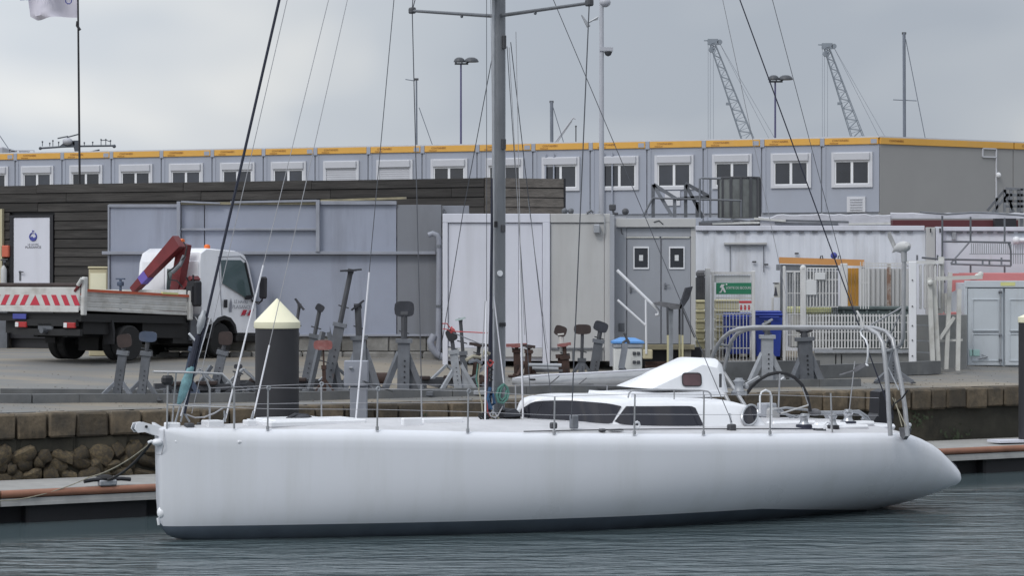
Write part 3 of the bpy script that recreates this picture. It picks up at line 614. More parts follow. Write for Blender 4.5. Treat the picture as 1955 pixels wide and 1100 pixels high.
mb = MB(); mb.ball(W(129,270,Y)-b_, 9*k, 10, 8, 1.1, 1, .8); mb.build('radome', MT['pole_white'], t, local=True, smooth=True)
for a, b2 in (((110,264), (130,260)), ((128,262), (150,256))): mb = MB(); mb.beam(W(*a,Y)-b_, W(*b2,Y)-b_, 3*k, 2.2*k); mb.build('radar_scanner', MT['ship'], t, local=True)
for px, h in ((81,9), (95,6), (101,11), (161,7), (177,8), (193,13), (202,13), (211,11), (112, 8)):
    mb = MB(); mb.tube([W(px,279,Y)-b_, W(px,279-h,Y)-b_], .8*k, 5); mb.box(W(px,281-h,Y)-b_-Vector((1.3*k,1*k,0)), W(px,278-h,Y)-b_+Vector((1.3*k,1*k,0))); mb.build('aerial', MT['ship'], t, local=True)
mb = MB(); mb.tube([W(193,268,Y)-b_, W(202,267,Y)-b_, W(210,270,Y)-b_], .8*k, 5); mb.tube([W(168,291,Y)-b_, W(190,286,Y)-b_], 1.6*k, 5); mb.build('guard_hoop', MT['ship'], t, local=True)
# ship superstructure bits at far left
Y = 240; k = Y/F; b_ = post_base(15, Y); t = thing('ship_wheelhouse', 'pale ship wheelhouse top with railings at the far left skyline', 'ship', b_)
mb = MB(); p = W(-30, 293, Y)-b_; q = W(18, 283, Y)-b_; mb.bbox((p.x, -60*k, 0), (q.x, 60*k, q.z), .1); mb.build('cabin', MT['pole_white'], t, local=True)
mb = MB(); mb.prism([W(-30,281,Y)-b_, W(20,285,Y)-b_, W(22,287,Y)-b_, W(-30,285,Y)-b_], (0, 60*k, 0)); mb.build('canopy', MT['darksteel'], t, local=True)
mb = MB(); mb.tube([W(-3,255,Y)-b_, W(16,283,Y)-b_], .8*k, 5); mb.tube([W(-3,240,Y)-b_, W(-3,283,Y)-b_], 1*k, 5); mb.build('stay', MT['mastfar'], t, local=True)
for px in range(20, 68, 9): mb = MB(); mb.tube([W(px,297,Y)-b_, W(px,287,Y)-b_], .8*k, 5); mb.build('rail_post', MT['pole_white'], t, local=True)
mb = MB(); mb.tube([W(20,287,Y)-b_, W(66,287,Y)-b_], .8*k, 5); mb.tube([W(20,291,Y)-b_, W(66,291,Y)-b_], .7*k, 5); p = W(36, 297, Y)-b_; mb.box((p.x, 0, 0), (p.x+16*k, 20*k, W(0,288,Y).z-b_.z)); mb.build('railing', MT['pole_white'], t, local=True)

# ================================================================ dark timber building
A = Vector((-15.6, 66.7)); B_ = Vector((-0.64, 60.6)); d = B_ - A; ang = math.degrees(math.atan2(d.y, d.x)); TF = Frame((A.x, A.y, 2.15), ang)
tb = thing('timber_building', 'long dark weathered timber building clad in horizontal planks', 'building', (A.x, A.y, 2.15), ang)
ZT = 6.36 - 2.15; Lw = d.length
dl = TF.y(28, 480, 0).x; dr = TF.y(98, 480, 0).x; dtop = TF.y(60, 415, 0).z
mb = MB(); mb.box((-4, .05, -.3), (Lw, .3, ZT - .04)); mb.build('wall', MT['black'], tb, local=True)
ph = .232; z = ZT; row = 0
while z > 0:
    x = -4.0; random.seed(row * 5 + 1)
    cuts = []
    while x < Lw:
        x2 = min(x + random.uniform(3.2, 4.6), Lw)
        if Lw - x2 < .8: x2 = Lw
        cuts.append((x, x2)); x = x2
    for a, b_ in cuts:
        parts = [(a, b_)]
        if z - ph < dtop + .1:
            parts = []
            if a < dl - .1: parts.append((a, min(b_, dl - .12)))
            if b_ > dr + .1: parts.append((max(a, dr + .12), b_))
        for (a2, b2) in parts:
            if b2 - a2 < .06: continue
            o_ = random.uniform(-.02, .02)
            mb = MB(); t0 = random.uniform(-.014, .014); mb.box((a2 + .006, -.035 + o_*.3, z - ph + .022 + t0*.4), (b2 - .006, .048, z + t0)); mb.v[0].y -= .02; mb.v[1].y -= .02
            mb.build('plank', MT['wood_dark'], tb, local=True)
    z -= ph; row += 1
# lighter end bay
A2 = Vector((B_.x + .05, B_.y)); x1 = (1075 - CX) * 61.2 / F; B2 = Vector((x1, 61.2)); d2 = B2 - A2; ang2 = math.degrees(math.atan2(d2.y, d2.x)); TF2 = Frame((A2.x, A2.y, 2.15), ang2)
mb = MB(); mb.box((0, .05, -.3), (d2.length, .3, ZT - .04)); mb.v = [TF2.M @ q for q in mb.v]; mb.build('wall', MT['black'], tb)
z = ZT; row = 0
while z > 0:
    mb = MB(); t0 = random.uniform(-.012, .012); mb.box((.06, -.03, z - ph + .02), (d2.length, .048, z + t0)); mb.v[0].y -= .02; mb.v[1].y -= .02
    mb.v = [TF2.M @ q for q in mb.v]; mb.build('plank', MT['wood_grey'], tb); z -= ph
mb = MB(); mb.box((-.06, -.06, -.3), (.055, .06, ZT + .01)); mb.v = [TF2.M @ q for q in mb.v]; mb.build('corner_board', MT['wood_grey'], tb)
mb = MB(); mb.box((d2.length, -.05, -.3), (d2.length + .05, .3, ZT + .01)); mb.v = [TF2.M @ q for q in mb.v]; mb.build('corner_board', MT['black'], tb)
# roof clutter on the timber building
mb = MB(); mb.box((-4, .3, -.3), (Lw, 5, ZT - .1)); mb.build('roof', MT['black'], tb, local=True)
# door
mb = MB(); mb.bbox((dl, -.06, .98), (dr, .02, dtop), .015); dj = mb.build('door', MT['cont_white'], tb, local=True)
mb = MB()
for a, b_ in (((dl - .1, -.08, .3), (dl - .004, .03, dtop + .06)), ((dr + .004, -.08, .3), (dr + .1, .03, dtop + .06)), ((dl - .004, -.07, .3), (dr + .004, .02, .975)), ((dl - .004, -.08, dtop + .004), (dr + .004, .03, dtop + .06))): mb.box(a, b_)
mb.build('frame', MT['black'], dj, local=True)
h = TF.y(41, 521, -.06); mb = MB(); mb.tube([(h.x-.04, -.08, h.z), (h.x-.03, -.13, h.z+.03), (h.x+.1, -.13, h.z+.02)], .016, 6); mb.box((h.x-.06, -.075, h.z-.2), (h.x-.01, -.061, h.z+.05)); mb.build('handle', MT['galv'], dj, local=True)
c = TF.y(63, 452, -.07); mb = MB(); mb.tube([(c.x + .1*math.cos(a), -.066, c.z + .1*math.sin(a)) for a in [x*.42+1.9 for x in range(14)]], .02, 5); mb.tube([(c.x, -.066, c.z+.08), (c.x-.02, -.066, c.z+.16), (c.x+.03, -.066, c.z+.14)], .014, 5); mb.build('emblem', MT['inkblue'], dj, local=True)
mb = MB(); mb.prism([(c.x-.085, -.062, c.z-.02), (c.x-.03, -.062, c.z+.01), (c.x+.02, -.062, c.z-.03), (c.x+.085, -.062, c.z), (c.x+.05, -.062, c.z-.08), (c.x-.05, -.062, c.z-.08)], (0, -.004, 0)); mb.build('emblem', MT['inkblue'], dj, local=True)
rt = TF.M.to_3x3() @ Vector((1, 0, 0))
text('LE HAVRE', 'lettering', MT['inkgrey'], .075, face_M(TF.M @ Vector((c.x, -.064, c.z - .20)), rt), dj); text('PLAISANCE', 'lettering', MT['ink'], .085, face_M(TF.M @ Vector((c.x, -.064, c.z - .27)), rt), dj, sx=1.1)
# orange box on the wall
p = TF.y(13, 480, -.04); mb = MB(); mb.bbox((p.x-.11, -.16, p.z-.15), (p.x+.12, -.05, p.z+.15), .02); q = mb.build('orange_box', MT['orange_box'], tb, local=True)
q['label'] = 'orange red box fixed to the timber wall'
t = thing('fire_extinguisher_stand', 'pale grey bottle on the timber wall under the orange box', 'extinguisher', TF.M @ Vector((p.x, -.18, 0)))
O = WM[t.name].translation; zz = TF.M @ Vector((p.x, 0, p.z)); zz = zz.z - O.z
mb = MB(); mb.lathe([(.075, 0), (.08, .03), (.08, .55), (.05, .62), (.025, .66)], (0, 0, zz - 1.02), 12); mb.build('bottle', MT['cont_pale_grey'], t, local=True, smooth=True)
mb = MB(); mb.tube([(0,0,zz-.36), (0,0,zz-.27), (.06,0,zz-.25)], .025, 6); mb.ball((.02, 0, zz-.28), .05, 8, 6); mb.tube([(-.08,0,zz-.22), (.1,0,zz-.21)], .02, 6); mb.build('valve', MT['darksteel'], t, local=True)
mb = MB(); mb.box((-.1, -.1, 0), (.1, .1, zz - 1.02)); mb.build('stand', MT['galv'], t, local=True)
p = TF.y(1, 440, -.15); mb = MB(); mb.box((p.x-.06, -.16, 0), (p.x+.05, -.06, p.z+.55)); mb.build('edge_post', MT['beige'], tb, local=True)
# beige cabinet
Y = 59; p = W(190, 530, Y); b_ = Vector((p.x, Y, gz(p.x, Y)))
t = thing('utility_cabinet', 'beige plastic cabinet beside the left end of the steel wall', 'cabinet', b_); z1 = W(0, 509, Y).z - b_.z; k = Y/F
mb = MB(); mb.bbox((-18*k, -.2, 0), (18*k, .2, z1 - .05), .02); mb.build('body', MT['beige'], t, local=True)
mb = MB(); mb.bbox((-19.5*k, -.23, z1 - .05), (19.5*k, .23, z1), .02); mb.build('lid', MT['beige'], t, local=True)
mb = MB(); mb.box((-15*k, -.206, .2), (15*k, -.201, z1 - .15)); mb.box((-2*k, -.22, z1*.6), (4*k, -.206, z1*.6+.04)); mb.build('door', MT['cream'], t, local=True)

# ================================================================ steel wall
Y = 58.5; k = Y/F
def sw(px, py, y=Y): return W(px, py, y)
b_ = Vector((W(210,0,Y).x, Y, 2.1)); st = thing('steel_wall', 'blue grey steel panel wall with ledges on a block plinth', 'wall', b_)
def pbox(name, px0, py0, px1, py1, y0, y1, m, par, bev=.006, slant=0):
    a = W(px0, py1, Y); c = W(px1, py0, Y); mb = MB(); mb.bbox((a.x, y0, a.z), (c.x, y1, c.z), bev)
    return mb.build(name, m, par)
tops = [(210, 343, 395), (346, 390, 391), (391, 604, 391), (610, 757, 391), (758, 843, 391)]
for i, (a, c, t_) in enumerate(tops):
    m = MT['steelwall'] if i < 4 else MT['steelwall2']
    pbox('panel', a + .4, t_, c - .4, 481, Y, Y + .12, m, st)
for i, (a, c) in enumerate(((210, 343), (344, 757), (758, 838))):
    m = MT['steelwall'] if i < 2 else MT['steelwall2']
    pbox('panel', a + .4, 487, c - .4, 639, Y + .03, Y + .15, m, st)
pbox('ledge', 196, 480, 832, 486, Y - .12, Y - .002, MT['steeltrim'], st)
pbox('ledge', 346, 436, 604, 440, Y - .1, Y - .002, MT['steeltrim'], st)
pbox('sill', 560, 638.5, 838, 642.5, Y - .08, Y + .1, MT['steeltrim'], st); pbox('sill', 206, 638.5, 559, 642.5, Y - .08, Y + .1, MT['steeltrim'], st)
pbox('post', 339, 385, 345.5, 481, Y - .16, Y + .02, MT['steeltrim'], st); pbox('post', 604, 382, 611, 481, Y - .16, Y + .02, MT['steeltrim'], st)
pbox('post', 206, 391, 209.5, 640, Y - .03, Y + .1, MT['steeltrim'], st)
pbox('cap_strip', 208, 390, 342, 396, Y - .05, Y + .1, MT['steeltrim'], st); pbox('cap_strip', 346, 386, 604, 391, Y - .08, Y + .1, MT['trim_yellow'], st); pbox('cap_strip', 612, 384, 757, 391, Y - .08, Y + .1, MT['steeltrim'], st)
mb = MB(); mb.beam(W(612, 383, Y), W(776, 378, Y), .05, .05); mb.build('cap_strip', MT['trim_yellow'], st)
mb = MB(); mb.beam(W(440, 386, Y-.1), W(604, 383, Y-.1), .05, .05); mb.beam(W(346, 385, Y-.1), W(420, 388, Y-.1), .07, .04); mb.build('batten', MT['steeltrim'], st)
pbox('panel', 843.5, 392, 895, 408, Y+.2, Y + .4, MT['steelwall2'], st)
# plinth blocks
x = 210; random.seed(11)
while x < 838:
    w2 = random.uniform(30, 48); x2 = min(x + w2, 838)
    pbox('plinth_block', x + .7, 643 + random.uniform(0, 1.5), x2 - .7, 671, Y - .02 + random.uniform(-.02, .02), Y + .2, MT['plinth'], st, .02); x = x2
x = 210
while x < 838:
    w2 = random.uniform(36, 60); x2 = min(x + w2, 838)
    pbox('plinth_block', x + .8, 672, x2 - .8, 694, Y - .10 + random.uniform(-.05, .03), Y + .2, MT['plinth'], st, .03); x = x2
# drain pipe with elbows
mb = MB(); P = [(818, 449), (826, 446), (834, 449), (838, 458), (838.5, 480), (838, 560), (837, 640), (836, 672)]
mb.tube([W(px, py, Y - .3) for px, py in P], .065, 10); mb.build('drain_pipe', MT['steeltrim'], st, smooth=True)
mb = MB(); mb.tube([W(829, 640, Y-.32), W(822, 652, Y-.34), W(824, 664, Y-.34), W(834, 676, Y-.32), W(846, 684, Y-.32), W(856, 684, Y-.3)], .085, 10); mb.build('pipe_elbow', MT['steeltrim'], st, smooth=True)
for py in (470, 585): mb = MB(); c = W(838.5, py, Y-.3); mb.cyl(c - Vector((0,0,.03)), c + Vector((0,0,.03)), .08, n=10); mb.build('pipe_clip', MT['galv'], st)
mb = MB(); c = W(845, 400, Y-.2); mb.tube([c + Vector((0,0,-.12)), c + Vector((.03,0,.02)), c + Vector((.08,0,-.06)), c + Vector((.05,0,-.14))], .02, 6); mb.build('hook', MT['galv'], st)

# ================================================================ containers in the middle
def cbox(mbx, px0, py0, px1, py1, y0, y1, Yf, bev=.008):
    a = W(px0, py1, Yf); c = W(px1, py0, Yf); mbx.bbox((a.x, y0, a.z), (c.x, y1, c.z), bev)
def mk(name, px0, py0, px1, py1, y0, y1, Yf, m, par, bev=.008):
    mb = MB(); cbox(mb, px0, py0, px1, py1, y0, y1, Yf, bev); return mb.build(name, m, par)
Y1 = 57.0; b_ = Vector((W(1000,0,Y1).x, Y1, gz(W(1000,0,Y1).x, Y1)))
wc = thing('white_site_cabin', 'tall white site cabin behind the yacht mast with one side coloured greyer for shade', 'site cabin', b_)
mk('back_box', 847, 412, 1164, 690, Y1 + .08, Y1 + 2.4, Y1, MT['cont_white'], wc)
mk('top_beam', 845, 408, 1050, 425, Y1 - .02, Y1 + .2, Y1, MT['cont_white'], wc); mk('corner_post', 845, 425.4, 855, 700, Y1 - .02, Y1 + .2, Y1, MT['cont_white'], wc); mk('corner_post', 1036, 425.4, 1050, 700, Y1 - .03, Y1 + .2, Y1, MT['cont_white'], wc)
mk('bottom_beam', 855.3, 665, 1035.6, 682, Y1 - .01, Y1 + .2, Y1, MT['cont_pale_grey'], wc)
for a, c in ((856, 945), (945.5, 990), (990.5, 1035.5)): mk('wall_panel', a, 426, c, 664.6, Y1 + .03, Y1 + .12, Y1, MT['cont_white'], wc)
mk('top_beam', 1050.6, 408, 1165, 425, Y1 + .0, Y1 + .2, Y1, MT['cont_pale_grey'], wc); mk('wall_panel', 1051, 426, 1154, 665, Y1 + .04, Y1 + .2, Y1, MT['cont_pale_grey'], wc)  # side facing away from the light, its shade put into a greyer colour
mk('corner_post', 1154.5, 425.4, 1165, 690, Y1 + .0, Y1 + .2, Y1, MT['cont_pale_grey'], wc)
mk('bottom_panel', 1051, 666, 1153, 690, Y1 + .01, Y1 + .2, Y1, MT['cont_pale_grey'], wc)
mb = MB()
for a, c in (((1052, 667), (1152, 667)), ((1094, 667), (1094, 690)), ((1148, 667), (1148, 690))): mb.beam(W(*a, Y1), W(*c, Y1), .04, .03)
mb.build('seam', MT['galv'], wc)
mb = MB(); p = W(1140, 437, Y1 - .04); mb.bbox(p + Vector((-.08, -.08, -.1)), p + Vector((.06, .06, .1)), .02); mb.tube([W(1146, 440, Y1-.05), W(1149, 448, Y1-.05), W(1153, 450, Y1-.05), W(1154, 438, Y1-.05), W(1154, 412, Y1-.05), W(1148, 404, Y1-.05), W(1140, 405, Y1)], .012, 5); mb.build('junction_box', MT['galv_light'], wc)
mb = MB()
for px in (1078, 1090): mb.ball(W(px, 403, Y1 + .1), .07, 8, 6)
mb.tube([W(1120, 407, Y1), W(1128, 402, Y1), W(1133, 406, Y1)], .03, 6); mb.build('roof_fitting', MT['galv'], wc)
mk('vertical_pipe', 1164, 410, 1173, 700, Y1 - .06, Y1 + .1, Y1, MT['cont_grey'], wc)
# grey cabin with two doors
Y2 = 57.4; b_ = Vector((W(1240,0,Y2).x, Y2, gz(W(1240,0,Y2).x, Y2)))
gc = thing('grey_site_cabin', 'grey site cabin with two glazed doors reached by steps', 'site cabin', b_)
mk('back_box', 1167, 424, 1326, 664, Y2 + .06, Y2 + 2.4, Y2, MT['cont_grey'], gc)
mk('top_beam', 1176, 417, 1328, 434, Y2 - .1, Y2 + .1, Y2, MT['cont_pale_grey'], gc)
mk('wall_panel', 1166, 414, 1196, 662, Y2 - .01, Y2 + .1, Y2, MT['cont_grey'], gc); mk('wall_panel', 1196.4, 435, 1326, 452, Y2, Y2 + .1, Y2, MT['cont_grey'], gc); mk('wall_panel', 1261.5, 452.4, 1263, 662, Y2 + .0, Y2 + .1, Y2, MT['cont_grey'], gc); mk('corner_post', 1319, 435, 1328, 664, Y2 - .03, Y2 + .1, Y2, MT['cont_pale_grey'], gc)
mk('sill_beam', 1196, 658, 1326, 668, Y2 - .06, Y2 + .1, Y2, MT['trim_yellow'], gc)
for i, (a, c, g0, g1) in enumerate(((1197, 1261, 1209, 1239), (1263.5, 1318.5, 1277, 1307))):
    dr_ = mk('door', a, 455, c, 657, Y2 - .02, Y2 + .04, Y2, MT['door_grey'], gc)
    mk('drip_strip', a - 1, 452, c - 2, 455, Y2 - .05, Y2 + .0, Y2, MT['white_dirty'], dr_)
    mb = MB()
    cbox(mb, g0, 471, g1, 474, Y2 - .045, Y2 - .015, Y2, .002); cbox(mb, g0, 511, g1, 514, Y2 - .045, Y2 - .015, Y2, .002); cbox(mb, g0, 474, g0 + 2.3, 511, Y2 - .045, Y2 - .015, Y2, .002); cbox(mb, g1 - 2.3, 474, g1, 511, Y2 - .045, Y2 - .015, Y2, .002)
    mb.build('window_frame', MT['white'], dr_)
    mk('pane', g0 + 2.3, 474, g1 - 2.3, 511, Y2 - .035, Y2 - .021, Y2, MT['glass'], dr_, .001)
    mk('paper_notice', g0 + 11, 487, g0 + 18.5, 498, Y2 - .04, Y2 - .036, Y2, MT['signwhite'], dr_, .001)
    mb = MB(); c_ = W((1204 if i == 0 else 1270), (553 if i == 0 else 546), Y2 - .05)
    mb.bbox(c_ + Vector((-.02, -.01, -.07)), c_ + Vector((.02, .03, .07)), .01); mb.tube([c_ + Vector((0,-.03,.02)), c_ + Vector((.1,-.03,.02))], .012, 6); mb.build('handle', MT['galv'], dr_)
mk('vent_grille', 1181, 617, 1192, 633, Y2 - .03, Y2 - .012, Y2, MT['galv'], gc, .004)
mk('support_block', 1168, 663, 1176, 700, Y2 - .05, Y2 + .3, Y2, MT['concrete'], gc)
mk('support_block', 1307, 668, 1320, 700, Y2 + .1, Y2 + .4, Y2, MT['concrete'], gc)
mk('void_shade_panel', 1176, 664, 1342, 700, Y2 + .35, Y2 + .6, Y2, MT['black'], gc)  # black panel standing in for the shade below the cabin floor
mb = MB(); mb.tube([W(1186, 436, Y2-.1), W(1187, 446, Y2-.1), W(1190, 447, Y2-.1)], .015, 5); mb.tube([W(1165, 700, Y2-.1), W(1166, 560, Y2-.1), W(1166, 412, Y2-.1), W(1172, 408, Y2-.1)], .014, 5); mb.build('cable', MT['darksteel'], gc)
mb = MB(); mb.bbox(W(1163, 402, Y2), W(1176, 390, Y2) + Vector((0, .2, 0)), .02); mb.tube([W(1170, 402, Y2), W(1172, 408, Y2), W(1180, 408, Y2)], .03, 6); mb.ball(W(1194, 404, Y2), .08, 8, 6); mb.build('roof_cowl', MT['darksteel'], gc)
mb = MB(); mb.tube([W(1248, 424, Y2-.11), W(1258, 421, Y2-.11), W(1266, 428, Y2-.11)], .012, 5); mb.build('loose_cable', MT['darksteel'], gc)
# steps with white handrails
b_ = Vector((W(1232,0,56.4).x, 56.4, gz(W(1232,0,56.4).x, 56.4)))
hs = thing('handrail', 'white tubular handrails rising to the grey cabin doors', 'handrail', b_)
Yh = 56.4
mb = MB(); mb.tube([W(1178, 516, Yh), W(1215, 552, Yh), W(1253, 589, Yh), W(1258, 595, Yh), W(1257, 601, Yh), W(1251, 602, Yh)], .035, 8); mb.build('top_rail', MT['white'], hs, smooth=True)
mb = MB(); mb.tube([W(1179, 573, Yh), W(1232, 621, Yh)], .026, 8); mb.build('mid_rail', MT['white'], hs, smooth=True)
mb = MB(); mb.tube([W(1233, 572, Yh), W(1234, 676, Yh)], .024, 8); mb.build('post', MT['white'], hs, smooth=True)
mb = MB(); mb.bbox(W(1228, 686, Yh), W(1246, 668, Yh) + Vector((0, .3, 0)), .02); mb.build('foot_block', MT['beige'], hs)
# stacked timber / steps under cabin
mb = MB()
for i in range(3):
    a = W(1232, 705 - i*6, 56.6); mb.beam(a, a + Vector((1.1, .1, 0)), .12, .055)
tag(mb.build('timber_stack', MT['rusty']), 'low pile of brown boards in front of the grey cabin', 'board pile')
# tall seat on legs
Ys = 56.0; b_ = Vector((W(1290,0,Ys).x, Ys, gz(W(1290,0,Ys).x, Ys)))
ch = thing('lookout_seat', 'tall dark seat with tilted back on thin legs by the grey cabin', 'seat', b_)
mb = MB(); mb.prism([W(1249, 578, Ys), W(1262, 576, Ys), W(1290, 580, Ys), W(1303, 582, Ys), W(1300, 590, Ys), W(1285, 591, Ys), W(1255, 583, Ys)], (0, .5, 0)); mb.build('seat', MT['junk'], ch)
mb = MB(); mb.prism([W(1297, 589, Ys), W(1310, 550, Ys), W(1323, 547, Ys), W(1316, 570, Ys), W(1303, 590, Ys)], (0, .45, 0)); mb.build('backrest', MT['rubpad'], ch)
for px, y_ in ((1274, 0), (1303, 0), (1279, .45), (1300, .45)):
    mb = MB(); mb.beam(W(px, 586, Ys) + Vector((0, y_, 0)), W(px + (1 if px < 1290 else 0), 640, Ys) + Vector((0, y_, 0)), .045, .045); lg = mb.build('leg', MT['darksteel'], ch)
    mb = MB(); q = W(px + (1 if px < 1290 else 0), 640, Ys) + Vector((0, y_, 0)); mb.beam(q, Vector((q.x, q.y, b_.z)), .042, .042); mb.build('lower_leg', MT['cratey'], lg)
mb = MB(); mb.tube([W(1303, 590, Ys), W(1326, 645, Ys)], .015, 6); mb.build('brace', MT['darksteel'], ch)
mb = MB(); mb.beam(W(1281, 590, Ys+.2), Vector((W(1281,0,Ys).x, Ys+.2, b_.z)), .10, .10); mb.build('column', MT['galv_light'], ch)
# white tank with light blue lid
Yt = 54.3; b_ = Vector((W(1199,0,Yt).x, Yt, gz(W(1199,0,Yt).x, Yt)))
tk = thing('water_service_tank', 'white square tank with a light blue lid beside the handrail', 'tank', b_)
mk('body', 1172, 665, 1226, 712, Yt, Yt + .6, Yt, MT['white_tank'], tk, .03)
mk('collar', 1171, 656, 1228, 665, Yt - .02, Yt + .62, Yt, MT['galv_light'], tk, .02)
mb = MB(); a = [W(1168, 656, Yt), W(1230, 656, Yt)]
mb.add([a[0]+Vector((0,-.04,0)), a[1]+Vector((0,-.04,0)), a[1]+Vector((0,.66,0)), a[0]+Vector((0,.66,0)), W(1186, 645, Yt)+Vector((0,.1,0)), W(1214, 646, Yt)+Vector((0,.1,0)), W(1214, 646, Yt)+Vector((0,.5,0)), W(1186, 645, Yt)+Vector((0,.5,0)), a[0]+Vector((0,-.04,.04)), a[1]+Vector((0,-.04,.04)), a[1]+Vector((0,.66,.04)), a[0]+Vector((0,.66,.04))],
  [(3,2,1,0), (0,1,9,8), (1,2,10,9), (2,3,11,10), (3,0,8,11), (8,9,5,4), (9,10,6,5), (10,11,7,6), (11,8,4,7), (4,5,6,7)]); mb.build('lid', MT['binlid'], tk)
for px in (1212, 1220):
    for py in (675, 692): mb = MB(); c = W(px-1, py, Yt - .01); mb.bbox(c + Vector((-.035, -.03, -.035)), c + Vector((.035, .0, .035)), .01); mb.build('socket', MT['darksteel'], tk)
# ================================================================ right part of the yard
def gbase(px, Y, dz=0):
    X = W(px, 0, Y).x; return Vector((X, Y, gz(X, Y) + dz))
Y3 = 64.0
lc = thing('long_container', 'long white corrugated container under a pale tarpaulin roof', 'container', gbase(1550, Y3))
z0 = gbase(1550, Y3).z
mk('side_body', 1328, 440, 1768, 690, Y3 + .06, Y3 + 2.4, Y3, MT['cont_white2'], lc)
px = 1330; i = 0
while px < 1722:                       # corrugations, one pressed panel each
    mb = MB(); w_ = 20.5; a = W(px, 0, Y3).x; b_ = W(min(px + w_, 1722), 0, Y3).x; zt = W(0, 443, Y3).z; q = (b_ - a)
    mb.prism([(a, Y3 + .059, z0), (a + q*.14, Y3 + .052, z0), (a + q*.55, Y3 + .052, z0), (a + q*.69, Y3 + .059, z0)], (0, 0, zt - z0)); mb.build('corrugation', MT['cont_white2'], lc); px += w_
mk('top_rail', 1328, 431, 1765, 440, Y3 - .02, Y3 + .1, Y3, MT['cont_white'], lc)
px = 1342
while px < 1750:                       # short dark pressings under the rail
    mk('notch', px, 441.5, px + 11, 444, Y3 - .0, Y3 + .03, Y3, MT['galv'], lc, .001); px += 26
mk('corner_post', 1766 - 44, 436, 1766 - 26, 700, Y3 - .06, Y3 + .1, Y3, MT['cont_grey'], lc) if False else None
mk('corner_post', 1768, 434, 1785, 690, Y3 - .05, Y3 + .12, Y3, MT['cont_pale_grey'], lc)
for a in (1774, 1792): mk('post_slot', a, 436, a + 2.2, 444, Y3 - .14, Y3 - .1, Y3, MT['black'], lc, .001)
mk('corner_post', 1786, 433, 1799, 690, Y3 - .1, Y3 + .12, Y3, MT['cont_white'], lc)
h = mk('hatch_lintel', 1382, 463, 1464, 467, Y3 - .09, Y3 + .02, Y3, MT['cont_pale_grey'], lc)
mb = MB(); mb.beam(W(1383, 468.6, Y3-.04), W(1463, 468.6, Y3-.04), .03, .02); mb.beam(W(1394, 470, Y3+.0), W(1394, 520, Y3), .02, .012); mb.beam(W(1458, 470, Y3+.0), W(1458, 520, Y3), .02, .012); mb.build('hatch_seam', MT['galv'], lc)
for px, py in ((1440, 500), (1463, 505), (1521, 484)): mb = MB(); c = W(px, py, Y3 - .01); mb.bbox(c + Vector((-.05, -.02, -.02)), c + Vector((.05, .02, .02)), .006); mb.build('bracket', MT['darksteel'], lc)
# second white container
rc = thing('white_container', 'white container at the right edge with grey pipe railings in front', 'container', gbase(1880, Y3))
mk('side_body', 1800, 440, 2080, 690, Y3 + .1, Y3 + 2.4, Y3 + .04, MT['cont_white2'], rc)
mk('top_rail', 1800, 433, 2080, 441, Y3 + .0, Y3 + .14, Y3, MT['cont_white'], rc)
px = 1808
while px < 2040: mk('notch', px, 442.5, px + 11, 445, Y3 + .03, Y3 + .09, Y3, MT['galv'], rc, .001); px += 19.5
mk('vent', 1818, 442, 1826, 458, Y3 + .03, Y3 + .1, Y3, MT['galv_light'], rc); mb = MB(); mb.cyl(W(1936, 459, Y3), W(1965, 459, Y3), .06, n=10); mb.ball(W(1940, 459, Y3), .1, 10, 8); mb.build('lamp', MT['white'], rc, smooth=True)
# dark red container behind them
dc = thing('dark_red_container', 'dark red container whose upper side shows above the white one', 'container', gbase(1850, 67.5))
mk('side', 1704, 420, 1944, 560, 67.5, 69.5, 67.5, MT['darkred'], dc); 
mk('side', 1895, 414, 1936, 440, 67.2, 67.45, 67.5, MT['black'], dc)
# pipe railing on top
Yr = 63.2; rl = thing('pipe_railing', 'grey scaffold pipe railing in front of the right white container', 'railing', gbase(1870, Yr))
def tb(pts, r, m, par, name, Yq, n=6): mb = MB(); mb.tube([W(a, c, Yq) for a, c in pts], r, n); return mb.build(name, m, par, smooth=True)
for pts in (((1756, 405), (1808, 409), (1855, 406), (1900, 407), (1960, 412)), ((1800, 461), (1930, 463)), ((1760, 492), (1800, 495), (1900, 497), (1930, 498)), ((1815, 504), (1930, 508))): tb(pts, .028, MT['galv'], rl, 'rail', Yr)
for pts in (((1799, 412), (1799, 500), (1803, 540)), ((1853, 414), (1853, 461)), ((1918, 416), (1918, 462)), ((1926, 463), (1930, 480), (1930, 508)), ((1824, 496), (1825, 504)), ((1912, 492), (1912, 508)), ((1876, 498), (1876, 506)), ((1889, 498), (1889, 506)), ((1751, 487), (1751, 497)), ((1790, 487), (1790, 497)), ((1851, 462), (1815, 503))): tb(pts, .024, MT['galv'], rl, 'upright', Yr)
for px in (1799, 1853, 1918): tb(((px, 690), (px, 505)), .024, MT['galv'], rl, 'upright', Yr + .4)
mb = MB()
for k_ in range(19):
    px = 1854 + k_ * 4.1; mb.box(W(px, 484, Yr), W(px + 1.6, 465, Yr) + Vector((0, .03, 0)))
for k_ in range(11):
    px = 1930 + k_ * 4.3; mb.box(W(px, 504, Yr), W(px + 1.6, 466, Yr) + Vector((0, .03, 0)))
mb.box(W(1851, 486, Yr), W(1990, 484, Yr) + Vector((0, .03, 0)))
tag(mb.build('mesh_bars', MT['galv_light'], rl), kind='stuff')
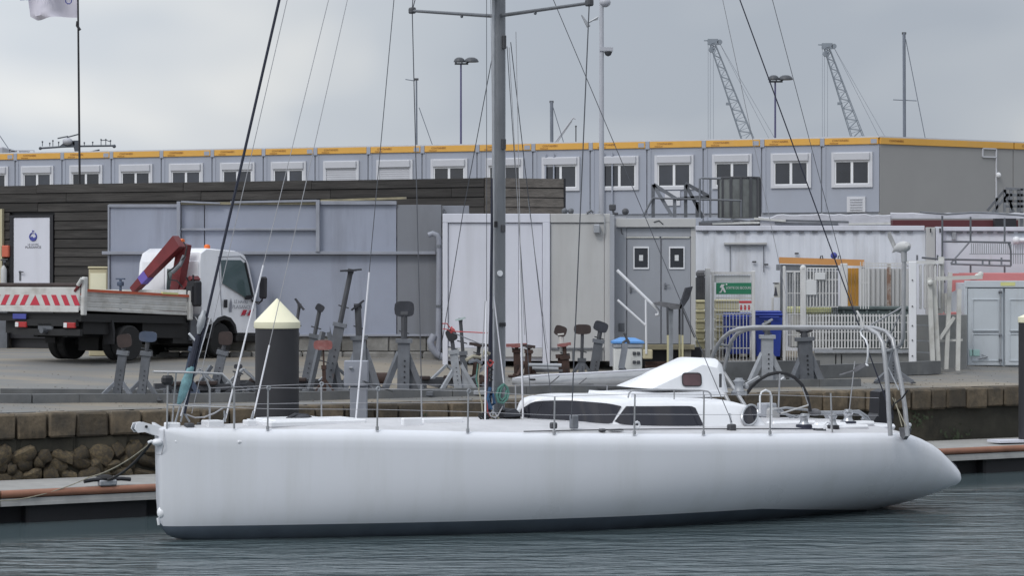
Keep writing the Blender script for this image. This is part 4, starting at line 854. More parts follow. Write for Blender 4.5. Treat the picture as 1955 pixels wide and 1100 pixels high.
# tarpaulin and clutter on the containers' roofs
Yt_ = 63.9
def sheet(name, pxs, tops, bots, Yq, dep, m, par=None, **kw):
    mb = MB(); n = len(pxs)
    for j, y_ in ((0, Yq), (1, Yq + dep)):
        for i in range(n):
            mb.v.append(W(pxs[i], tops[i] - (0 if j == 0 else 1.5), y_)); mb.v.append(W(pxs[i], bots[i], y_))
    for i in range(n - 1):
        a, b_, c, d = 2*i, 2*i+1, 2*i+3, 2*i+2
        mb.f += [(a, b_, c, d), (2*n+a, 2*n+d, 2*n+c, 2*n+b_), (a, d, 2*n+d, 2*n+a), (b_, 2*n+b_, 2*n+c, c)]; mb.m += [0]*4
    mb.f += [(0, 2*n, 2*n+1, 1), (2*n-2, 2*n-1, 4*n-1, 4*n-2)]; mb.m += [0]*2
    return mb.build(name, m, par, **kw)
random.seed(21)
xs = list(range(1448, 1706, 12)); o = sheet('tarpaulin', xs, [411 + random.uniform(-1.5, 1.5) + (5 if x < 1475 else 0) for x in xs], [431 for x in xs], 64.3, 2.2, MT['tarp']); tag(o, 'pale crumpled tarpaulin lying over the long container roof', 'tarpaulin')
xs = list(range(1700, 1990, 14)); o = sheet('roof_tube_cover', xs, [408 + random.uniform(-.8, .8) for x in xs], [417 for x in xs], 64.6, .5, MT['tarp']); tag(o, 'rolled pale cover along the top of the right container', 'rolled cover')
xs = list(range(1334, 1452, 9)); o = sheet('roof_scrap', xs, [422 + random.uniform(-4, 3) for x in xs], [431 for x in xs], 64.3, 1.6, MT['junk']); tag(o, 'strip of grey scrap lying on the left end of the container roof', 'scrap')
for i, (a, c, e, f_) in enumerate(((1338, 424, 1400, 421), (1360, 427, 1450, 425), (1395, 418, 1446, 426), (1440, 417, 1500, 422), (1480, 426, 1600, 428), (1620, 428, 1700, 427), (1500, 421, 1620, 424))):
    mb = MB(); mb.beam(W(a, c, 64.2 + i*.02), W(e, f_, 64.2 + i*.02), .05, .05)
    tag(mb.build('roof_batten', MT['white_dirty' if i % 2 else 'galv']), ['grey batten at the left end of the long container roof', 'white batten under the scrap at the left of the container roof', 'grey sloping batten on the container roof below the mesh tank', 'white sloping batten just left of the tarpaulin', 'long grey batten along the lower edge of the tarpaulin', 'white batten at the right end of the tarpaulin', 'grey batten lying across the middle of the tarpaulin'][i], 'batten', 'loose battens on the container roof')
# rack with mesh screen on the roof
Yk = 70; rk = thing('roof_rack_frame', 'grey angled steel frames standing behind the grey cabin roof', 'frame', W(1300, 418, Yk))
for pts in (((1247, 415), (1247, 352)), ((1247, 352), (1283, 412)), ((1248, 352), (1292, 380)), ((1292, 380), (1340, 376)), ((1309, 415), (1309, 352)), ((1309, 350), (1354, 375)), ((1310, 354), (1342, 416)), ((1288, 415), (1288, 378)), ((1331, 415), (1331, 385)), ((1340, 377), (1356, 376))):
    mb = MB(); mb.beam(W(*pts[0], Yk), W(*pts[1], Yk), .09, .09); mb.build('steel_bar', MT['galv'], rk)
for pts in (((1336, 415), (1336, 341), (1342, 340), (1376, 341)), ((1356, 415), (1356, 342)), ((1246, 378), (1416, 383)), ((1228, 413), (1246, 378)), ((1415, 383), (1415, 415))): tb(pts, .03, MT['galv'], rk, 'pipe', Yk - .1)
tg = thing('mesh_tank', 'tall dark grey mesh screened tank on the roof before the offices', 'tank', W(1410, 416, 71)); kk = 71 / F
mb = MB(); c = W(1411, 416, 71); mb.lathe([(39*kk, 0), (39*kk, 75*kk), (37*kk, 75.5*kk)], c, 24); mb.build('mesh_wall', mat('mesh_grey', (.13,.14,.14), .8, var=.25, scale=4, stain=(.2,.21,.2), samt=.5, sscale=(2,2,.5)), tg, smooth=True)
for a in (0, .5, 1.0, -.5, -1.0, -1.45, 1.45):
    mb = MB(); mb.box(c + Vector((39*kk*math.sin(a) - .035, -39*kk*math.cos(a) - .03, 0)), c + Vector((39*kk*math.sin(a) + .035, -39*kk*math.cos(a) + .02, 77*kk))); mb.build('stave', MT['darksteel'], tg)
mb = MB(); mb.lathe([(40*kk, 74*kk), (40.5*kk, 76*kk), (40*kk, 78*kk)], c, 24); mb.build('rim', MT['darksteel'], tg)
# steel stairs at far right by the office wing
Ys_ = 92; sr = thing('access_stairs', 'grey steel stairs and landing at the far right before the offices', 'stairs', gbase(1940, Ys_))
for pts in (((1885, 402), (1918, 362)), ((1895, 405), (1925, 370)), ((1918, 362), (1935, 405)), ((1920, 360), (1975, 362)), ((1920, 372), (1975, 373)), ((1916, 384), (1975, 384)), ((1903, 378), (1903, 405)), ((1918, 362), (1918, 405)), ((1930, 362), (1930, 405)), ((1950, 360), (1950, 405)), ((1944, 362), (1944, 405)), ((1920, 394), (1975, 394))):
    mb = MB(); mb.beam(W(*pts[0], Ys_), W(*pts[1], Ys_), .09, .09); mb.build('steel_bar', MT['galv'], sr)
for px in (1903, 1930, 1950): mb = MB(); a = W(px, 405, Ys_ + .3); mb.beam(a, Vector((a.x, a.y, gbase(px, Ys_).z)), .1, .1); mb.build('leg', MT['galv'], sr)

# ---- fence enclosure
Yf = 60.0; kf = Yf / F
def post(px, pt, pb, w_, m, par, Yq=Yf, cap=False, name='post'):
    mb = MB(); a = W(px - w_/2, pb, Yq); c = W(px + w_/2, pt, Yq); mb.bbox((a.x, Yq - .08, a.z), (c.x, Yq + .04, c.z), .015)
    if cap: cc = W(px, pt, Yq); mb.ball(cc + Vector((0, -.02, 0)), w_ * .55 * Yq / F, 10, 6)
    return mb.build(name, m, par)
def bars(px0, px1, pt, pb, step, m, par, Yq=Yf, r=.014, rails=()):
    mb = MB(); px = px0
    while px < px1: a = W(px, pb, Yq); c = W(px, pt, Yq); mb.box((a.x - r, Yq - r, a.z), (a.x + r, Yq + r, c.z)); px += step
    for py in rails: mb.box(W(px0, py + 1, Yq + .015), W(px1, py - 1, Yq + .015) + Vector((0, .02, 0)))
    return tag(mb.build('infill_bars', m, par), kind='stuff')
gt = thing('fence_gate', 'white barred gate with green sign between two white posts', 'gate', gbase(1392, Yf))
for a, c, w_ in ((1351, 512, 10), (1361, 518, 5)): post(a, c, 700, w_, MT['fence'], gt, name='gate_post')
post(1438, 517, 705, 7, MT['fence'], gt, name='gate_frame'); mb = MB(); mb.box(W(1364, 708, Yf-.05), W(1441, 703, Yf) + Vector((0, .03, 0))); mb.build('gate_frame', MT['fence'], gt); mb = MB(); mb.box(W(1345, 524, Yf-.04), W(1441, 519, Yf) + Vector((0, .03, 0))); mb.build('gate_frame', MT['fence'], gt)
bars(1367, 1436, 600, 702, 6.5, MT['fence'], gt, r=.008, rails=(600, 624, 665, 690)); bars(1367, 1436, 524, 600, 5.0, MT['fence'], gt, r=.005, rails=(551,))
g_ = mk('green_sign', 1367, 540, 1434, 562, Yf - .07, Yf - .05, Yf, MT['green'], gt, .002)
text('EMERGENCY EXIT' if False else 'SORTIE DE SECOURS', 'lettering', MT['signwhite'], .085, face_M(W(1410, 550, Yf - .075), (1,0,0)), g_, sx=.75)
mb = MB(); P = lambda a, c: W(a, c, Yf - .073)
mb.prism([P(1372,559), P(1376,556), P(1378,550), P(1374,549), P(1377,543), P(1384,543), P(1381,547), P(1383,551), P(1386,558), P(1383,559), P(1380,553), P(1377,559)], (0, -.003, 0)); mb.ball(P(1387, 543.5), .022, 8, 6); mb.build('pictogram', MT['signwhite'], g_)
mk('white_board', 1364, 526, 1433, 539, Yf + .02, Yf + .04, Yf, MT['signwhite'], gt, .002)
s_ = mk('red_white_sign', 1410, 574, 1435, 594, Yf - .07, Yf - .05, Yf, MT['signwhite'], gt, .002); mk('sign_header', 1410.5, 574.5, 1434.5, 579, Yf - .075, Yf - .071, Yf, MT['signred'], s_, .001)
for px in (1415, 1422.5, 1430):                # three small red figures, as far as the photo shows them
    mb = MB(); c = W(px, 584, Yf - .073); mb.ball(c, .022, 8, 6); mb.prism([c + Vector((-.03, 0, -.03)), c + Vector((.03, 0, -.03)), c + Vector((.018, 0, -.10)), c + Vector((-.018, 0, -.10))], (0, -.003, 0)); mb.build('pictogram', MT['signred'], s_)
mb = MB(); mb.beam(W(1367, 569, Yf-.03), W(1436, 569, Yf-.03), .03, .03); mb.build('gate_rail', MT['white_dirty'], gt)
# enclosure panels to the right of the gate
fe = thing('fence', 'white post and bar fence enclosing the bins at the right', 'fence', gbase(1600, Yf))
def fpanel(px0, px1, pt, pb, step, par, rails, r=.009, y=Yf): bars(px0, px1, pt, pb, step, MT['fence'], par, r=r, rails=rails, Yq=y)
post(1497, 508, 702, 5, MT['fence'], fe); post(1533, 512, 690, 11, MT['fence'], fe, cap=True); post(1517, 520, 600, 4, MT['fence'], fe, Yf + .3)
mb = MB(); mb.box(W(1496, 520, Yf-.03), W(1530, 517, Yf) + Vector((0, .03, 0))); mb.build('rail', MT['fence'], fe)
fpanel(1503, 1530, 520, 690, 5.0, fe, (560, 600, 640), .006)
fpanel(1541, 1600, 512, 586, 6.0, fe, (512, 534, 560, 586), .014); fpanel(1541, 1734, 600, 666, 6.0, fe, (603, 616, 634, 650, 665), .016); fpanel(1643, 1660, 500, 590, 5, fe, (510, 540), .010)
fpanel(1653, 1745, 502, 512, 6, fe, (503, 508), .006)
post(1611, 503, 586, 13, MT['fence'], fe, Yf + .1)
post(1742, 499, 706, 14, MT['white'], fe, Yf - .3, name='post')
for py in (535, 585, 622, 650, 680): mb = MB(); mb.cyl(W(1742, py, Yf-.385), W(1742, py, Yf-.4), .018, n=8); mb.build('bolt', MT['darksteel'], fe)
mb = MB(); mb.box(W(1731, 504, Yf-.1), W(1800, 498, Yf) + Vector((0, .05, 0))); mb.build('rail', MT['fence'], fe)
for px, w_ in ((1757, 4), (1766, 4.5), (1775, 3.5), (1785, 4), (1793, 3.5)): post(px, 506, 590, w_, MT['fence'], fe, Yf, name='pale')
mb = MB(); mb.box(W(1555, 674, Yf-.02), W(1750, 668, Yf) + Vector((0, .05, 0))); mb.build('rail', MT['galv_light'], fe)
s_ = mk('white_panel', 1555, 520, 1575, 534, Yf - .06, Yf - .03, Yf, MT['signwhite'], fe, .004); s_ = mk('white_panel', 1537, 535, 1558, 563, Yf - .06, Yf - .03, Yf, MT['signwhite'], fe, .004)
mb = MB()
for i in range(27): px = 1502 + i*3.7; mb.box(W(px, 600, Yf+.25), W(px + .7, 520, Yf+.25) + Vector((0, .01, 0)))
for i in range(21): py = 520 + i*4; mb.box(W(1502, py + .7, Yf+.24), W(1600, py, Yf+.24) + Vector((0, .01, 0)))
tag(mb.build('wire_mesh', MT['galv_light'], fe), kind='stuff')
mb = MB()
for i in range(40): px = 1545 + i*4.9; mb.box(W(px, 664, Yf+.2), W(px + .9, 602, Yf+.2) + Vector((0, .01, 0)))
tag(mb.build('wire_mesh', MT['darksteel'], fe), kind='stuff')
# low grey wall below the fence
lw = thing('low_wall', 'low grey concrete wall under the barred fence', 'wall', gbase(1650, Yf + .1)); zb = gbase(1650, Yf).z - .2
for a, c in ((1553, 1596), (1597, 1607), (1608, 1736)):
    mb = MB(); p = W(a + .5, 675, Yf); q = W(c - .5, 675, Yf); mb.bbox((p.x, Yf + .06, zb), (q.x, Yf + .3, p.z), .01); mb.build('wall_slab', MT['lowwall'], lw)
mb = MB(); p = W(1736, 0, Yf); q = W(1858, 600, Yf); mb.bbox((p.x, Yf + .8, zb), (q.x, Yf + 1.0, W(0, 602, Yf).z), .01); mb.build('wall_slab', MT['lowwall'], lw)
for py in (620, 650, 672): mb = MB(); mb.beam(W(1740, py, Yf+.2), W(1778, py + 2, Yf+.2), .03, .03); mb.build('rail', MT['galv_light'], lw)
# small sign on the white container beside the gate
o = thing('figure_sign', 'small pale sign with a dark figure between gate and orange board', 'sign', W(1480, 568, Y3 - .4)); 
mk('plate', 1475, 539, 1487, 568, Y3 - .42, Y3 - .40, Y3, MT['white_dirty'], o, .003); mb = MB(); Q = lambda a, c: W(a, c, Y3 - .425); mb.prism([Q(1477,565), Q(1479,556), Q(1480,548), Q(1482,548), Q(1483,556), Q(1485,565)], (0,-.004,0)); mb.prism([Q(1475.5,542), Q(1486.5,542), Q(1486.5,540), Q(1475.5,540)], (0,-.004,0)); mb.build('figure', MT['ink'], o)
mk('support', 1470, 568, 1474, 690, Y3 - .42, Y3 - .36, Y3, MT['fence'], o)
# stacks of pale yellow crates
Yc = 61.6
for i, (px0, px1, py0, py1, n, lab) in enumerate(((1330, 1346, 573, 668, 5, 'stack of pale yellow crates left of the gate posts'), (1367, 1412, 572, 668, 5, 'taller stack of pale yellow crates right behind the barred gate'))):
    for j in range(n):
        h_ = (py1 - py0) / n; a = W(px0, py1 - j*h_ - .8, Yc); c = W(px1, py1 - (j+1)*h_, Yc); cr_ = thing('crate', ['bottom', 'second', 'middle', 'fourth', 'top'][j] + ' crate in the ' + lab, 'crate', Vector(((a.x+c.x)/2, Yc, a.z)), 0, 'pale yellow crates behind the fence')
        mb = MB(); mb.bbox((a.x, Yc, a.z), (c.x, Yc + .5, c.z), .02); mb.build('body', MT['cratey'], cr_)
        mb = MB(); mb.bbox((a.x - .02, Yc - .03, c.z - .06), (c.x + .02, Yc + .53, c.z - .01), .01); mb.build('rim', MT['cratey'], cr_)
o = mk('crate_plinth', 1329, 669, 1413, 698, Yc, Yc + .6, Yc, MT['concrete'], None); tag(o, 'concrete block carrying the pale yellow crates behind the gate', 'block')
# mesh panel above left crates
o = thing('mesh_cage', 'small dark mesh panel above the pale yellow crates at the gate', 'mesh panel', W(1338, 573, 62)); mb = MB()
for a in range(1330, 1349, 4): mb.box(W(a, 572, 62), W(a + 1.3, 522, 62) + Vector((0, .02, 0)))
for a in (522, 530, 545, 560, 571): mb.box(W(1329, a + 1, 62), W(1349, a, 62) + Vector((0, .02, 0)))
tag(mb.build('mesh_bars', MT['darksteel'], o), kind='stuff'); mb = MB(); mb.bbox(W(1330, 530, 62.2), W(1348, 516, 62.2) + Vector((0, .3, 0)), .05); mb.build('top_roll', MT['junk'], o); mb = MB(); mb.box(W(1329, 573, 62.2), W(1349, 530, 62.2) + Vector((0, .2, 0))); mb.build('backing', MT['rubpad'], o)
# blue wheelie bins
def bin_(px0, px1, ptop, pbot, Yq, label):
    a = W(px0, pbot, Yq); c = W(px1, ptop, Yq); g = gbase((px0+px1)/2, Yq).z; t = thing('wheelie_bin', label, 'bin', Vector(((a.x+c.x)/2, Yq, g)), 0, 'blue wheelie bins'); hw = (c.x - a.x)/2; hh = c.z - g
    mb = MB(); mb.add([(-hw*.8, .05, .12), (hw*.8, .05, .12), (hw*.8, .6, .12), (-hw*.8, .6, .12), (-hw*.96, 0, hh*.9), (hw*.96, 0, hh*.9), (hw*.96, .72, hh*.9), (-hw*.96, .72, hh*.9)], [(3,2,1,0), (4,5,6,7), (0,1,5,4), (1,2,6,5), (2,3,7,6), (3,0,4,7)]); mb.build('body', MT['bin_blue'], t, local=True)
    mb = MB(); mb.bbox((-hw, -.04, hh*.9), (hw, .76, hh*.95), .02); mb.bbox((-hw*.95, 0, hh*.95), (hw*.95, .74, hh), .03); mb.build('lid', MT['bin_blue'], t, local=True)
    for s_ in (-1, 1): mb = MB(); mb.cyl((s_*hw*.85 - .04, .62, .13), (s_*hw*.85 + .04, .62, .13), .13, n=14); mb.build('wheel', MT['blackrub'], t, local=True, smooth=True)
    mb = MB(); mb.tube([(-hw*.7, -.07, hh*.88), (hw*.7, -.07, hh*.88)], .02, 6); mb.build('handle', MT['bin_blue'], t, local=True)
bin_(1382, 1437, 598, 703, 61.0, 'blue wheelie bin behind the barred gate under the green sign'); bin_(1441, 1495, 594, 703, 60.6, 'blue wheelie bin in the open gap right of the gate')
# shelter with orange fascia
oh = thing('bin_shelter', 'open shelter with an orange roof board above the bins', 'shelter', gbase(1570, 61.5)); Yo = 61.5
mb = MB(); mb.prism([W(1488, 491, Yo), W(1650, 496, Yo), W(1650, 508, Yo), W(1488, 503, Yo)], (0, .1, 0)); mb.build('roof_board', MT['orangewood'], oh)
mb = MB(); mb.prism([W(1490, 505, Yo+.05), W(1600, 507, Yo+.05), W(1600, 517, Yo+.05), W(1490, 516, Yo+.05)], (0, 1, 0)); mb.build('under_beam', MT['galv'], oh)
for px in (1492, 1648): mb = MB(); mb.beam(W(px, 508, Yo+.1), Vector((W(px,0,Yo).x, Yo+.1, gbase(px, Yo).z)), .06, .06); mb.build('post', MT['galv'], oh)
for px in (1566, 1600): mb = MB(); mb.tube([W(px, 494, Yo), W(px+1, 489, Yo), W(px+4, 488, Yo), W(px+5, 494, Yo)], .015, 5); mb.build('shackle', MT['darksteel'], oh)
for k_, px in enumerate((1619, 1626, 1633)):
    o = mk('orange_board', px, 512, px + 6.4, 590, 61.9, 61.95, 61.9, MT['orangedoor'], oh, .005)
mk('back_panel', 1502, 518, 1600, 600, 62.4, 62.5, 62.4, MT['cont_grey'], oh)
# white corrugated sheets with a rusty joint
ws = thing('corrugated_sheet', 'white corrugated steel sheet with a rusty vertical joint', 'sheet', gbase(1690, 61.2)); Yw = 61.2
px = 1645
while px < 1742:
    a = W(px, 0, Yw).x; b2 = W(px + 9.2, 0, Yw).x; q = b2 - a; z1_ = W(0, 513, Yw).z; z0_ = W(0, 592, Yw).z; mb = MB()
    if not 1690 < px < 1700: mb.prism([(a, Yw + .05, z0_), (a + q*.2, Yw, z0_), (a + q*.7, Yw, z0_), (a + q*.95, Yw + .05, z0_)], (0, 0, z1_ - z0_)); mb.build('corrugation', MT['cont_pale_grey'], ws)
    px += 9.2
mk('sheet_back', 1644, 513, 1742, 660, Yw + .05, Yw + .1, Yw, MT['cont_pale_grey'], ws); mk('rusty_joint', 1693, 503, 1701, 592, Yw - .05, Yw - .01, Yw, mat('rust_joint', (.46,.44,.42), .8, rust=(.42,.55), scale=4), ws)
# yellow lidded box and grey skip
yb = thing('yellow_lid_box', 'long bin with a pale yellow lid under the shelter', 'bin', gbase(1550, 60.9)); mk('lid', 1507, 586, 1590, 600, 60.9, 61.6, 60.9, MT['yellowpale'], yb, .04); mk('body', 1510, 600, 1588, 664, 60.95, 61.55, 60.9, MT['white_dirty'], yb, .03)
sk = thing('skip', 'grey green waste skip behind the barred fence', 'skip', gbase(1665, 60.8)); mk('body', 1594, 590, 1740, 672, 60.6, 61.1, 60.6, MT['skip'], sk, .05); mk('rim', 1591, 585, 1742, 592, 60.55, 61.15, 60.6, MT['skip'], sk, .02)
for px in range(1608, 1738, 22): mk('rib', px, 593, px + 5, 668, 60.54, 60.61, 60.6, MT['skip'], sk, .01)
# white weathered trestle of timbers
tr = thing('timber_trestle', 'weathered white timber trestle of slanting posts beside the pale blue container', 'trestle', gbase(1810, 59.6)); Yq = 59.6
for p0, p1, w_, y_ in (((1774, 530), (1781, 705), .1, 0), ((1784, 535), (1793, 706), .1, .1), ((1804, 490), (1802, 600), .12, .5), ((1817, 520), (1809, 706), .09, .2), ((1830, 552), (1827, 708), .09, -.1), ((1786, 532), (1873, 529), .09, -.15), ((1824, 606), (1796, 648), .07, .15), ((1795, 652), (1842, 650), .05, .3), ((1812, 560), (1812, 600), .08, .4), ((1792, 505), (1792, 560), .07, .5)):
    mb = MB(); mb.beam(W(*p0, Yq) + Vector((0, y_, 0)), W(*p1, Yq) + Vector((0, y_, 0)), w_ * 1.05, w_); mb.build('timber', MT['white_dirty'], tr)
for px, py in ((1866, 528), (1872, 524), (1776, 540)): mb = MB(); mb.ball(W(px, py, Yq - .1), .07, 8, 6); mb.build('bolt_knob', MT['white_dirty'], tr)
# faded red boat/box behind
rb = thing('faded_red_container', 'faded red container behind the trestle and the pale blue one', 'container', gbase(1860, 63)); mk('side', 1840, 521, 2060, 700, 63, 63.8, 63, MT['cont_red'], rb, .02); mk('side', 1792, 596, 1838, 650, 62.4, 62.9, 62.6, MT['cont_red'], rb, .02)
mb = MB(); mb.prism([W(1812, 522, 62.98), W(1870, 522, 62.98), W(1830, 552, 62.98), W(1812, 560, 62.98)], (0, -.03, 0)); mb.build('panel', MT['cont_red'], rb)
# pale blue container
Yb = 61.6; g = gbase(1900, Yb).z; bc = thing('pale_blue_container', 'pale blue grey container with double doors at the right edge', 'container', gbase(1930, Yb))
mk('body', 1843, 540, 2075, 702, Yb + .08, Yb + 2.2, Yb, MT['cont_blue'], bc); mk('top_beam', 1842, 536, 2075, 549, Yb - .02, Yb + .1, Yb, MT['cont_blue'], bc); mk('sticker', 1910, 539, 1938, 546, Yb - .025, Yb - .021, Yb, MT['yellowpale'], bc, .001)
mk('corner_post', 1841, 549.5, 1847, 702, Yb - .01, Yb + .1, Yb, MT['cont_blue'], bc)
for a, c in ((1848, 1915), (1919, 1986)):
    d_ = mk('door', a, 551, c, 698, Yb + .0, Yb + .08, Yb, MT['cont_blue'], bc)
    for py0, py1 in ((571, 632), (637, 690)):
        mb = MB(); aa, cc = a + 8, c - 8
        for q in ((aa, py0, cc, py0 + 2), (aa, py1 - 2, cc, py1), (aa, py0 + 2, aa + 2, py1 - 2), (cc - 2, py0 + 2, cc, py1 - 2)): cbox(mb, *q, Yb - .02, Yb + .01, Yb, .003)
        mb.build('panel_moulding', MT['cont_blue'], d_)
    mk('shadow_seam', aa + 2, 634, cc, 635.4, Yb - .012, Yb + .01, Yb, MT['galv'], d_, .001)
    rod = MB(); rod.tube([W(c - 5, 552, Yb - .05), W(c - 5, 697, Yb - .05)], .016, 6); rod.build('locking_rod', MT['galv_light'], d_)
    for py in (558, 640, 688): mb = MB(); q = W(c - 5, py, Yb - .05); mb.bbox(q - Vector((.04, .02, .03)), q + Vector((.04, .05, .03)), .008); mb.build('rod_bracket', MT['galv'], d_)
mk('poster', 1851, 668, 1870, 680, Yb - .02, Yb - .002, Yb, mat('pale_cyan', (.38,.58,.55), .6), bc, .001)
mb = MB(); mb.tube([W(1868, 686, Yb-.05), W(1886, 682, Yb-.05), W(1874, 678, Yb-.05)], .016, 6); mb.build('handle', MT['galv'], bc)
for px in (1860, 1900, 1946): mb = MB(); p = W(px, 702, Yb + .3); mb.bbox((p.x - .12, Yb + .1, g - .02), (p.x + .12, Yb + .9, p.z), .02); mb.build('foot_block', MT['darksteel'], bc)
# lying steel beams behind kerb, right
for i, (a, c, hgt, lab) in enumerate((((1345, 727), (1560, 722), .40, 'long dark steel beam lying behind the right kerb'), ((1562, 723), (1790, 714), .3, 'dark steel beam lying before the white fence post'), ((0, 752), (310, 754), .10, 'pale streaked steel beam lying on the left yard'))):
    p = G(*a); q = G(*c); mb = MB(); mb.beam(p + Vector((0,0,hgt/2)), q + Vector((0,0,hgt/2)), .22, hgt); tag(mb.build('steel_beam', MT['kerb']), lab, 'steel beam')

# ================================================================ upturned grey skiff
Ysk = 53.6
sk_ = thing('grey_skiff', 'long pale grey skiff lying on the quay behind the mast', 'skiff', gbase(1110, Ysk))
mb = MB(); n = 16; ringn = 9
for i in range(n + 1):
    t = i / n; px = 978 + (1262 - 978) * t; top = interp([(0, 722), (.1, 716), (.4, 712), (.8, 706), (1, 701)], t); bot = interp([(0, 734), (.12, 748), (.5, 750), (1, 743)], t); hw = interp([(0, .05), (.2, .4), (.5, .6), (1, .5)], t)
    c = W(px, (top + bot)/2, Ysk); hh = (bot - top)/2 * Ysk / F
    for k_ in range(ringn): a = math.pi * k_ / (ringn - 1); mb.v.append(c + Vector((0, -hw*math.sin(a)**.7 + .0 if True else 0, hh*math.cos(a))))
    for k_ in range(ringn): a = math.pi * k_ / (ringn - 1); mb.v.append(c + Vector((0, hw*math.sin(a)**.7, -hh*math.cos(a))))
for i in range(n):
    m_ = 2*ringn
    for k_ in range(m_): j = (k_+1) % m_; mb.f.append((i*m_+k_, i*m_+j, (i+1)*m_+j, (i+1)*m_+k_)); mb.m.append(0)
mb.f += [tuple(range(2*ringn)), tuple(n*2*ringn + k_ for k_ in range(2*ringn))]; mb.m += [0, 0]
mb.build('hull', MT['skiff'], sk_, smooth=50)
mb = MB(); mb.tube([W(984, 723, Ysk-.35), W(1050, 716, Ysk-.6), W(1120, 713, Ysk-.64), W(1240, 706, Ysk-.6)], .02, 6); mb.build('rubbing_strake', MT['cont_white'], sk_)
mb = MB(); c = W(1016, 725, Ysk - .55); mb.bbox(c - Vector((.07, .05, .02)), c + Vector((.07, 0, .02)), .01); mb.build('cleat', MT['black'], sk_)
mb = MB(); mb.tube([W(1036, 744, Ysk-.6), W(1060, 725, Ysk-.66), W(1068, 718, Ysk-.66)], .012, 5); mb.tube([W(1100, 738, Ysk-.68), W(1120, 722, Ysk-.68)], .012, 5); mb.build('strap', MT['junk'], sk_)
for px in (1030, 1150, 1230): o = W(px, 748, Ysk); mb = MB(); mb.bbox((o.x - .2, Ysk - .5, gbase(px, Ysk).z - .05), (o.x + .2, Ysk + .5, o.z + .06), .02); mb.build('chock', MT['darksteel'], sk_)
# pale tubes lying behind the skiff
for i, (a, c) in enumerate((((1008, 697), (1072, 698)), ((1016, 703), (1066, 705)))): mb = MB(); mb.cyl(W(*a, 54.6 + i*.2), W(*c, 54.6 + i*.2), .04, n=10); tag(mb.build('loose_tube', MT['galv_light']), ['upper', 'lower'][i] + ' of two pale tubes lying between rusty stands behind the skiff', 'tube')
mb = MB()
for i in range(4): mb.beam(W(1008, 709 - i*4, 55 + i*.2), W(1074, 708 - i*4, 55 + i*.2), .2, .05)
tag(mb.build('board_stack', MT['junk']), 'stack of grey boards under the pale tubes behind the skiff', 'board pile')
# dark drums on the yard
for px0, px1, pt, pb, lab in ((696, 748, 705, 728, 'dark brown hollow drum lying left of the big square pad stand'), (880, 926, 709, 735, 'dark rounded bollard block left of the mast foot')):
    p = G((px0+px1)/2, pb + 6); kq = p.y / F; r = (pb - pt)/2 * kq; mb = MB(); w_ = (px1-px0)/2*kq
    mb.lathe([(r*.75, -w_), (r, -w_*.75), (r, w_*.75), (r*.75, w_)], (0, 0, 0), 14, axis='X'); mb.v = [q + p + Vector((0, 0, r*.95)) for q in mb.v]; tag(mb.build('drum', MT['rusty'], smooth=True), lab, 'drum')

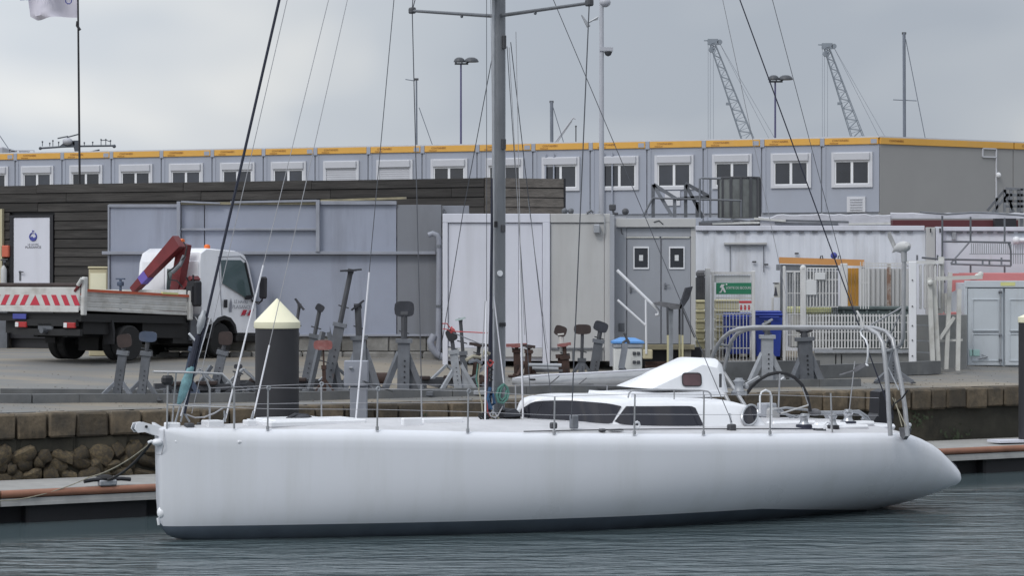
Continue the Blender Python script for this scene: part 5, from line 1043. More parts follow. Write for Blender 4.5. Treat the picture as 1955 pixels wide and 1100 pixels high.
# ================================================================ boat stands
GRP = 'adjustable boat stands on the quay yard'
def bstand(label, pad, base, padw=24, padh=20, tilt=0, mpost='galv', mpad='rubpad', pw=16, kind='tripod', face='front', sp=None, mid=None, yoff=0, neck='darksteel'):
    """pad, base: photo pixels of pad centre and foot"""
    b_ = G(*base) if yoff == 0 else G(base[0], base[1]); Yb_ = b_.y; k = Yb_ / F
    t = thing('boat_stand', label, 'boat stand', b_, 0, GRP); I = lambda px, py, dy=0: W(px, py, Yb_) - b_ + Vector((0, dy, 0))
    P = I(*pad); ht = P.z; axis = Vector((P.x, 0, P.z)); dn = axis.normalized()
    pp = axis * (.60 if mid is None else mid)                # top of the outer tube
    mb = MB(); mb.beam((0, 0, 0.02), pp, pw*k, pw*k*.9, up=(0,1,0)); mb.build('outer_tube', MT[mpost], t, local=True)
    mb = MB(); mb.beam(pp - dn*.02, pp + dn*.06, pw*k*1.35, pw*k*1.25, up=(0,1,0)); mb.build('collar', MT[mpost], t, local=True)
    q = P - dn * (padh*k*.35)
    mb = MB(); mb.tube([pp, q], pw*k*.26, 8); mb.build('screw_rod', MT[neck], t, local=True, smooth=True)
    mb = MB(); hp = pp + (q - pp)*.35; mb.tube([hp + Vector((-.10, -.03, .03)), hp, hp + Vector((.10, .03, -.03))], .014, 6); mb.build('handle', MT['darksteel'], t, local=True)
    sp_ = (sp or 30) * k
    if kind == 'tripod':
        for a in (-150, -20, 95):
            f = Vector((math.cos(R(a)) * sp_, math.sin(R(a)) * sp_ * .9, 0.02)); mb = MB(); mb.beam(axis * .36, f, pw*k*.42, pw*k*.42); lg = mb.build('leg', MT[mpost], t, local=True)
            mb = MB(); mb.bbox(f - Vector((.05, .05, .02)), f + Vector((.05, .05, .015)), .01); mb.build('foot_plate', MT['darksteel'], lg, local=True)
        for a in (-150, -20): f = Vector((math.cos(R(a)) * sp_, math.sin(R(a)) * sp_ * .9, 0.06)); mb = MB(); mb.beam((0,0,.06), f, pw*k*.35, pw*k*.3); mb.build('spreader_bar', MT[mpost], t, local=True)
    elif kind == 'aframe':
        mb = MB(); mb.prism([Vector((pw*k*.4, 0, ht*.55)), Vector((sp_, 0, .04)), Vector((pw*k*.4, 0, .04))], (0, .03, 0)); mb.build('gusset_plate', MT[mpost], t, local=True)
        for s_ in (-1, 1): mb = MB(); mb.beam(Vector((s_*pw*k*.3, 0, ht*.5)), Vector((s_*sp_, s_*.1 - .1, .04)), pw*k*.45, pw*k*.45); mb.build('leg', MT[mpost], t, local=True)
        mb = MB(); mb.bbox((-sp_*1.5, -.12, 0), (sp_*1.5, .12, .09), .01); mb.build('base_beam', MT[mpost], t, local=True)
    else:
        mb = MB(); mb.bbox((-sp_*.6, -.15, 0), (sp_*.6, .15, .04), .01); mb.build('base_plate', MT[mpost], t, local=True)
    for j in range(5 if kind != 'post' else 3):
        c = pp * (.25 + j*.1) ; mb = MB(); mb.cyl(c + Vector((pw*k*.1, -pw*k*.46, 0)), c + Vector((pw*k*.1, -pw*k*.5 - .004, 0)), pw*k*.075, n=7); mb.build('peg_hole', MT['black'], t, local=True)
    # pad
    mb = MB(); a, c = padw*k/2, padh*k/2
    if face == 'front':                 # pad faces the viewer: rounded plate
        pts = [(a*math.copysign(abs(math.cos(x))**.55, math.cos(x)), c*math.copysign(abs(math.sin(x))**.55, math.sin(x))) for x in [2*math.pi*i/14 for i in range(14)]]
        ca, sa = math.cos(R(tilt)), math.sin(R(tilt)); mb.prism([P + Vector((x*ca - z*sa, -.06, x*sa + z*ca)) for x, z in pts], (0, .06, .0))
    else:                               # pad seen edge on: dished plate, tilted
        d = Vector((math.cos(R(tilt)), 0, math.sin(R(tilt)))); nrm = Vector((-d.z, 0, d.x))
        for s0, s1, th in ((-1, -.5, .7), (-.5, .5, 1), (.5, 1, .7)): mb.prism([P + d*a*s0 - nrm*c*th + Vector((0, -a*.7, 0)), P + d*a*s1 - nrm*c*th + Vector((0, -a*.7, 0)), P + d*a*s1 + nrm*c*.6 + Vector((0, -a*.7, 0)), P + d*a*s0 + nrm*c*.6 + Vector((0, -a*.7, 0))], (0, a*1.4, 0))
    mb.build('pad', MT[mpad], t, local=True)
    mb = MB(); mb.beam(q - dn*.02, P + dn*.0 + Vector((0, .02, 0)), pw*k*.6, pw*k*.6, up=(0,1,0)); mb.build('pad_bracket', MT[neck], t, local=True)
    return t
bstand('boat stand with a brownish pad, leftmost of the row by the truck', (238, 651), (222, 765), 28, 26, 8, mpad='brownpad', mid=.78, sp=38)
bstand('boat stand with a blue grey oval pad, second from the left', (283, 643), (269, 766), 34, 20, -3, mpad='bluepaint', mid=.72, sp=40)
bstand('grey boat stand with a brown pad before the truck front wheel', (431, 646), (408, 752), 27, 26, 0, mpad='brownpad', mid=.72, sp=34, kind='aframe')
bstand('dark leaning boat stand just behind the furling drum', (375, 655), (352, 756), 14, 14, 20, mpost='bluepaint', mpad='rubpad', pw=17, mid=.85, sp=30)
bstand('thin boat stand with an edge on tilted disc behind the pile cap', (572, 581), (552, 712), 27, 5, -52, face='edge', pw=12, mid=.55, kind='post')
bstand('slim leaning boat stand with a small hooked dark pad right of the pile', (611, 588), (582, 735), 17, 14, -30, pw=15, mid=.62, mpad='rubpad', kind='post')
bstand('short rusty boat stand with a faded red square pad', (617, 659), (620, 758), 36, 19, 0, mpost='rusty', mpad='redpad', pw=7, mid=.55, sp=26, neck='rusty')
bstand('tallest boat stand with a flat dark disc on top', (670, 516), (622, 752), 40, 5, 4, face='edge', pw=19, mid=.55, sp=30, mpad='rubpad', kind='aframe')
bstand('thick grey boat stand with a tilted blade pad right of the tallest one', (683, 583), (690, 752), 30, 5, 38, face='edge', pw=24, mid=.62, sp=34, mpad='rubpad', kind='aframe')
bstand('boat stand with a big dark square pad facing the water', (772, 590), (770, 756), 38, 30, 0, pw=23, mid=.62, sp=38, kind='aframe')
bstand('boat stand with a dark slanted pad beside the drain pipe', (862, 640), (876, 754), 20, 24, 25, pw=15, mid=.7, mpad='blackrub', sp=36, mpost='galv_light', kind='aframe')
bstand('slim boat stand with a pale teal top pad left of the mast', (879, 609), (889, 744), 20, 5, 14, face='edge', pw=13, mid=.5, mpad='tealpad', kind='post', sp=20)
bstand('rusty boat stand with a flat dark pad just left of the mast', (915, 658), (905, 742), 38, 8, -6, face='edge', mpost='rusty', mpad='brownpad', pw=14, mid=.7, kind='post')
bstand('rusty boat stand with a flat brown pad just right of the mast', (986, 659), (988, 720), 40, 9, 2, face='edge', mpost='rusty', mpad='redpad', pw=13, mid=.8, kind='post', neck='rusty')
bstand('rusty boat stand with a dark flat pad, second right of the mast', (1010, 661), (1006, 722), 24, 8, -8, face='edge', mpost='rusty', mpad='brownpad', pw=12, mid=.8, kind='aframe', sp=18, neck='rusty')
bstand('rust streaked boat stand with two pads, thick brown foot', (1070, 632), (1078, 722), 24, 20, -18, mpost='rusty', mpad='brownpad', pw=20, mid=.45, kind='post', neck='white_dirty')
bstand('low rusty boat stand crossing the two pad stand', (1077, 658), (1082, 724), 26, 8, 8, face='edge', mpost='rusty', mpad='redpad', pw=14, mid=.6, kind='post', neck='rusty')
bstand('boat stand with a black rectangular pad on a thin neck', (1112, 629), (1110, 722), 33, 19, 0, mpost='galv', mpad='brownpad', pw=12, mid=.35, sp=24)
bstand('stout grey boat stand with a dark blue pad left of the blue lidded tank', (1147, 624), (1132, 722), 28, 20, -20, mpost='galv', mpad='rubpad', pw=17, mid=.7, kind='post')
bstand('boat stand with a small light top behind the yacht doghouse', (1465, 615), (1464, 735), 22, 5, 28, face='edge', mpost='galv_light', pw=22, mid=.75, sp=34, kind='aframe', mpad='galv_light')
bstand('boat stand with a thick dark bracket before the white capped fence post', (1535, 628), (1540, 735), 34, 14, 0, mpost='galv', mpad='blackrub', pw=26, mid=.8, sp=30, kind='aframe')
bstand('boat stand with splayed legs framed by the stern arch', (1700, 650), (1704, 732), 20, 5, 25, face='edge', mpost='galv', pw=17, mid=.75, sp=40, mpad='rubpad')
bstand('low boat stand partly hidden behind the bow pulpit', (455, 700), (452, 756), 16, 9, 0, mpost='darksteel', pw=9, mid=.7, sp=30)
# low cradle frames and scrap between the stands
for (x0_, x1_, yb_, lab) in ((470, 655, 750, 'low dark cradle frame lying between the pile and the tallest stand'), (318, 470, 757, 'low dark cradle frame lying behind the bow pulpit'), (795, 935, 745, 'low dark cradle frame lying between big square pad stand and mast')):
    p = G(x0_, yb_); q = G(x1_, yb_ - 3); t = thing('cradle_frame', lab, 'cradle', (p + q)/2, 0, 'low cradle frames on the quay yard'); dq = (q - p).normalized(); nq = Vector((-dq.y, dq.x, 0)); up = Vector((0, 0, 1))
    for o_ in (0, .7): mb = MB(); mb.beam(p + nq*o_ + up*.16, q + nq*o_ + up*.16, .10, .12); mb.build('beam', MT['darksteel'], t)
    for f_ in (.08, .36, .62, .9): c = p.lerp(q, f_); mb = MB(); mb.beam(c - nq*.1 + up*.08, c + nq*.85 + up*.08, .1, .1); mb.build('cross_beam', MT['galv'], t)
    for f_ in (.2, .75): c = p.lerp(q, f_) + up*.2; mb = MB(); mb.beam(c, c + dq*.35 + up*.3, .06, .05); mb.beam(c + dq*.7, c + dq*.35 + up*.3, .06, .05); mb.build('strut', MT['galv_light'], t)
    for f_ in (.45, .55, .1): c = p.lerp(q, f_) + up*.25; mb = MB(); mb.bbox(c + Vector((-.13, -.1, -.05)), c + Vector((.13, .1, .03)), .02); mb.build('wood_chock', MT['brownpad'], t)
# leaning prop by the tank
Yp = 53.9; t = thing('leaning_prop', 'grey steel prop leaning against the blue lidded tank', 'prop', W(1187, 707, Yp))
mb = MB(); mb.beam(W(1186, 704, Yp), W(1194, 656, Yp), .13, .07, up=(0,1,0)); mb.build('bar', MT['galv'], t); mb = MB(); mb.tube([W(1188, 664, Yp), W(1190, 654, Yp), W(1197, 649, Yp), W(1194, 640, Yp), W(1191, 636, Yp)], .03, 6); mb.tube([W(1197, 649, Yp), W(1201, 656, Yp)], .04, 6); mb.build('claw', MT['darksteel'], t); mb = MB(); mb.prism([W(1180, 707, Yp), W(1197, 707, Yp), W(1189, 695, Yp)], (0, .1, 0)); mb.build('foot', MT['galv'], t)
# grey steel box post at the quay edge
Yg = 49.0; b_ = qp(0,0,0); p = W(681, 790, 47.6); t = thing('quay_service_post', 'grey square steel post with a wider head at the quay edge', 'post', Vector((p.x, 48.7, 1.4)))
kg = 48.7
mk('head', 658, 689, 703, 737, kg - .2, kg + .2, kg, MT['steeltrim'], t, .01); mk('shaft', 669, 737.5, 701, 830, kg - .15, kg + .15, kg, MT['steeltrim'], t, .01); mk('bracket', 668, 700, 675, 703, kg - .26, kg - .2, kg, MT['galv_light'], t, .005)
mb = MB(); mb.tube([W(700, 735, kg-.1), W(712, 742, kg-.1)], .02, 6); mb.beam(W(693, 728, kg-.3), W(750, 748, kg+.6), .04, .02); mb.build('arm', MT['galv'], t)
# mooring piles
def pile(px, w_, ptop, papex, Yq, label, ztop=None):
    b_ = Vector((W(px, 0, Yq).x, Yq, -1.5)); t = thing('mooring_pile', label, 'pile', b_, 0, 'black mooring piles with pointed caps'); k = Yq/F; r = w_/2*k; zc = W(0, ptop, Yq).z + 1.5; za = W(0, papex, Yq).z + 1.5
    mb = MB(); mb.lathe([(r*.96, 0), (r*.96, zc)], (0,0,0), 32); mb.build('shaft', MT['pile'], t, local=True, smooth=True)
    mb = MB(); mb.lathe([(r*1.0, zc), (r*1.02, zc + .02), (r*1.02, zc + .11)], (0,0,0), 32); mb.build('cap_band', MT['cream'], t, local=True, smooth=30)
    mb = MB(); mb.lathe([(r*1.02, zc + .112), (r*.02, za)], (0,0,0), 32); mb.build('cap_cone', MT['cream'], t, local=True, smooth=30)
pile(529, 87, 627, 570, 46.35, 'black mooring pile with a pale cream pointed cap left of the mast'); pile(1966, 44, 616, 596, 54.9, 'black mooring pile cut by the right edge with a white cap')
# cleats on pontoon
def cleat(px, py, label, Yq=None):
    # top of the pontoon
    Y = 40.0
    while W(px, py, Y).z > PZ: Y += .02
    p = W(px, py, Y); p.z = PZ; t = thing('mooring_cleat', label, 'cleat', p, 31, 'cleats on the pontoon')
    mb = MB(); mb.tube([(-.42, 0, .09), (-.25, 0, .11), (.25, 0, .11), (.42, 0, .09)], .035, 8); mb.build('horns', MT['black'], t, local=True)
    mb = MB(); mb.bbox((-.16, -.06, 0), (.16, .06, .1), .02); mb.build('foot', MT['galv_light'], t, local=True); return t, p
ct, cp = cleat(205, 928, 'black horn cleat on the left pontoon holding the bow lines')
mb = MB(); mb.beam(W(1897, 843, 54.5), W(1990, 841, 55), .5, .05); tag(mb.build('gangway_plate', MT['cont_white']), 'thin white plate on the pontoon at the right pile', 'plate')

# ================================================================ truck
TO = Vector((-9.06, 55.57, 0)); TO.z = gz(TO.x, TO.y) + .02
TK = Frame(TO, 55); tk_ = thing('flatbed_truck', 'white flatbed truck with a folded red loading crane on the left yard', 'truck', TO, 55)
pitch = Matrix.Rotation(R(1.6), 4, 'Y')
def TB(mb, name, m, par=tk_, smooth=False, tilt=True):
    if tilt: mb.v = [pitch @ q for q in mb.v]
    return mb.build(name, m, par, local=True, smooth=smooth)
# chassis
mb = MB(); mb.box((-1.35, -.5, .48), (3.9, -.38, .68)); mb.box((-1.35, .38, .48), (3.9, .5, .68)); mb.box((-1.3, -.5, .5), (-1.15, .5, .66)); mb.box((1.5, -.9, .38), (2.3, -.45, .85)); mb.box((-.2, -.3, .2), (.2, .3, .5)); mb.cyl((0, -.8, .38), (0, .8, .38), .09); mb.cyl((2.98, -.8, .36), (2.98, .8, .36), .08); mb.box((.6, -.9, .5), (1.4, -.5, .85)); mb.box((.6, .5, .35), (1.6, .9, .8)); mb.box((1.2, -.45, .35), (3.6, .45, .75)); mb.box((-1.45, -1.0, .82), (1.8, 1.45, .99)); mb.box((-1.3, -.92, .56), (-.52, 1.4, .82)); mb.box((.5, -.92, .5), (1.8, 1.4, .82)); TB(mb, 'chassis', MT['chassis'])
def wheel(x, y, r=.38, w_=.24, dual=False):
    mb = MB(); prof = [(r*.6, -w_/2), (r*.93, -w_/2), (r, -w_*.36), (r, w_*.36), (r*.93, w_/2), (r*.6, w_/2)]; mb.lathe(prof, (x, y, r), 26, axis='Y'); wh = TB(mb, 'wheel', MT['tyre'], smooth=30, tilt=False)
    s_ = -1 if y < 0 else 1
    mb = MB(); mb.lathe([(r*.58, 0), (r*.58, w_*.35 if not dual else w_*.2), (r*.5, w_*.2 if not dual else -.0), (r*.28, .0 if dual else w_*.3), (r*.2, w_*.4 if dual else w_*.5), (.02, w_*.42 if dual else w_*.52)], (0,0,0), 20, axis='Y')
    mb.v = [Vector((q.x + x, q.y*s_ + y, q.z + r)) for q in mb.v]; mb.build('rim', MT['rim'], wh, local=True, smooth=30)
for s_ in (-1, 1):
    wheel(0, s_*.95, dual=True); wheel(0, s_*.68, dual=True); 
    wheel(2.98, s_*.88)
mb = MB(); mb.prism([(-.5, -1.02, .86), (-.44, -1.02, .6), (-.46, -1.02, .35), (-.48, -1.02, .35), (-.55, -1.02, .86)], (0, .3, 0)); TB(mb, 'mud_flap', MT['blackrub'])
mb = MB(); mb.prism([(-.5, .72, .86), (-.44, .72, .6), (-.46, .72, .35), (-.48, .72, .35), (-.55, .72, .86)], (0, .3, 0)); TB(mb, 'mud_flap', MT['blackrub'])
# bed: floor, side boards with ribs, tail board with chevrons, posts
x0, x1 = -1.5, 1.86; zb0, zb1 = 1.03, 1.44; YL = 1.55
bt = Matrix.Rotation(R(.9), 4, 'Y')
def BB(mb, name, m, par=tk_, smooth=False): mb.v = [bt @ q for q in mb.v]; return TB(mb, name, m, par, smooth)
mb = MB(); mb.bbox((x0, -1.05, zb0), (x1, YL, zb0 + .07), .01); BB(mb, 'bed_floor', MT['bedwhite'])
for s_ in (-1, 1):
    for j in range(3):
        z = zb0 + .08 + j*.11; mb = MB(); y_ = -1.05 if s_ < 0 else YL; mb.bbox((x0 + .1, min(y_, y_ - .035*s_), z), (x1 - .1, max(y_, y_ - .035*s_), z + .104), .014); BB(mb, 'side_board', MT['bedwhite'])
    mb = MB(); yy = -1.07 if s_ < 0 else YL + .02; mb.beam((x0 + .05, yy, zb1 + .02), (x1 - .02, yy, zb1 + .02), .05, .055); BB(mb, 'top_rail', MT['redrail'])
    for xx in (x0 + .03, x1 - .03):
        mb = MB(); h_ = zb1 + (.30 if xx < 0 else .14); mb.bbox((xx - .07, yy - .06, zb0 - .1), (xx + .05, yy + .04, h_), .02); BB(mb, 'corner_post', MT['bedwhite'])
    mb = MB(); mb.cyl((x0 - .10, yy - .05, zb1 + .26), (x0 - .10, yy + .06, zb1 + .12), .04, n=8); BB(mb, 'latch', MT['bedwhite'])
mb = MB(); mb.box((x1 - .04, -1.0, zb0 + .1), (x1, YL - .05, zb1 + .16)); BB(mb, 'head_board', MT['bedwhite'])
# tail board
mb = MB(); mb.bbox((x0 - .035, -1.0, zb0 + .1), (x0, YL - .05, zb1 + .08), .01); tl = BB(mb, 'tail_board', MT['bedwhite'])
mb = MB(); mb.bbox((x0 - .06, -1.0, zb0 - .04), (x0 - .036, YL - .05, zb0 + .09), .01); BB(mb, 'tail_ledge', MT['bedwhite'], tl)
mb = MB(); mb.box((x0 - .041, -.98, zb0 + .10), (x0 - .036, YL - .07, zb0 + .33)); BB(mb, 'chevron_band', MT['chevw'], tl)
for j in range(-4, 5):
    yc = j * .29; zl, zh = zb0 + .105, zb0 + .325; Y0 = .30
    mb = MB()
    if j == 0: mb.prism([(x0 - .0435, Y0 + .15, zl), (x0 - .0435, Y0 - .15, zl), (x0 - .0435, Y0, zh)], (-.002, 0, 0))
    else:
        s_ = 1 if j > 0 else -1; q = abs(yc)
        mb.prism([(x0 - .0435, Y0 + s_*(q + .02), zl), (x0 - .0435, Y0 + s_*(q + .17), zl), (x0 - .0435, Y0 + s_*(q + .17 - .13), zh), (x0 - .0435, Y0 + s_*(q + .02 - .13), zh)], (-.002, 0, 0))
    BB(mb, 'red_chevron', MT['chev'], tl)
mb = MB(); mb.tube([(x0 + .05, YL, zb1 + .12), (x0 + .05, -.95, zb1 + .12)], .055, 10); o = BB(mb, 'dark_tube', MT['brownpad']); o['label'] = 'dark red tube lying along the top of the tail board'
mb = MB(); mb.tube([(x0 - .03, -.86, zb1 + .0), (x0 - .06, -.98, zb1 + .1), (x0 - .04, -1.04, zb1 + .16)], .035, 6); BB(mb, 'hinge_arm', MT['cranered'])
# rear beam, plate and lights
mb = MB(); mb.box((-1.48, -1.0, .52), (-1.4, 1.0, .66)); mb.box((-1.5, -.9, .72), (-1.42, .9, .86)); TB(mb, 'rear_bumper', MT['chassis'])
for s_ in (-1, 1):
    mb = MB(); mb.bbox((-1.53, s_*.72 - .17, .68), (-1.47, s_*.72 + .17, .80), .015); l_ = TB(mb, 'tail_light', MT['tail']); mb = MB(); mb.bbox((-1.545, s_*.72 + .05, .69), (-1.531, s_*.72 + .15, .79), .006); TB(mb, 'lens', MT['signwhite'], l_)
mb = MB(); mb.bbox((-1.54, .55, .86), (-1.52, .95, .97), .004); q = TB(mb, 'number_plate', MT['inkblue'])
mb = MB(); mb.bbox((-1.5, -.2, .62), (-1.42, .25, .8), .03); mb.cyl((-1.62, 0, .62), (-1.42, 0, .62), .06); TB(mb, 'tow_hitch', MT['galv'])
# cab
cp_ = [(2.30, .95), (2.30, 2.20), (2.36, 2.42), (2.55, 2.52), (3.55, 2.50), (3.86, 2.42), (3.98, 2.22), (4.16, 1.45), (4.18, 1.2), (4.18, .62), (3.5, .62)]
arch = [(3.5, .62), (3.44, .80), (3.28, .95), (3.06, 1.0), (2.84, .95), (2.66, .80), (2.62, .95)]
def cabside(y): return [(x, y - (max(0, z - 1.35) * .10 if y > 0 else -max(0, z - 1.35) * .10), z) for x, z in cp_ + arch[1:]]
mb = MB(); n = len(cp_) + len(arch) - 1; ys = [-1.0, -.96, .96, 1.0]
ring = []
for yi, y in enumerate((-.94, -1.0, 1.0, .94)):
    sh = .035 if yi in (0, 3) else 0; base = cabside(y); cx_, cz_ = 3.2, 1.5
    ring.append([Vector((cx_ + (p[0] - cx_) * (1.0 if sh else .975) , p[1] , cz_ + (p[2] - cz_) * (1.0 if sh else .975))) for p in base])
vs = ring[1] + ring[0] + ring[3] + ring[2]; fs = [tuple(range(n-1, -1, -1)), tuple(3*n + i for i in range(n))]
for r_ in range(3):
    for i in range(n): j = (i+1) % n; fs.append((r_*n+i, r_*n+j, (r_+1)*n+j, (r_+1)*n+i))
mb.add(vs, fs); cab = TB(mb, 'cab', MT['truckwhite'], smooth=32)
yS = lambda z: -1.004 + max(0, z - 1.35) * .10
def sidepoly(pts, off=.004, th=.006): return [Vector((x, yS(z) - off, z)) for x, z in pts]
# door outline, window, lettering, chevrons
mb = MB(); D = [(2.98, 1.02), (2.94, 2.34), (3.68, 2.38), (3.86, 2.28), (4.06, 1.50), (4.05, 1.15), (3.62, 1.02)]
for i in range(len(D) - 1): a = sidepoly([D[i]])[0]; c = sidepoly([D[i+1]])[0]; mb.beam(a, c, .012, .012)
TB(mb, 'door_seam', MT['inkgrey'], cab)
mb = MB(); mb.prism(sidepoly([(3.02, 1.74), (3.01, 2.27), (3.68, 2.29), (3.80, 2.22), (3.98, 1.50), (3.84, 1.42)]), (0, -.008, 0)); o = TB(mb, 'side_window', MT['carglass'], cab)
mb = MB(); mb.beam(Vector((3.82, yS(2.2) - .012, 2.24)), Vector((4.02, yS(1.46) - .012, 1.46)), .05, .03); mb.beam(Vector((3.78, yS(1.5)-.012, 1.44)), Vector((4.0, yS(1.5)-.012, 1.46)), .04, .09); TB(mb, 'window_frame', MT['black'], cab)
mb = MB(); mb.prism([(4.14, .85, 1.5), (4.14, -.85, 1.5), (3.985, -.80, 2.2), (3.985, .80, 2.2)], (.02, 0, .01)); TB(mb, 'windscreen', MT['glass'], cab)
mb = MB(); mb.bbox((3.03, yS(1.3) - .02, 1.2), (3.15, yS(1.3), 1.38), .02); TB(mb, 'door_handle', MT['black'], cab)
# right side of the truck is -y: text reads left to right along +x
Mt = TK.M @ pitch @ face_M(Vector((3.62, yS(1.3) - .008, 1.34)), (1, 0, 0))
text('LE HAVRE', 'lettering', MT['inkgrey'], .105, Mt, cab, sx=1.05); text('PLAISANCE', 'lettering', MT['inkgrey'], .115, TK.M @ pitch @ face_M(Vector((3.64, yS(1.2) - .008, 1.22)), (1, 0, 0)), cab, sx=1.1)
mb = MB(); mb.prism([(3.22, yS(1.2)-.006, 1.1), (3.30, yS(1.2)-.006, 1.1), (3.31, yS(1.2)-.006, 1.3), (3.27, yS(1.2)-.006, 1.42), (3.23, yS(1.2)-.006, 1.3)], (0, -.004, 0)); TB(mb, 'emblem', MT['inkgrey'], cab)
for a in (3.62, 3.84): mb = MB(); mb.prism([(a, yS(1.05)-.006, 1.03), (a + .13, yS(1.05)-.006, 1.03), (a + .21, yS(1.05)-.006, 1.16), (a + .08, yS(1.05)-.006, 1.16)], (0, -.004, 0)); TB(mb, 'red_stripe', MT['chev'], cab)
# rear wall: recessed panels, window
mb = MB(); mb.bbox((2.285, -.45, 1.55), (2.30, .05, 2.05), .06); TB(mb, 'rear_window', MT['carglass'], cab)
for a, c in ((-.9, -.5), (.12, .8)): mb = MB(); mb.bbox((2.28, a, 1.35), (2.299, c, 2.22), .009); TB(mb, 'pressed_panel', MT['truckwhite'], cab)
mb = MB(); mb.prism([(2.28, -1.02, .62), (2.62, -1.02, .62), (2.66, -1.02, .82), (2.84, -1.02, .97), (3.06, -1.02, 1.02), (3.28, -1.02, .97), (3.44, -1.02, .82), (3.5, -1.02, .62), (3.44, -1.02, .62), (3.38, -1.02, .78), (3.25, -1.02, .89), (3.06, -1.02, .93), (2.87, -1.02, .89), (2.72, -1.02, .78), (2.66, -1.02, .5), (2.28, -1.02, .5)], (0, .3, 0)); TB(mb, 'wheel_arch', MT['blackrub'], cab)
mb = MB(); mb.bbox((3.5, -1.02, .42), (4.22, 1.02, .62), .04); TB(mb, 'front_bumper', MT['chassis'], cab)
mb = MB(); mb.bbox((3.98, -1.42, 1.42), (4.07, -1.20, 1.92), .04); mr_ = TB(mb, 'wing_mirror', MT['black']); mb = MB(); mb.tube([(4.02, -1.3, 1.42), (4.06, -1.2, 1.34), (4.02, -.98, 1.36)], .018, 6); mb.tube([(4.02, -1.3, 1.38), (4.06, -1.15, 1.30), (4.0, -.98, 1.40)], .014, 6); TB(mb, 'mirror_arm', MT['black'], mr_)
mb = MB(); mb.lathe([(.07, 0), (.07, .1), (.04, .13)], (2.95, -.55, 2.49), 12); TB(mb, 'beacon', MT['orange'], smooth=True)
mb = MB(); mb.box((2.6, -.2, 2.5), (2.9, .3, 2.53)); mb.tube([(2.7, .1, 2.53), (2.7, .1, 2.6), (2.9, .1, 2.6)], .02, 6); TB(mb, 'roof_rail', MT['darksteel'])
# loading crane between bed and cab
kx = 2.08
def T2(px, py, x=kx): return TK.x(px, py, x) - Vector((0, 0, 0))
mb = MB(); q = T2(346, 566); mb.bbox((kx - .16, -.62, .85), (kx + .16, .62, 1.12), .03); mb.bbox((kx - .12, q.y - .13, 1.1), (kx + .12, q.y + .13, 1.5), .02); mb.build('crane_base', MT['cranered'], tk_, local=True)
mb = MB(); mb.beam(T2(338, 556), T2(352, 466), .24, .22, up=(1,0,0)); mb.build('crane_column', MT['cranered'], tk_, local=True)
mb = MB(); a, c = T2(344, 463, kx - .14), T2(262, 554, kx - .14); s_ = (c - a).normalized(); n_ = s_.cross(Vector((1,0,0))).normalized()
mb.prism([a + n_*.17 - s_*.06, a - n_*.14 - s_*.06, c - n_*.07, c + n_*.07], (-.2, 0, 0)); bm_ = mb.build('crane_boom', MT['cranered'], tk_, local=True)
mb = MB(); e0 = a + (c-a)*.66; e1 = a + (c-a)*.80; mb.prism([e0 + n_*.11, e0 - n_*.095, e1 - n_*.09, e1 + n_*.10], (-.206, 0, 0)); mb.v = [v_ + Vector((-.002,0,0)) for v_ in mb.v]; mb.build('violet_band', MT['violet'], bm_, local=True)
mb = MB(); mb.beam(T2(356, 470, kx+.02), T2(330, 548, kx+.02), .1, .1, up=(1,0,0)); mb.tube([T2(330, 520, kx-.38), T2(344, 506, kx-.38), T2(352, 488, kx-.3)], .045, 8); mb.build('ram', MT['galv'], tk_, local=True, smooth=30)
mb = MB()
for off in (0, .05, .1): mb.tube([T2(350, 462, kx-.2-off), T2(357, 472, kx-.2-off), T2(353, 490, kx-.25-off), T2(338, 506, kx-.3-off), T2(320, 520, kx-.3-off), T2(322, 534, kx-.25-off), T2(338, 536, kx-.2-off), T2(348, 548, kx-.2)], .016, 6)
mb.build('hydraulic_hose', MT['blackrub'], tk_, local=True, smooth=True)
mb = MB(); mb.tube([T2(345, 460, kx-.1), T2(350, 460, kx-.1)], .05, 8); mb.build('boom_cap', MT['orange'], tk_, local=True)
mb = MB(); q = T2(374, 545); mb.bbox((kx - .2, q.y - .16, 1.15), (kx + .05, q.y + .12, 1.72), .04); mb.tube([(kx - .2, q.y - .1, 1.72), (kx - .2, q.y - .1, 1.85)], .02, 6); mb.tube([(kx - .2, q.y + .05, 1.72), (kx - .25, q.y + .05, 1.8)], .02, 6); mb.bbox((kx - .24, q.y - .1, 1.25), (kx - .2, q.y + .08, 1.6), .01); mb.build('valve_block', MT['black'], tk_, local=True)
mb = MB(); mb.beam(T2(372, 530), T2(352, 556), .1, .3, up=(1,0,0)); mb.build('outrigger', MT['cranered'], tk_, local=True)
mb = MB(); mb.bbox((1.9, -1.02, .98), (2.28, .9, 1.04), .01); mb.box((2.0, -.95, .45), (2.26, -.5, .95)); TB(mb, 'crane_deck', MT['galv'])
mb = MB(); mb.tube([T2(366, 605, 2.0) + Vector((0,-.1,0)), T2(372, 614, 2.0) + Vector((0,-.1,0)), T2(380, 612, 2.2) + Vector((0,-.1,0)), T2(384, 600, 2.2) + Vector((0,-.1,0))], .014, 6); mb.build('hose', MT['galv_light'], tk_, local=True)
# strap on bed rail, small valve in bed
o = MB(); o.beam((.9, -1.08, zb1 + .055), (1.4, -1.08, zb1 + .055), .05, .04); q = BB(o, 'tie_strap', MT['yellowpale'])
mb = MB(); c = T2(230, 548, 1.4); mb.tube([(1.4, c.y, 1.0), (1.4, c.y, 1.75)], .03, 6); mb.beam((1.4, c.y - .13, 1.76), (1.4, c.y + .13, 1.76), .04, .03); mb.bbox((1.34, c.y - .07, 1.6), (1.46, c.y + .07, 1.7), .02); mb.build('bed_post', MT['bluepaint'], tk_, local=True)
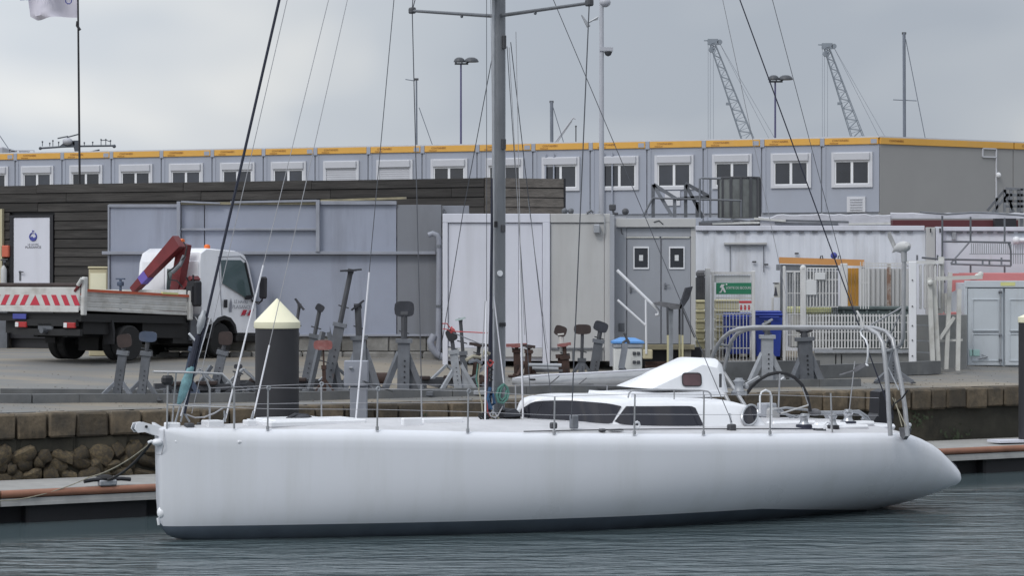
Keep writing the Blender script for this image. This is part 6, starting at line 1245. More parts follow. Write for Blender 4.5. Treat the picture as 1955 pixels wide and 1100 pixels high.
# ================================================================ the yacht
BA = math.degrees(math.atan2(7.5, 13.9)); BF = Frame((-5.55, 40.0, 0), BA)
yt = thing('sailing_yacht', 'white racing yacht with flush white hull moored along the quay', 'sailing yacht', (-5.55, 40.0, 0), BA)
def Bp(px, py, v=0): return BF.y(px, py, -v)          # v: metres towards the camera from the centreline
HB = [(0, .10), (.25, .26), (1, .58), (2, .98), (4, 1.66), (6, 2.15), (8, 2.42), (10, 2.45), (12, 2.32), (12.9, 2.24), (13.6, 2.16), (14.0, 2.06), (14.2, 1.98), (14.27, 1.9), (14.31, 1.74)]
ZS = [(0, 1.66), (1.5, 1.62), (3, 1.60), (5, 1.53), (7.15, 1.465), (9.2, 1.41), (10.7, 1.37), (12.5, 1.32), (12.95, 1.29), (13.28, 1.20), (13.6, 1.06), (13.9, .86), (14.08, .74), (14.2, .66), (14.27, .60), (14.31, .56)]
ZK = [(0, .14), (.06, .03), (.16, -.06), (.4, -.12), (1.2, -.25), (3, -.4), (7, -.6), (10, -.5), (12, -.32), (12.9, -.26), (13.6, -.16), (14.0, .0), (14.18, .16), (14.27, .30), (14.31, .42)]
EN = [(0, 6), (1, 5), (4, 4.0), (8, 3.1), (12, 2.5), (14.1, 2.5), (14.3, 3)]
def hb(u): return interp(HB, u)
def zs(u): return interp(ZS, u)
us = [0, .04, .12, .25, .5, .75, 1, 1.5, 2, 2.5, 3, 3.5, 4, 4.5, 5, 5.5, 6, 6.5, 7, 7.5, 8, 8.5, 9, 9.5, 10, 10.5, 11, 11.5, 12, 12.4, 12.7, 12.9, 13.1, 13.3, 13.5, 13.7, 13.85, 14.0, 14.08, 14.15, 14.2, 14.24, 14.28, 14.31]
GR = .19
def section(u):
    b_ = hb(u); s_ = zs(u); k_ = min(interp(ZK, u), s_ - .1); n_ = interp(EN, u); g = min(GR, b_ * .45, (s_ - k_) * .4); rows = []
    for a in (0, 30, 60, 90): rows.append((b_ - g + g * math.sin(R(a)), s_ - g + g * math.cos(R(a))))   # rounded gunwale
    ztop = s_ - g; zw = max(.11 - max(0, u - 10) * .075, k_ + .02)
    def wd(z):
        a = min(1, max(0, (ztop - z) / (ztop - k_ + 1e-6))); return b_ * max(0, 1 - a ** n_) ** (1 / 1.7)
    for i in range(1, 13): z = ztop + (zw - ztop) * (i / 12); rows.append((wd(z), z))
    for i in range(1, 9): q = 1 - (1 - i/8) ** 2; z = zw + (k_ - zw) * q; rows.append((wd(z) if i < 8 else 0.0, z))
    return rows
mb = MB(); nr = None
for u in us:
    rows = section(u); nr = len(rows)
    # stem rounding: shift the lower stem back slightly
    for (y, z) in rows: du = .05 * max(0, (.5 - z)) ** 1.0 * max(0, 1 - u/.6) + (.02*max(0, 1.67-z))*max(0, 1-u/1.0); mb.v.append(Vector((u + du, -y, z)))
    for (y, z) in rows: du = .05 * max(0, (.5 - z)) * max(0, 1 - u/.6) + (.02*max(0, 1.67-z))*max(0, 1-u/1.0); mb.v.append(Vector((u + du, y, z)))
tot = 2 * nr
for i in range(len(us) - 1):
    for s_ in (0, nr):
        for j in range(nr - 1):
            a, b_, c, d = i*tot+s_+j, i*tot+s_+j+1, (i+1)*tot+s_+j+1, (i+1)*tot+s_+j
            zc = sum(mb.v[q].z for q in (a, b_, c, d)) / 4
            mb.f.append((a, b_, c, d) if s_ == 0 else (d, c, b_, a)); mb.m.append(1 if j >= 15 and us[i] < 12.9 else 0)
# close bow and stern
for i in (0, len(us) - 1): mb.f.append(tuple(i*tot + j for j in range(nr)) + tuple(i*tot + nr + j for j in range(nr - 1, -1, -1))); mb.m.append(0)
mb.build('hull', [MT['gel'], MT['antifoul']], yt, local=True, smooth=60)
# deck with camber
mb = MB(); nc = 9
for u in us:
    b_ = hb(u); g = min(GR, b_*.45, .1) if u > 14 else min(GR, b_*.45); w_ = b_ - g + .004
    for j in range(nc): t = -1 + 2*j/(nc-1); mb.v.append(Vector((u, t*w_, zs(u) - .002 + .15*min(1, b_/2)*(1 - t*t))))
for i in range(len(us) - 1):
    for j in range(nc - 1): mb.f.append((i*nc+j, i*nc+j+1, (i+1)*nc+j+1, (i+1)*nc+j)); mb.m.append(0)
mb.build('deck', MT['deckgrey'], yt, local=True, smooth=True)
def dz(u, v=0): w_ = max(.05, hb(u) - GR); t = min(1, abs(v)/w_); return zs(u) + .15*min(1, hb(u)/2)*(1-t*t)
# small white pads on the bow topsides and stem fittings
for px, py in ((338, 843), (458, 844)):
    c = Bp(px, py, .45 if px < 400 else .8); q = hb(c.x) ; c = Bp(px, py, q - .01); mb = MB(); mb.bbox(c - Vector((.05, .05, .02)), c + Vector((.05, .02, .02)), .01); mb.build('topside_fitting', MT['gel2'], yt, local=True)
mb = MB(); c = Bp(300, 845, .1); mb.ball(c, .075, 12, 8, 1.2, 1, .8); mb.tube([c, c + Vector((-.10, 0, .02)), c + Vector((-.15, 0, .0))], .022, 8); mb.build('stem_boss', MT['gel2'], yt, local=True, smooth=True)
mb = MB(); c = Bp(298, 980, .03); mb.ball(c + Vector((.085, 0, 0)), .075, 12, 8, .9, 1, 1.2); mb.tube([Bp(301, 990, .05), Bp(303, 1003, .05)], .02, 6); mb.build('tow_eye', MT['gel2'], yt, local=True, smooth=True)
mb = MB(); mb.tube([Bp(313, 820, .14), Bp(313, 850, .2), Bp(308, 868, .12), Bp(298, 868, .05)], .006, 5); mb.build('thin_line', MT['wire_pale'], yt, local=True)
# bow roller arm
a, c = Bp(306, 826, 0), Bp(264, 817, 0); a.z = 1.58; c.z = 1.665
mb = MB(); 
for s_ in (-1, 1): mb.prism([Vector((a.x + .05, s_*.07, a.z - .10)), Vector((a.x + .05, s_*.07, a.z + .06)), Vector((c.x + .05, s_*.07, c.z + .085)), Vector((c.x - .06, s_*.07, c.z + .07)), Vector((c.x - .09, s_*.07, c.z - .02)), Vector((c.x - .04, s_*.07, c.z - .08)), Vector((c.x + .1, s_*.07, c.z - .07))], (0, s_*.02, 0))
mb.prism([Vector((a.x + .05, -.07, a.z - .10)), Vector((c.x + .25, -.07, c.z - .06)), Vector((c.x + .25, -.07, c.z + .07)), Vector((a.x + .05, -.07, a.z + .06))], (0, .14, 0)); br = mb.build('bow_roller_arm', MT['gel2'], yt, local=True)
mb = MB(); mb.cyl((c.x - .02, -.065, c.z), (c.x - .02, .065, c.z), .06, n=14); mb.build('roller', MT['galv'], br, local=True, smooth=30)
mb = MB(); q = Bp(279, 815, .1); mb.cyl(q + Vector((0, .0, 0)), q + Vector((0, -.02, 0)), .022, n=10); mb.build('hole', MT['black'], br, local=True)
# raised chainplate blocks on the foredeck
def block(name, px0, px1, pt, v, m='gel2', dep=.25, pb=None, bev=.015):
    a = Bp(px0, pt, v); c = Bp(px1, pt, v); zb_ = dz((a.x + c.x)/2, v) - .03 if pb is None else Bp(px0, pb, v).z
    mb = MB(); mb.bbox((a.x, -v, zb_), (c.x, -v + dep, a.z), bev); return mb.build(name, MT[m], yt, local=True)
block('chainplate_block', 321, 345, 808, .12, dep=.2); block('chainplate_block', 397, 428, 804, .25, dep=.3); block('chainplate_block', 472, 490, 803, .35, dep=.2); block('fairlead', 357, 372, 809, .2, 'darksteel', .15); block('fairlead', 380, 398, 808, -.1, 'black', .12)
block('foredeck_hatch', 524, 632, 802, .45, dep=.8, bev=.02); block('fore_panel', 516, 700, 806, .6, dep=1.0, m='gel2', bev=.02)
mb = MB(); q = Bp(575, 800, .1); mb.ball(q, .12, 10, 7, 1.3, 1, .6); mb.tube([q + Vector((-.25, 0, .0)), q + Vector((-.1, 0, .07)), q + Vector((.1, 0, .05)), q + Vector((.22, .05, -.02))], .03, 6); mb.build('rope_heap', MT['rubpad'], yt, local=True, smooth=True)
block('grab_strip', 770, 806, 799, 1.0, dep=.1); block('grab_strip', 808, 885, 800, .8, dep=.1)
# ---- coachroof: stations in u with side foot, side head and crown
cr_foot = [(990, 797), (1003, 800), (1067, 806), (1159, 813), (1260, 820), (1346, 824), (1400, 826), (1440, 826), (1471, 826)]
cr_head = [(990, 786), (1004, 770), (1030, 762), (1083, 761), (1186, 767), (1330, 768), (1400, 770), (1430, 775), (1460, 806), (1471, 822)]
cr_crown = [(990, 782), (1000, 772), (1022, 758), (1067, 753), (1133, 750), (1200, 750), (1384, 752), (1428, 759), (1455, 785), (1471, 812)]
cpx = [988, 991, 996, 1003, 1012, 1022, 1040, 1060, 1085, 1110, 1140, 1170, 1200, 1240, 1280, 1320, 1360, 1395, 1420, 1432, 1444, 1456, 1466, 1472]
def wid(t): return interp([(0, .04), (.02, .10), (.07, .26), (.16, .56), (.26, .92), (.38, 1.25), (.52, 1.43), (.7, 1.5), (1, 1.45)], t)
prof = []
for px in cpx:
    t = (px - 988) / (1472 - 988); vb = wid(t); vt = vb * .86
    f_ = Bp(px, interp(cr_foot, px), vb); h_ = Bp(px, interp(cr_head, px), vt); c_ = Bp(px, interp(cr_crown, px), 0)
    # share one u: use the head's u, take foot/crown heights
    u = h_.x; prof.append((u, vb, vt, f_.z - .05, h_.z, max(c_.z, h_.z + .03)))
mb = MB(); m_ = 13
for (u, vb, vt, zf, zh, zc) in prof:
    row = [(-vb, zf), (-vb + (vb-vt)*.5, zf + (zh-zf)*.55), (-vt - .01, zh - .05), (-vt*.96, zh), (-vt*.7, zh + (zc-zh)*.5), (-vt*.35, zh + (zc-zh)*.88), (0, zc)]
    row = row + [(-y, z) for y, z in row[-2::-1]]
    mb.v += [Vector((u, y, z)) for y, z in row]
for i in range(len(prof) - 1):
    for j in range(m_ - 1): mb.f.append((i*m_+j, i*m_+j+1, (i+1)*m_+j+1, (i+1)*m_+j)); mb.m.append(0)
mb.f += [tuple(range(m_)), tuple((len(prof)-1)*m_ + j for j in range(m_))]; mb.m += [0, 0]
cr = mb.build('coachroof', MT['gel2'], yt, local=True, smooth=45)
def side_at(u, z):       # lateral offset of the coachroof side at (u, z)
    for i in range(len(prof) - 1):
        if prof[i][0] <= u <= prof[i+1][0] or i == len(prof) - 2:
            t = (u - prof[i][0]) / (prof[i+1][0] - prof[i][0]); t = min(1, max(0, t)); p = [a + (b_ - a)*t for a, b_ in zip(prof[i], prof[i+1])]
            _, vb, vt, zf, zh, zc = p; q = min(1, max(0, (z - zf) / (zh - zf))); return vb + (vt - vb)*q*.93 if q < 1 else vt
    return 1.4
def side_hit(px, py):
    lo, hi = 0.0, 1.7                    # bisection: the side is where the ray's own offset equals the side's
    for _ in range(30):
        v = (lo + hi)/2; p = Bp(px, py, v); s_ = side_at(p.x, p.z) if p.x > prof[0][0] else 0
        if v < s_: lo = v
        else: hi = v
    return Bp(px, py, v), v
def side_panel(name, top, bot, n, m, off=.012):
    mb = MB(); rows = 4; grid = []
    x0 = max(top[0][0], bot[0][0]); x1 = min(top[-1][0], bot[-1][0])
    for i in range(n + 1):
        t = i / n; pxt = top[0][0] + (top[-1][0] - top[0][0])*t; pxb = bot[0][0] + (bot[-1][0] - bot[0][0])*t
        yt_ = interp(top, pxt); yb_ = interp(bot, pxb)
        for j in range(rows + 1):
            s_ = j / rows; p, v = side_hit(pxt + (pxb - pxt)*s_, yt_ + (yb_ - yt_)*s_); grid.append(p)
    for g in grid: mb.v.append(Vector((g.x, g.y - off, g.z)))
    R_ = rows + 1
    for i in range(n):
        for j in range(rows): mb.f.append((i*R_+j, i*R_+j+1, (i+1)*R_+j+1, (i+1)*R_+j)); mb.m.append(0)
    # skirt back to the side
    b0 = len(mb.v); idx = [i*R_ for i in range(n+1)] + [n*R_+j for j in range(1, R_)] + [i*R_+rows for i in range(n-1, -1, -1)] + [j for j in range(rows-1, 0, -1)]
    for k_ in idx: q = mb.v[k_]; mb.v.append(Vector((q.x, q.y + off*2.2, q.z)))
    L_ = len(idx)
    for k_ in range(L_): a, c = idx[k_], idx[(k_+1) % L_]; mb.f.append((a, c, b0 + (k_+1) % L_, b0 + k_)); mb.m.append(0)
    # mirrored pane on the far side
    m2 = MB(); m2.add([Vector((q.x, -q.y, q.z)) for q in mb.v], [tuple(reversed(f)) for f in mb.f]); m2.build(name, MT[m], cr, local=True, smooth=50)
    return mb.build(name, MT[m], cr, local=True, smooth=50)
side_panel('fore_window', [(995, 781), (1022, 767), (1060, 765), (1083, 765), (1130, 768), (1162, 771), (1186, 776)], [(991, 794), (1003, 798), (1067, 802), (1110, 805), (1157, 809), (1168, 808)], 22, 'tint')
side_panel('aft_window', [(1196, 776), (1240, 776), (1290, 775.5), (1317, 775.5), (1327, 779)], [(1173, 805), (1185, 810), (1216, 813), (1300, 813.5), (1343, 813)], 18, 'tint')
# faint seams inside the fore window wrap
for a, c in (((1034, 767), (1020, 797)), ((1060, 767), (1046, 799))):
    p, _ = side_hit(*a); q, _ = side_hit(*c); mb = MB(); mb.beam(p + Vector((0, -.018, 0)), q + Vector((0, -.018, 0)), .012, .008); mb.build('window_seam', MT['rubpad'], cr, local=True)
# porthole
c, v = side_hit(1431, 793); mb = MB(); mb2 = MB(); pts = []
for i in range(20):
    a = 2*math.pi*i/20; px = 1430 + 14.5*math.cos(a) + 4.5*math.sin(a); py = 793 - 19.5*math.sin(a) + 2*math.cos(a) ; p, _ = side_hit(px, py); pts.append(p + Vector((0, -.03, 0)))
ce = sum(pts, Vector()) / 20
ring = pts + [pts[0], pts[1]]
mb.tube(ring, .022, 6); pr = mb.build('porthole_ring', MT['stainless'], cr, local=True, smooth=True)
mb2.prism([p + (ce - p)*.06 for p in pts], (0, .04, 0)); mb2.build('porthole_glass', MT['tint'], pr, local=True)
# ---- raised plinth and doghouse
a = Bp(1208, 749, .72); c = Bp(1384, 749, .75); zb_ = c.z - .08
mb = MB(); fo = [Vector((a.x - .05, -.72, zb_)), Vector((a.x - .02, -.72, a.z - .02)), Vector((a.x + .12, -.72, c.z - .0)), Vector((c.x, -.72, c.z + .02)), Vector((c.x, -.72, zb_))]
mb.prism(fo, (0, 1.44, 0)); mb.build('roof_plinth', MT['gel2'], yt, local=True)
NE = [Bp(1247, 742, .62), Bp(1296, 719, .60), Bp(1342, 697, .54), Bp(1369, 703, .54), Bp(1375, 714, .56), Bp(1385, 749, .64)]
CE = [Bp(1216, 741, 0), Bp(1258, 707, 0), Bp(1308, 682, 0), Bp(1358, 684, 0), Bp(1366, 692, 0), Bp(1376, 749, 0)]
def onplane(px, py):
    n_ = (NE[2] - NE[0]).cross(NE[5] - NE[0]); o = BF.I @ CAMP; d = BF.I.to_3x3() @ ray(px, py); return o + d * ((NE[0] - o).dot(n_) / d.dot(n_))
NE[1] = onplane(1296, 719); NE[3] = onplane(1369, 703); NE[4] = onplane(1376, 714)
mb = MB(); K = 9
for n_, c_ in zip(NE, CE):
    for q in range(K):
        t = -1 + 2*q/(K-1); y = n_.y * -t; f = abs(t)**2.4
        mb.v.append(Vector((c_.x + (n_.x - c_.x)*f, n_.y * (-t) * -1 if False else n_.y * t * -1, c_.z + (n_.z - c_.z)*f)))
for r_ in range(5):
    for q in range(K-1): mb.f.append((r_*K+q, r_*K+q+1, (r_+1)*K+q+1, (r_+1)*K+q)); mb.m.append(0)
for q0 in (0, K-1): mb.f.append(tuple(r_*K + q0 for r_ in range(6))); mb.m.append(0)
mb.f.append(tuple(q for q in range(K)) + tuple(5*K + q for q in range(K-1, -1, -1))); mb.m.append(0)
dg_ = mb.build('doghouse', MT['gel2'], yt, local=True, smooth=28)
# doghouse window, on the side facet
def facet(px, py, off=.012):
    # plane through three side facet points
    p0, p1, p2 = NE[0], NE[2], NE[5]; n_ = (p1 - p0).cross(p2 - p0).normalized()
    if n_.y > 0: n_ = -n_
    o = BF.I @ CAMP; d = BF.I.to_3x3() @ ray(px, py); t = (p0 - o).dot(n_) / d.dot(n_); return o + d*t + n_*off, n_
def rrect(x0, y0, x1, y1, r, sk=0):
    o = []
    for cx_, cy_, a0 in ((x1-r, y0+r, -90), (x1-r, y1-r, 0), (x0+r, y1-r, 90), (x0+r, y0+r, 180)):
        for k_ in range(4): a = R(a0 + 30*k_); px = cx_ + r*math.cos(a); py = cy_ + r*math.sin(a); o.append((px + sk*(py - (y0+y1)/2), py))
    return o
pts = [facet(px, py) for px, py in rrect(1302, 713, 1338, 738, 6, .05)]; mb = MB(); mb.prism([p for p, _ in pts], -pts[0][1]*.02); mb.build('window', mat('dog_window', (.09, .045, .05), .15, var=.3, scale=3, spec=.7), dg_, local=True)
rim = [facet(px, py, .016)[0] for px, py in rrect(1302, 713, 1338, 738, 6, .05)]; mb = MB(); mb.tube(rim + rim[:2], .009, 5); mb.build('window_seal', MT['black'], dg_, local=True)
p = Bp(1374, 727, .68); mb = MB(); mb.bbox(p + Vector((-.02, -.03, -.12)), p + Vector((.03, .0, .12)), .01); mb.build('vent_slot', MT['darksteel'], dg_, local=True)
p = Bp(1380, 724, .60); 
# cockpit coamings and fittings
block('cockpit_coaming', 1476, 1560, 806, 1.2, dep=.25, bev=.03); block('cockpit_coaming', 1560, 1672, 808, 1.3, dep=.3, bev=.03); block('helm_seat', 1540, 1660, 815, 1.7, dep=.4, bev=.03); block('stern_locker', 1655, 1712, 812, .9, dep=.9, bev=.04)
mb = MB(); p = Bp(1462, 771, -.3); q = Bp(1484, 771, -.3); mb.bbox((p.x, .3, dz(p.x, .3)), (q.x, .6, p.z), .02); mb.build('instrument_pod', MT['cont_grey'], yt, local=True)
p = Bp(1482, 790, -.2); mb = MB(); mb.bbox(p + Vector((-.14, 0, -.3)), p + Vector((.10, .3, .10)), .04); mb.build('instrument_pod', MT['cont_pale_grey'], yt, local=True)
def winch(px, pbase, ptop, v, w_, cw=True, drum='stainless', base='black'):
    b_ = Bp(px, pbase, v); k_ = 44.5 / F; b_.z = max(b_.z, dz(b_.x, v) - .01) if px != 1411 else b_.z; h_ = (pbase - ptop)*k_; r = w_/2*k_
    mb = MB(); mb.lathe([(r*1.25, 0), (r*1.2, h_*.22), (r*.9, h_*.26)], b_, 18); wb = mb.build('winch', MT[base], yt, local=True, smooth=35)
    mb = MB(); mb.lathe([(r*.85, h_*.26), (r*.62, h_*.42), (r*.60, h_*.62), (r*.78, h_*.76), (r*.86, h_*.80), (r*.86, h_*.86), (r*.6, h_*.9), (r*.55, h_)], b_, 18); mb.build('drum', MT[drum], wb, local=True, smooth=35)
winch(1411, 755, 722, .2, 26, drum='galv_light', base='stainless'); winch(1535, 824, 797, 1.6, 25, base='navy'); winch(1590, 828, 798, 1.7, 20); winch(1619, 827, 797, 1.2, 26, base='navy'); winch(1580, 812, 786, -1.0, 20); winch(1650, 815, 796, -.6, 18)
mb = MB(); mb.beam(Bp(1418, 738, .2), Bp(1449, 720, .15), .05, .04); mb.ball(Bp(1424, 738, .2), .055, 8, 6); mb.build('winch_handle', MT['tubegrey'], yt, local=True)
for px, py, v, w_, h_ in ((1057, 813, 1.9, 12, 12), (1096, 806, 1.75, 15, 26), (1150, 822, 2.0, 12, 6), (1397, 818, 1.9, 16, 16), (1176, 821, 2.0, 30, 3), (1610, 822, 1.4, 30, 8), (1565, 822, 1.9, 26, 7), (1680, 826, 1.5, 22, 6)):
    c = Bp(px, py, v); k_ = 42/F; mb = MB(); mb.bbox(c + Vector((-w_/2*k_, -.05, -h_/2*k_)), c + Vector((w_/2*k_, .06, h_/2*k_)), .02); mb.build('deck_block', MT['darksteel' if h_ != 26 else 'galv'], yt, local=True)
# jib track, side lines along the deck
for pts, r, m in ((((1000, 821), (1100, 820), (1190, 826), (1290, 829), (1400, 830), (1530, 829)), .010, 'darksteel'), (((1472, 826), (1500, 827), (1560, 826)), .012, 'navy'), (((1147, 823), (1190, 826)), .012, 'black')):
    P = []
    for px, py in pts:
        c = Bp(px, py, 1.9); P.append(Vector((c.x, -1.9, dz(c.x, 1.9) + .02)))
    mb = MB(); mb.tube(P, r, 5); mb.build('deck_line', MT[m], yt, local=True)
# white ring fairlead
c = Bp(1216, 812, 2.1); mb = MB(); mb.tube([c + Vector((.05*math.cos(a), 0, .05*math.sin(a))) for a in [x*.7 for x in range(10)]], .02, 6); mb.build('ring_fairlead', MT['white'], yt, local=True)
# helm grab hoop
def bt_(pts, v, r, m, name, n=8, sm=True): mb = MB(); mb.tube([Bp(a, c, v) for a, c in pts], r, n); return mb.build(name, MT[m], yt, local=True, smooth=sm)
bt_(((1451, 790), (1451, 757), (1454, 749), (1462, 745), (1470, 749), (1473, 757), (1473, 826)), 1.7, .016, 'white', 'grab_hoop')
bt_(((1574, 820), (1574, 812), (1578, 807), (1584, 807), (1588, 812), (1588, 825)), 2.0, .018, 'white', 'grab_hoop')
bt_(((1199, 760), (1201, 751), (1207, 746), (1215, 745), (1280, 744.5), (1340, 746), (1352, 748), (1357, 753), (1358, 762)), 1.15, .014, 'tubegrey', 'cabin_handrail')
for px in (1287, 1343): bt_(((px, 746), (px, 763)), 1.15, .011, 'tubegrey', 'handrail_post')
# black tube hoop aft of the doghouse
bt_(((1424, 754), (1434, 740), (1450, 725), (1466, 716), (1482, 712), (1500, 713), (1517, 721), (1531, 735), (1541, 755), (1547, 786)), .1, .032, 'blackrub', 'black_hoop')
bt_(((1489, 714), (1486, 782)), .3, .016, 'tubegrey', 'aerial_post'); bt_(((1490, 725), (1496, 721)), .3, .014, 'white', 'aerial_tip')
bt_(((1532, 740), (1543, 773)), .2, .010, 'tubegrey', 'thin_strut'); bt_(((1491, 790), (1543, 774)), .3, .014, 'cont_pale_grey', 'tiller_bar')
for pts in (((1478, 783), (1500, 779), (1540, 783), (1560, 786)), ((1484, 786), (1520, 797), (1548, 791)), ((1560, 787), (1600, 787), (1640, 785), (1655, 795), (1662, 806)), ((1490, 783), (1515, 802)), ((1565, 790), (1620, 789)), ((1620, 786), (1640, 789), (1660, 806))): bt_(pts, .0, .022, 'galv_light', 'cockpit_tube')
mb = MB(); c = Bp(1555, 788, 0); mb.ball(c, .1, 8, 6, 1.4, 1, .7); mb.build('dark_bundle', MT['junk'], yt, local=True)
mb = MB(); c = Bp(1690, 800, -.6); mb.prism([c + Vector((-.42, 0, -.22)), c + Vector((-.15, 0, .1)), c + Vector((-.12, 0, .5)), c + Vector((.05, 0, .55)), c + Vector((.2, 0, .1)), c + Vector((.16, 0, -.22))], (0, .3, 0)); mb.build('dark_sail_bag', MT['black'], yt, local=True)
for px, t_ in ((1586, 748), (1626, 700)): pass
bt_(((1586, 751), (1589, 826)), 2.15, .015, 'tubegrey', 'stanchion'); bt_(((1632, 690), (1621, 790)), -1.0, .011, 'tubegrey', 'thin_strut')
# ---- stanchions: feet on the near gunwale and on the far one
def gun_u(px, side):        # u where the gunwale (side +1 near) passes under photo column px
    lo, hi = 0.0, 12.9
    for _ in range(40):
        m_ = (lo + hi)/2; w_ = BF.M @ Vector((m_, -side*(hb(m_) - .1), zs(m_))); q = CX + F*w_.x/w_.y
        if q < px: lo = m_
        else: hi = m_
    return lo
near = []; 
for px in (511, 720, 893, 1058, 1211, 1343, 1470):
    u = gun_u(px, 1); y_ = -(hb(u) - .1); foot = Vector((u, y_, zs(u) - .01)); hgt = .66 if px != 1058 else .60; top = foot + Vector((0, -.02, hgt)); near.append((foot, top))
    mb = MB(); mb.tube([foot, top], .0155, 8, .013); s_ = mb.build('stanchion', MT['tubegrey'], yt, local=True, smooth=True)
    mb = MB(); mb.cyl(foot, foot + Vector((0, 0, .06)), .028, n=8); mb.build('socket', MT['tubegrey'], s_, local=True)
    if px < 900: mb = MB(); mb.tube([top + Vector((.03*math.cos(a), -.02, .03*math.sin(a) + .0)) for a in [x*.8 for x in range(9)]], .012, 5); mb.build('wire_eye', MT['galv_light'], s_, local=True)
far = []
for px in (614, 805, 985, 1160, 1300):
    u = gun_u(px, -1); y_ = (hb(u) - .1); foot = Vector((u, y_, zs(u) - .01)); top = foot + Vector((0, .02, .64)); far.append((foot, top))
    mb = MB(); mb.tube([foot, top], .015, 8, .013); mb.build('stanchion', MT['tubegrey'], yt, local=True, smooth=True)
    if px < 700: mb = MB(); mb.tube([top + Vector((.03*math.cos(a), -.02, .03*math.sin(a) + .0)) for a in [x*.8 for x in range(9)]], .012, 5); mb.build('wire_eye', MT['galv_light'], yt, local=True)
# pulpit: both sides and the legs
for s_ in (1, -1):
    mb = MB(); P = [Bp(294, 710, .02), Bp(330, 711, .16), Bp(380, 712, .3), Bp(424, 714, .45)]; P = [Vector((p.x, -s_*abs(p.y) - 0, p.z)) for p in P]
    uF = gun_u(447, 1); leg0 = Vector((uF, -s_*(hb(uF) - .1), zs(uF)))
    P += [Vector((leg0.x - .05, leg0.y, leg0.z + .78 - .06)), Vector((leg0.x, leg0.y, leg0.z + .60)), leg0]
    mb.tube(P, .017, 8); mb.build('pulpit_rail', MT['tubegrey'], yt, local=True, smooth=True)
    u2 = gun_u(316, 1) if s_ > 0 else .35; u2 = max(u2, .08); l2 = Vector((u2, -s_*(hb(u2) - .04), zs(u2) - .02)); mb = MB(); t2 = P[1]; t2 = Vector((u2 + .02, -s_*.13, P[1].z)); mb.tube([l2, t2], .015, 8); mb.build('pulpit_leg', MT['tubegrey'], yt, local=True, smooth=True)
    mb = MB(); a = l2 + (t2 - l2)*.42; c = leg0 + Vector((0, 0, .33)); mb.tube([a, c], .012, 6); mb.build('pulpit_mid_rail', MT['tubegrey'], yt, local=True, smooth=True)
    lst = near if s_ > 0 else far; prev = P[-2]; prevm = c
    for (f_, t_) in lst:
        mb = MB(); mb.tube([prev, t_], .0045, 4); mb.tube([prevm, f_ + (t_ - f_)*.5], .004, 4); mb.build('lifeline', MT['wire_pale'], yt, local=True); prev = t_; prevm = f_ + (t_ - f_)*.5
    ue = 12.3; e = Vector((ue, -s_*(hb(ue) - .15), zs(ue) + .6)); mb = MB(); mb.tube([prev, e], .0045, 4); mb.tube([prevm, e - Vector((0, 0, .3))], .004, 4); mb.build('lifeline', MT['wire_pale'], yt, local=True)
mb = MB(); c = Bp(311, 716, .1); mb.bbox(c + Vector((-.02, -.08, -.16)), c + Vector((.16, .06, -.01)), .04); mb.build('navigation_light', MT['black'], yt, local=True)
# ---- stern arch, two hoops athwart
def ax(px, py, u): return BF.x(px, py, u)
hoops = ((12.28, [(1700, 820), (1697, 790), (1695, 747), (1689, 680), (1685, 655), (1676, 638), (1660, 629), (1640, 626), (1560, 625), (1440, 625), (1412, 628), (1395, 634), (1380, 646), (1370, 660), (1361, 678), (1356, 700)]),
         (12.62, [(1733, 822), (1728, 780), (1722, 741), (1709, 672), (1704, 648), (1692, 634), (1672, 627), (1650, 625), (1560, 626), (1450, 627), (1425, 629), (1409, 636), (1396, 652), (1388, 680), (1381, 711)]))
for u, P in hoops:
    pts = [ax(px, py, u) for px, py in P]
    pts[0].z = zs(u) - .03; pts.append(Vector((u, hb(u) - .12, zs(u))))
    mb = MB(); mb.tube(pts, .040, 10); mb.build('stern_arch', MT['tubegrey'], yt, local=True, smooth=True)
for px, py in ((1560, 625), (1650, 626), (1440, 626)): mb = MB(); mb.tube([ax(px, py, 12.28), ax(px + 6, py, 12.62)], .025, 8); mb.build('arch_cross_tube', MT['tubegrey'], yt, local=True, smooth=True)
mb = MB(); mb.tube([ax(1689, 671, 12.3), ax(1708, 667, 12.62)], .022, 8); mb.tube([ax(1374, 658, 12.3), ax(1392, 661, 12.62)], .022, 8); mb.build('arch_cross_tube', MT['tubegrey'], yt, local=True, smooth=True)
# generator pole
U = 12.7
def at_(px, py, u=U): return ax(px, py, u)
mb = MB(); mb.tube([at_(1707, 667), at_(1714, 664), at_(1720, 657), at_(1724, 646), at_(1725, 600), at_(1726, 490)], .036, 10); mb.build('generator_pole', MT['tubegrey'], yt, local=True, smooth=True)
mb = MB(); mb.tube([at_(1725, 585), at_(1655, 626)], .015, 6); mb.tube([at_(1724, 588), at_(1692, 655)], .015, 6); mb.build('pole_brace', MT['tubegrey'], yt, local=True, smooth=True)
mb = MB(); mb.tube([at_(1726, 500), at_(1726, 478)], .05, 10); mb.build('generator_collar', MT['tubegrey'], yt, local=True, smooth=True)
c = at_(1722, 473); mb = MB(); mb.tube([at_(1706, 479), at_(1711, 475), at_(1717, 473), at_(1725, 471), at_(1732, 471), at_(1735, 472)], [.02, .05, .085, .10, .08, .03], 12); g_ = mb.build('generator_body', MT['cont_pale_grey'], yt, local=True, smooth=True)
mb = MB(); mb.prism([at_(1709, 478), at_(1714, 474), at_(1706, 456), at_(1700, 443), at_(1696, 445), at_(1697, 453), at_(1703, 466)], (0, .03, 0)); mb.build('tail_fin', MT['cont_pale_grey'], g_, local=True)
mb = MB(); mb.tube([at_(1722, 482), at_(1710, 478), at_(1704, 481)], .02, 6); mb.build('tail_bracket', MT['cont_pale_grey'], g_, local=True)
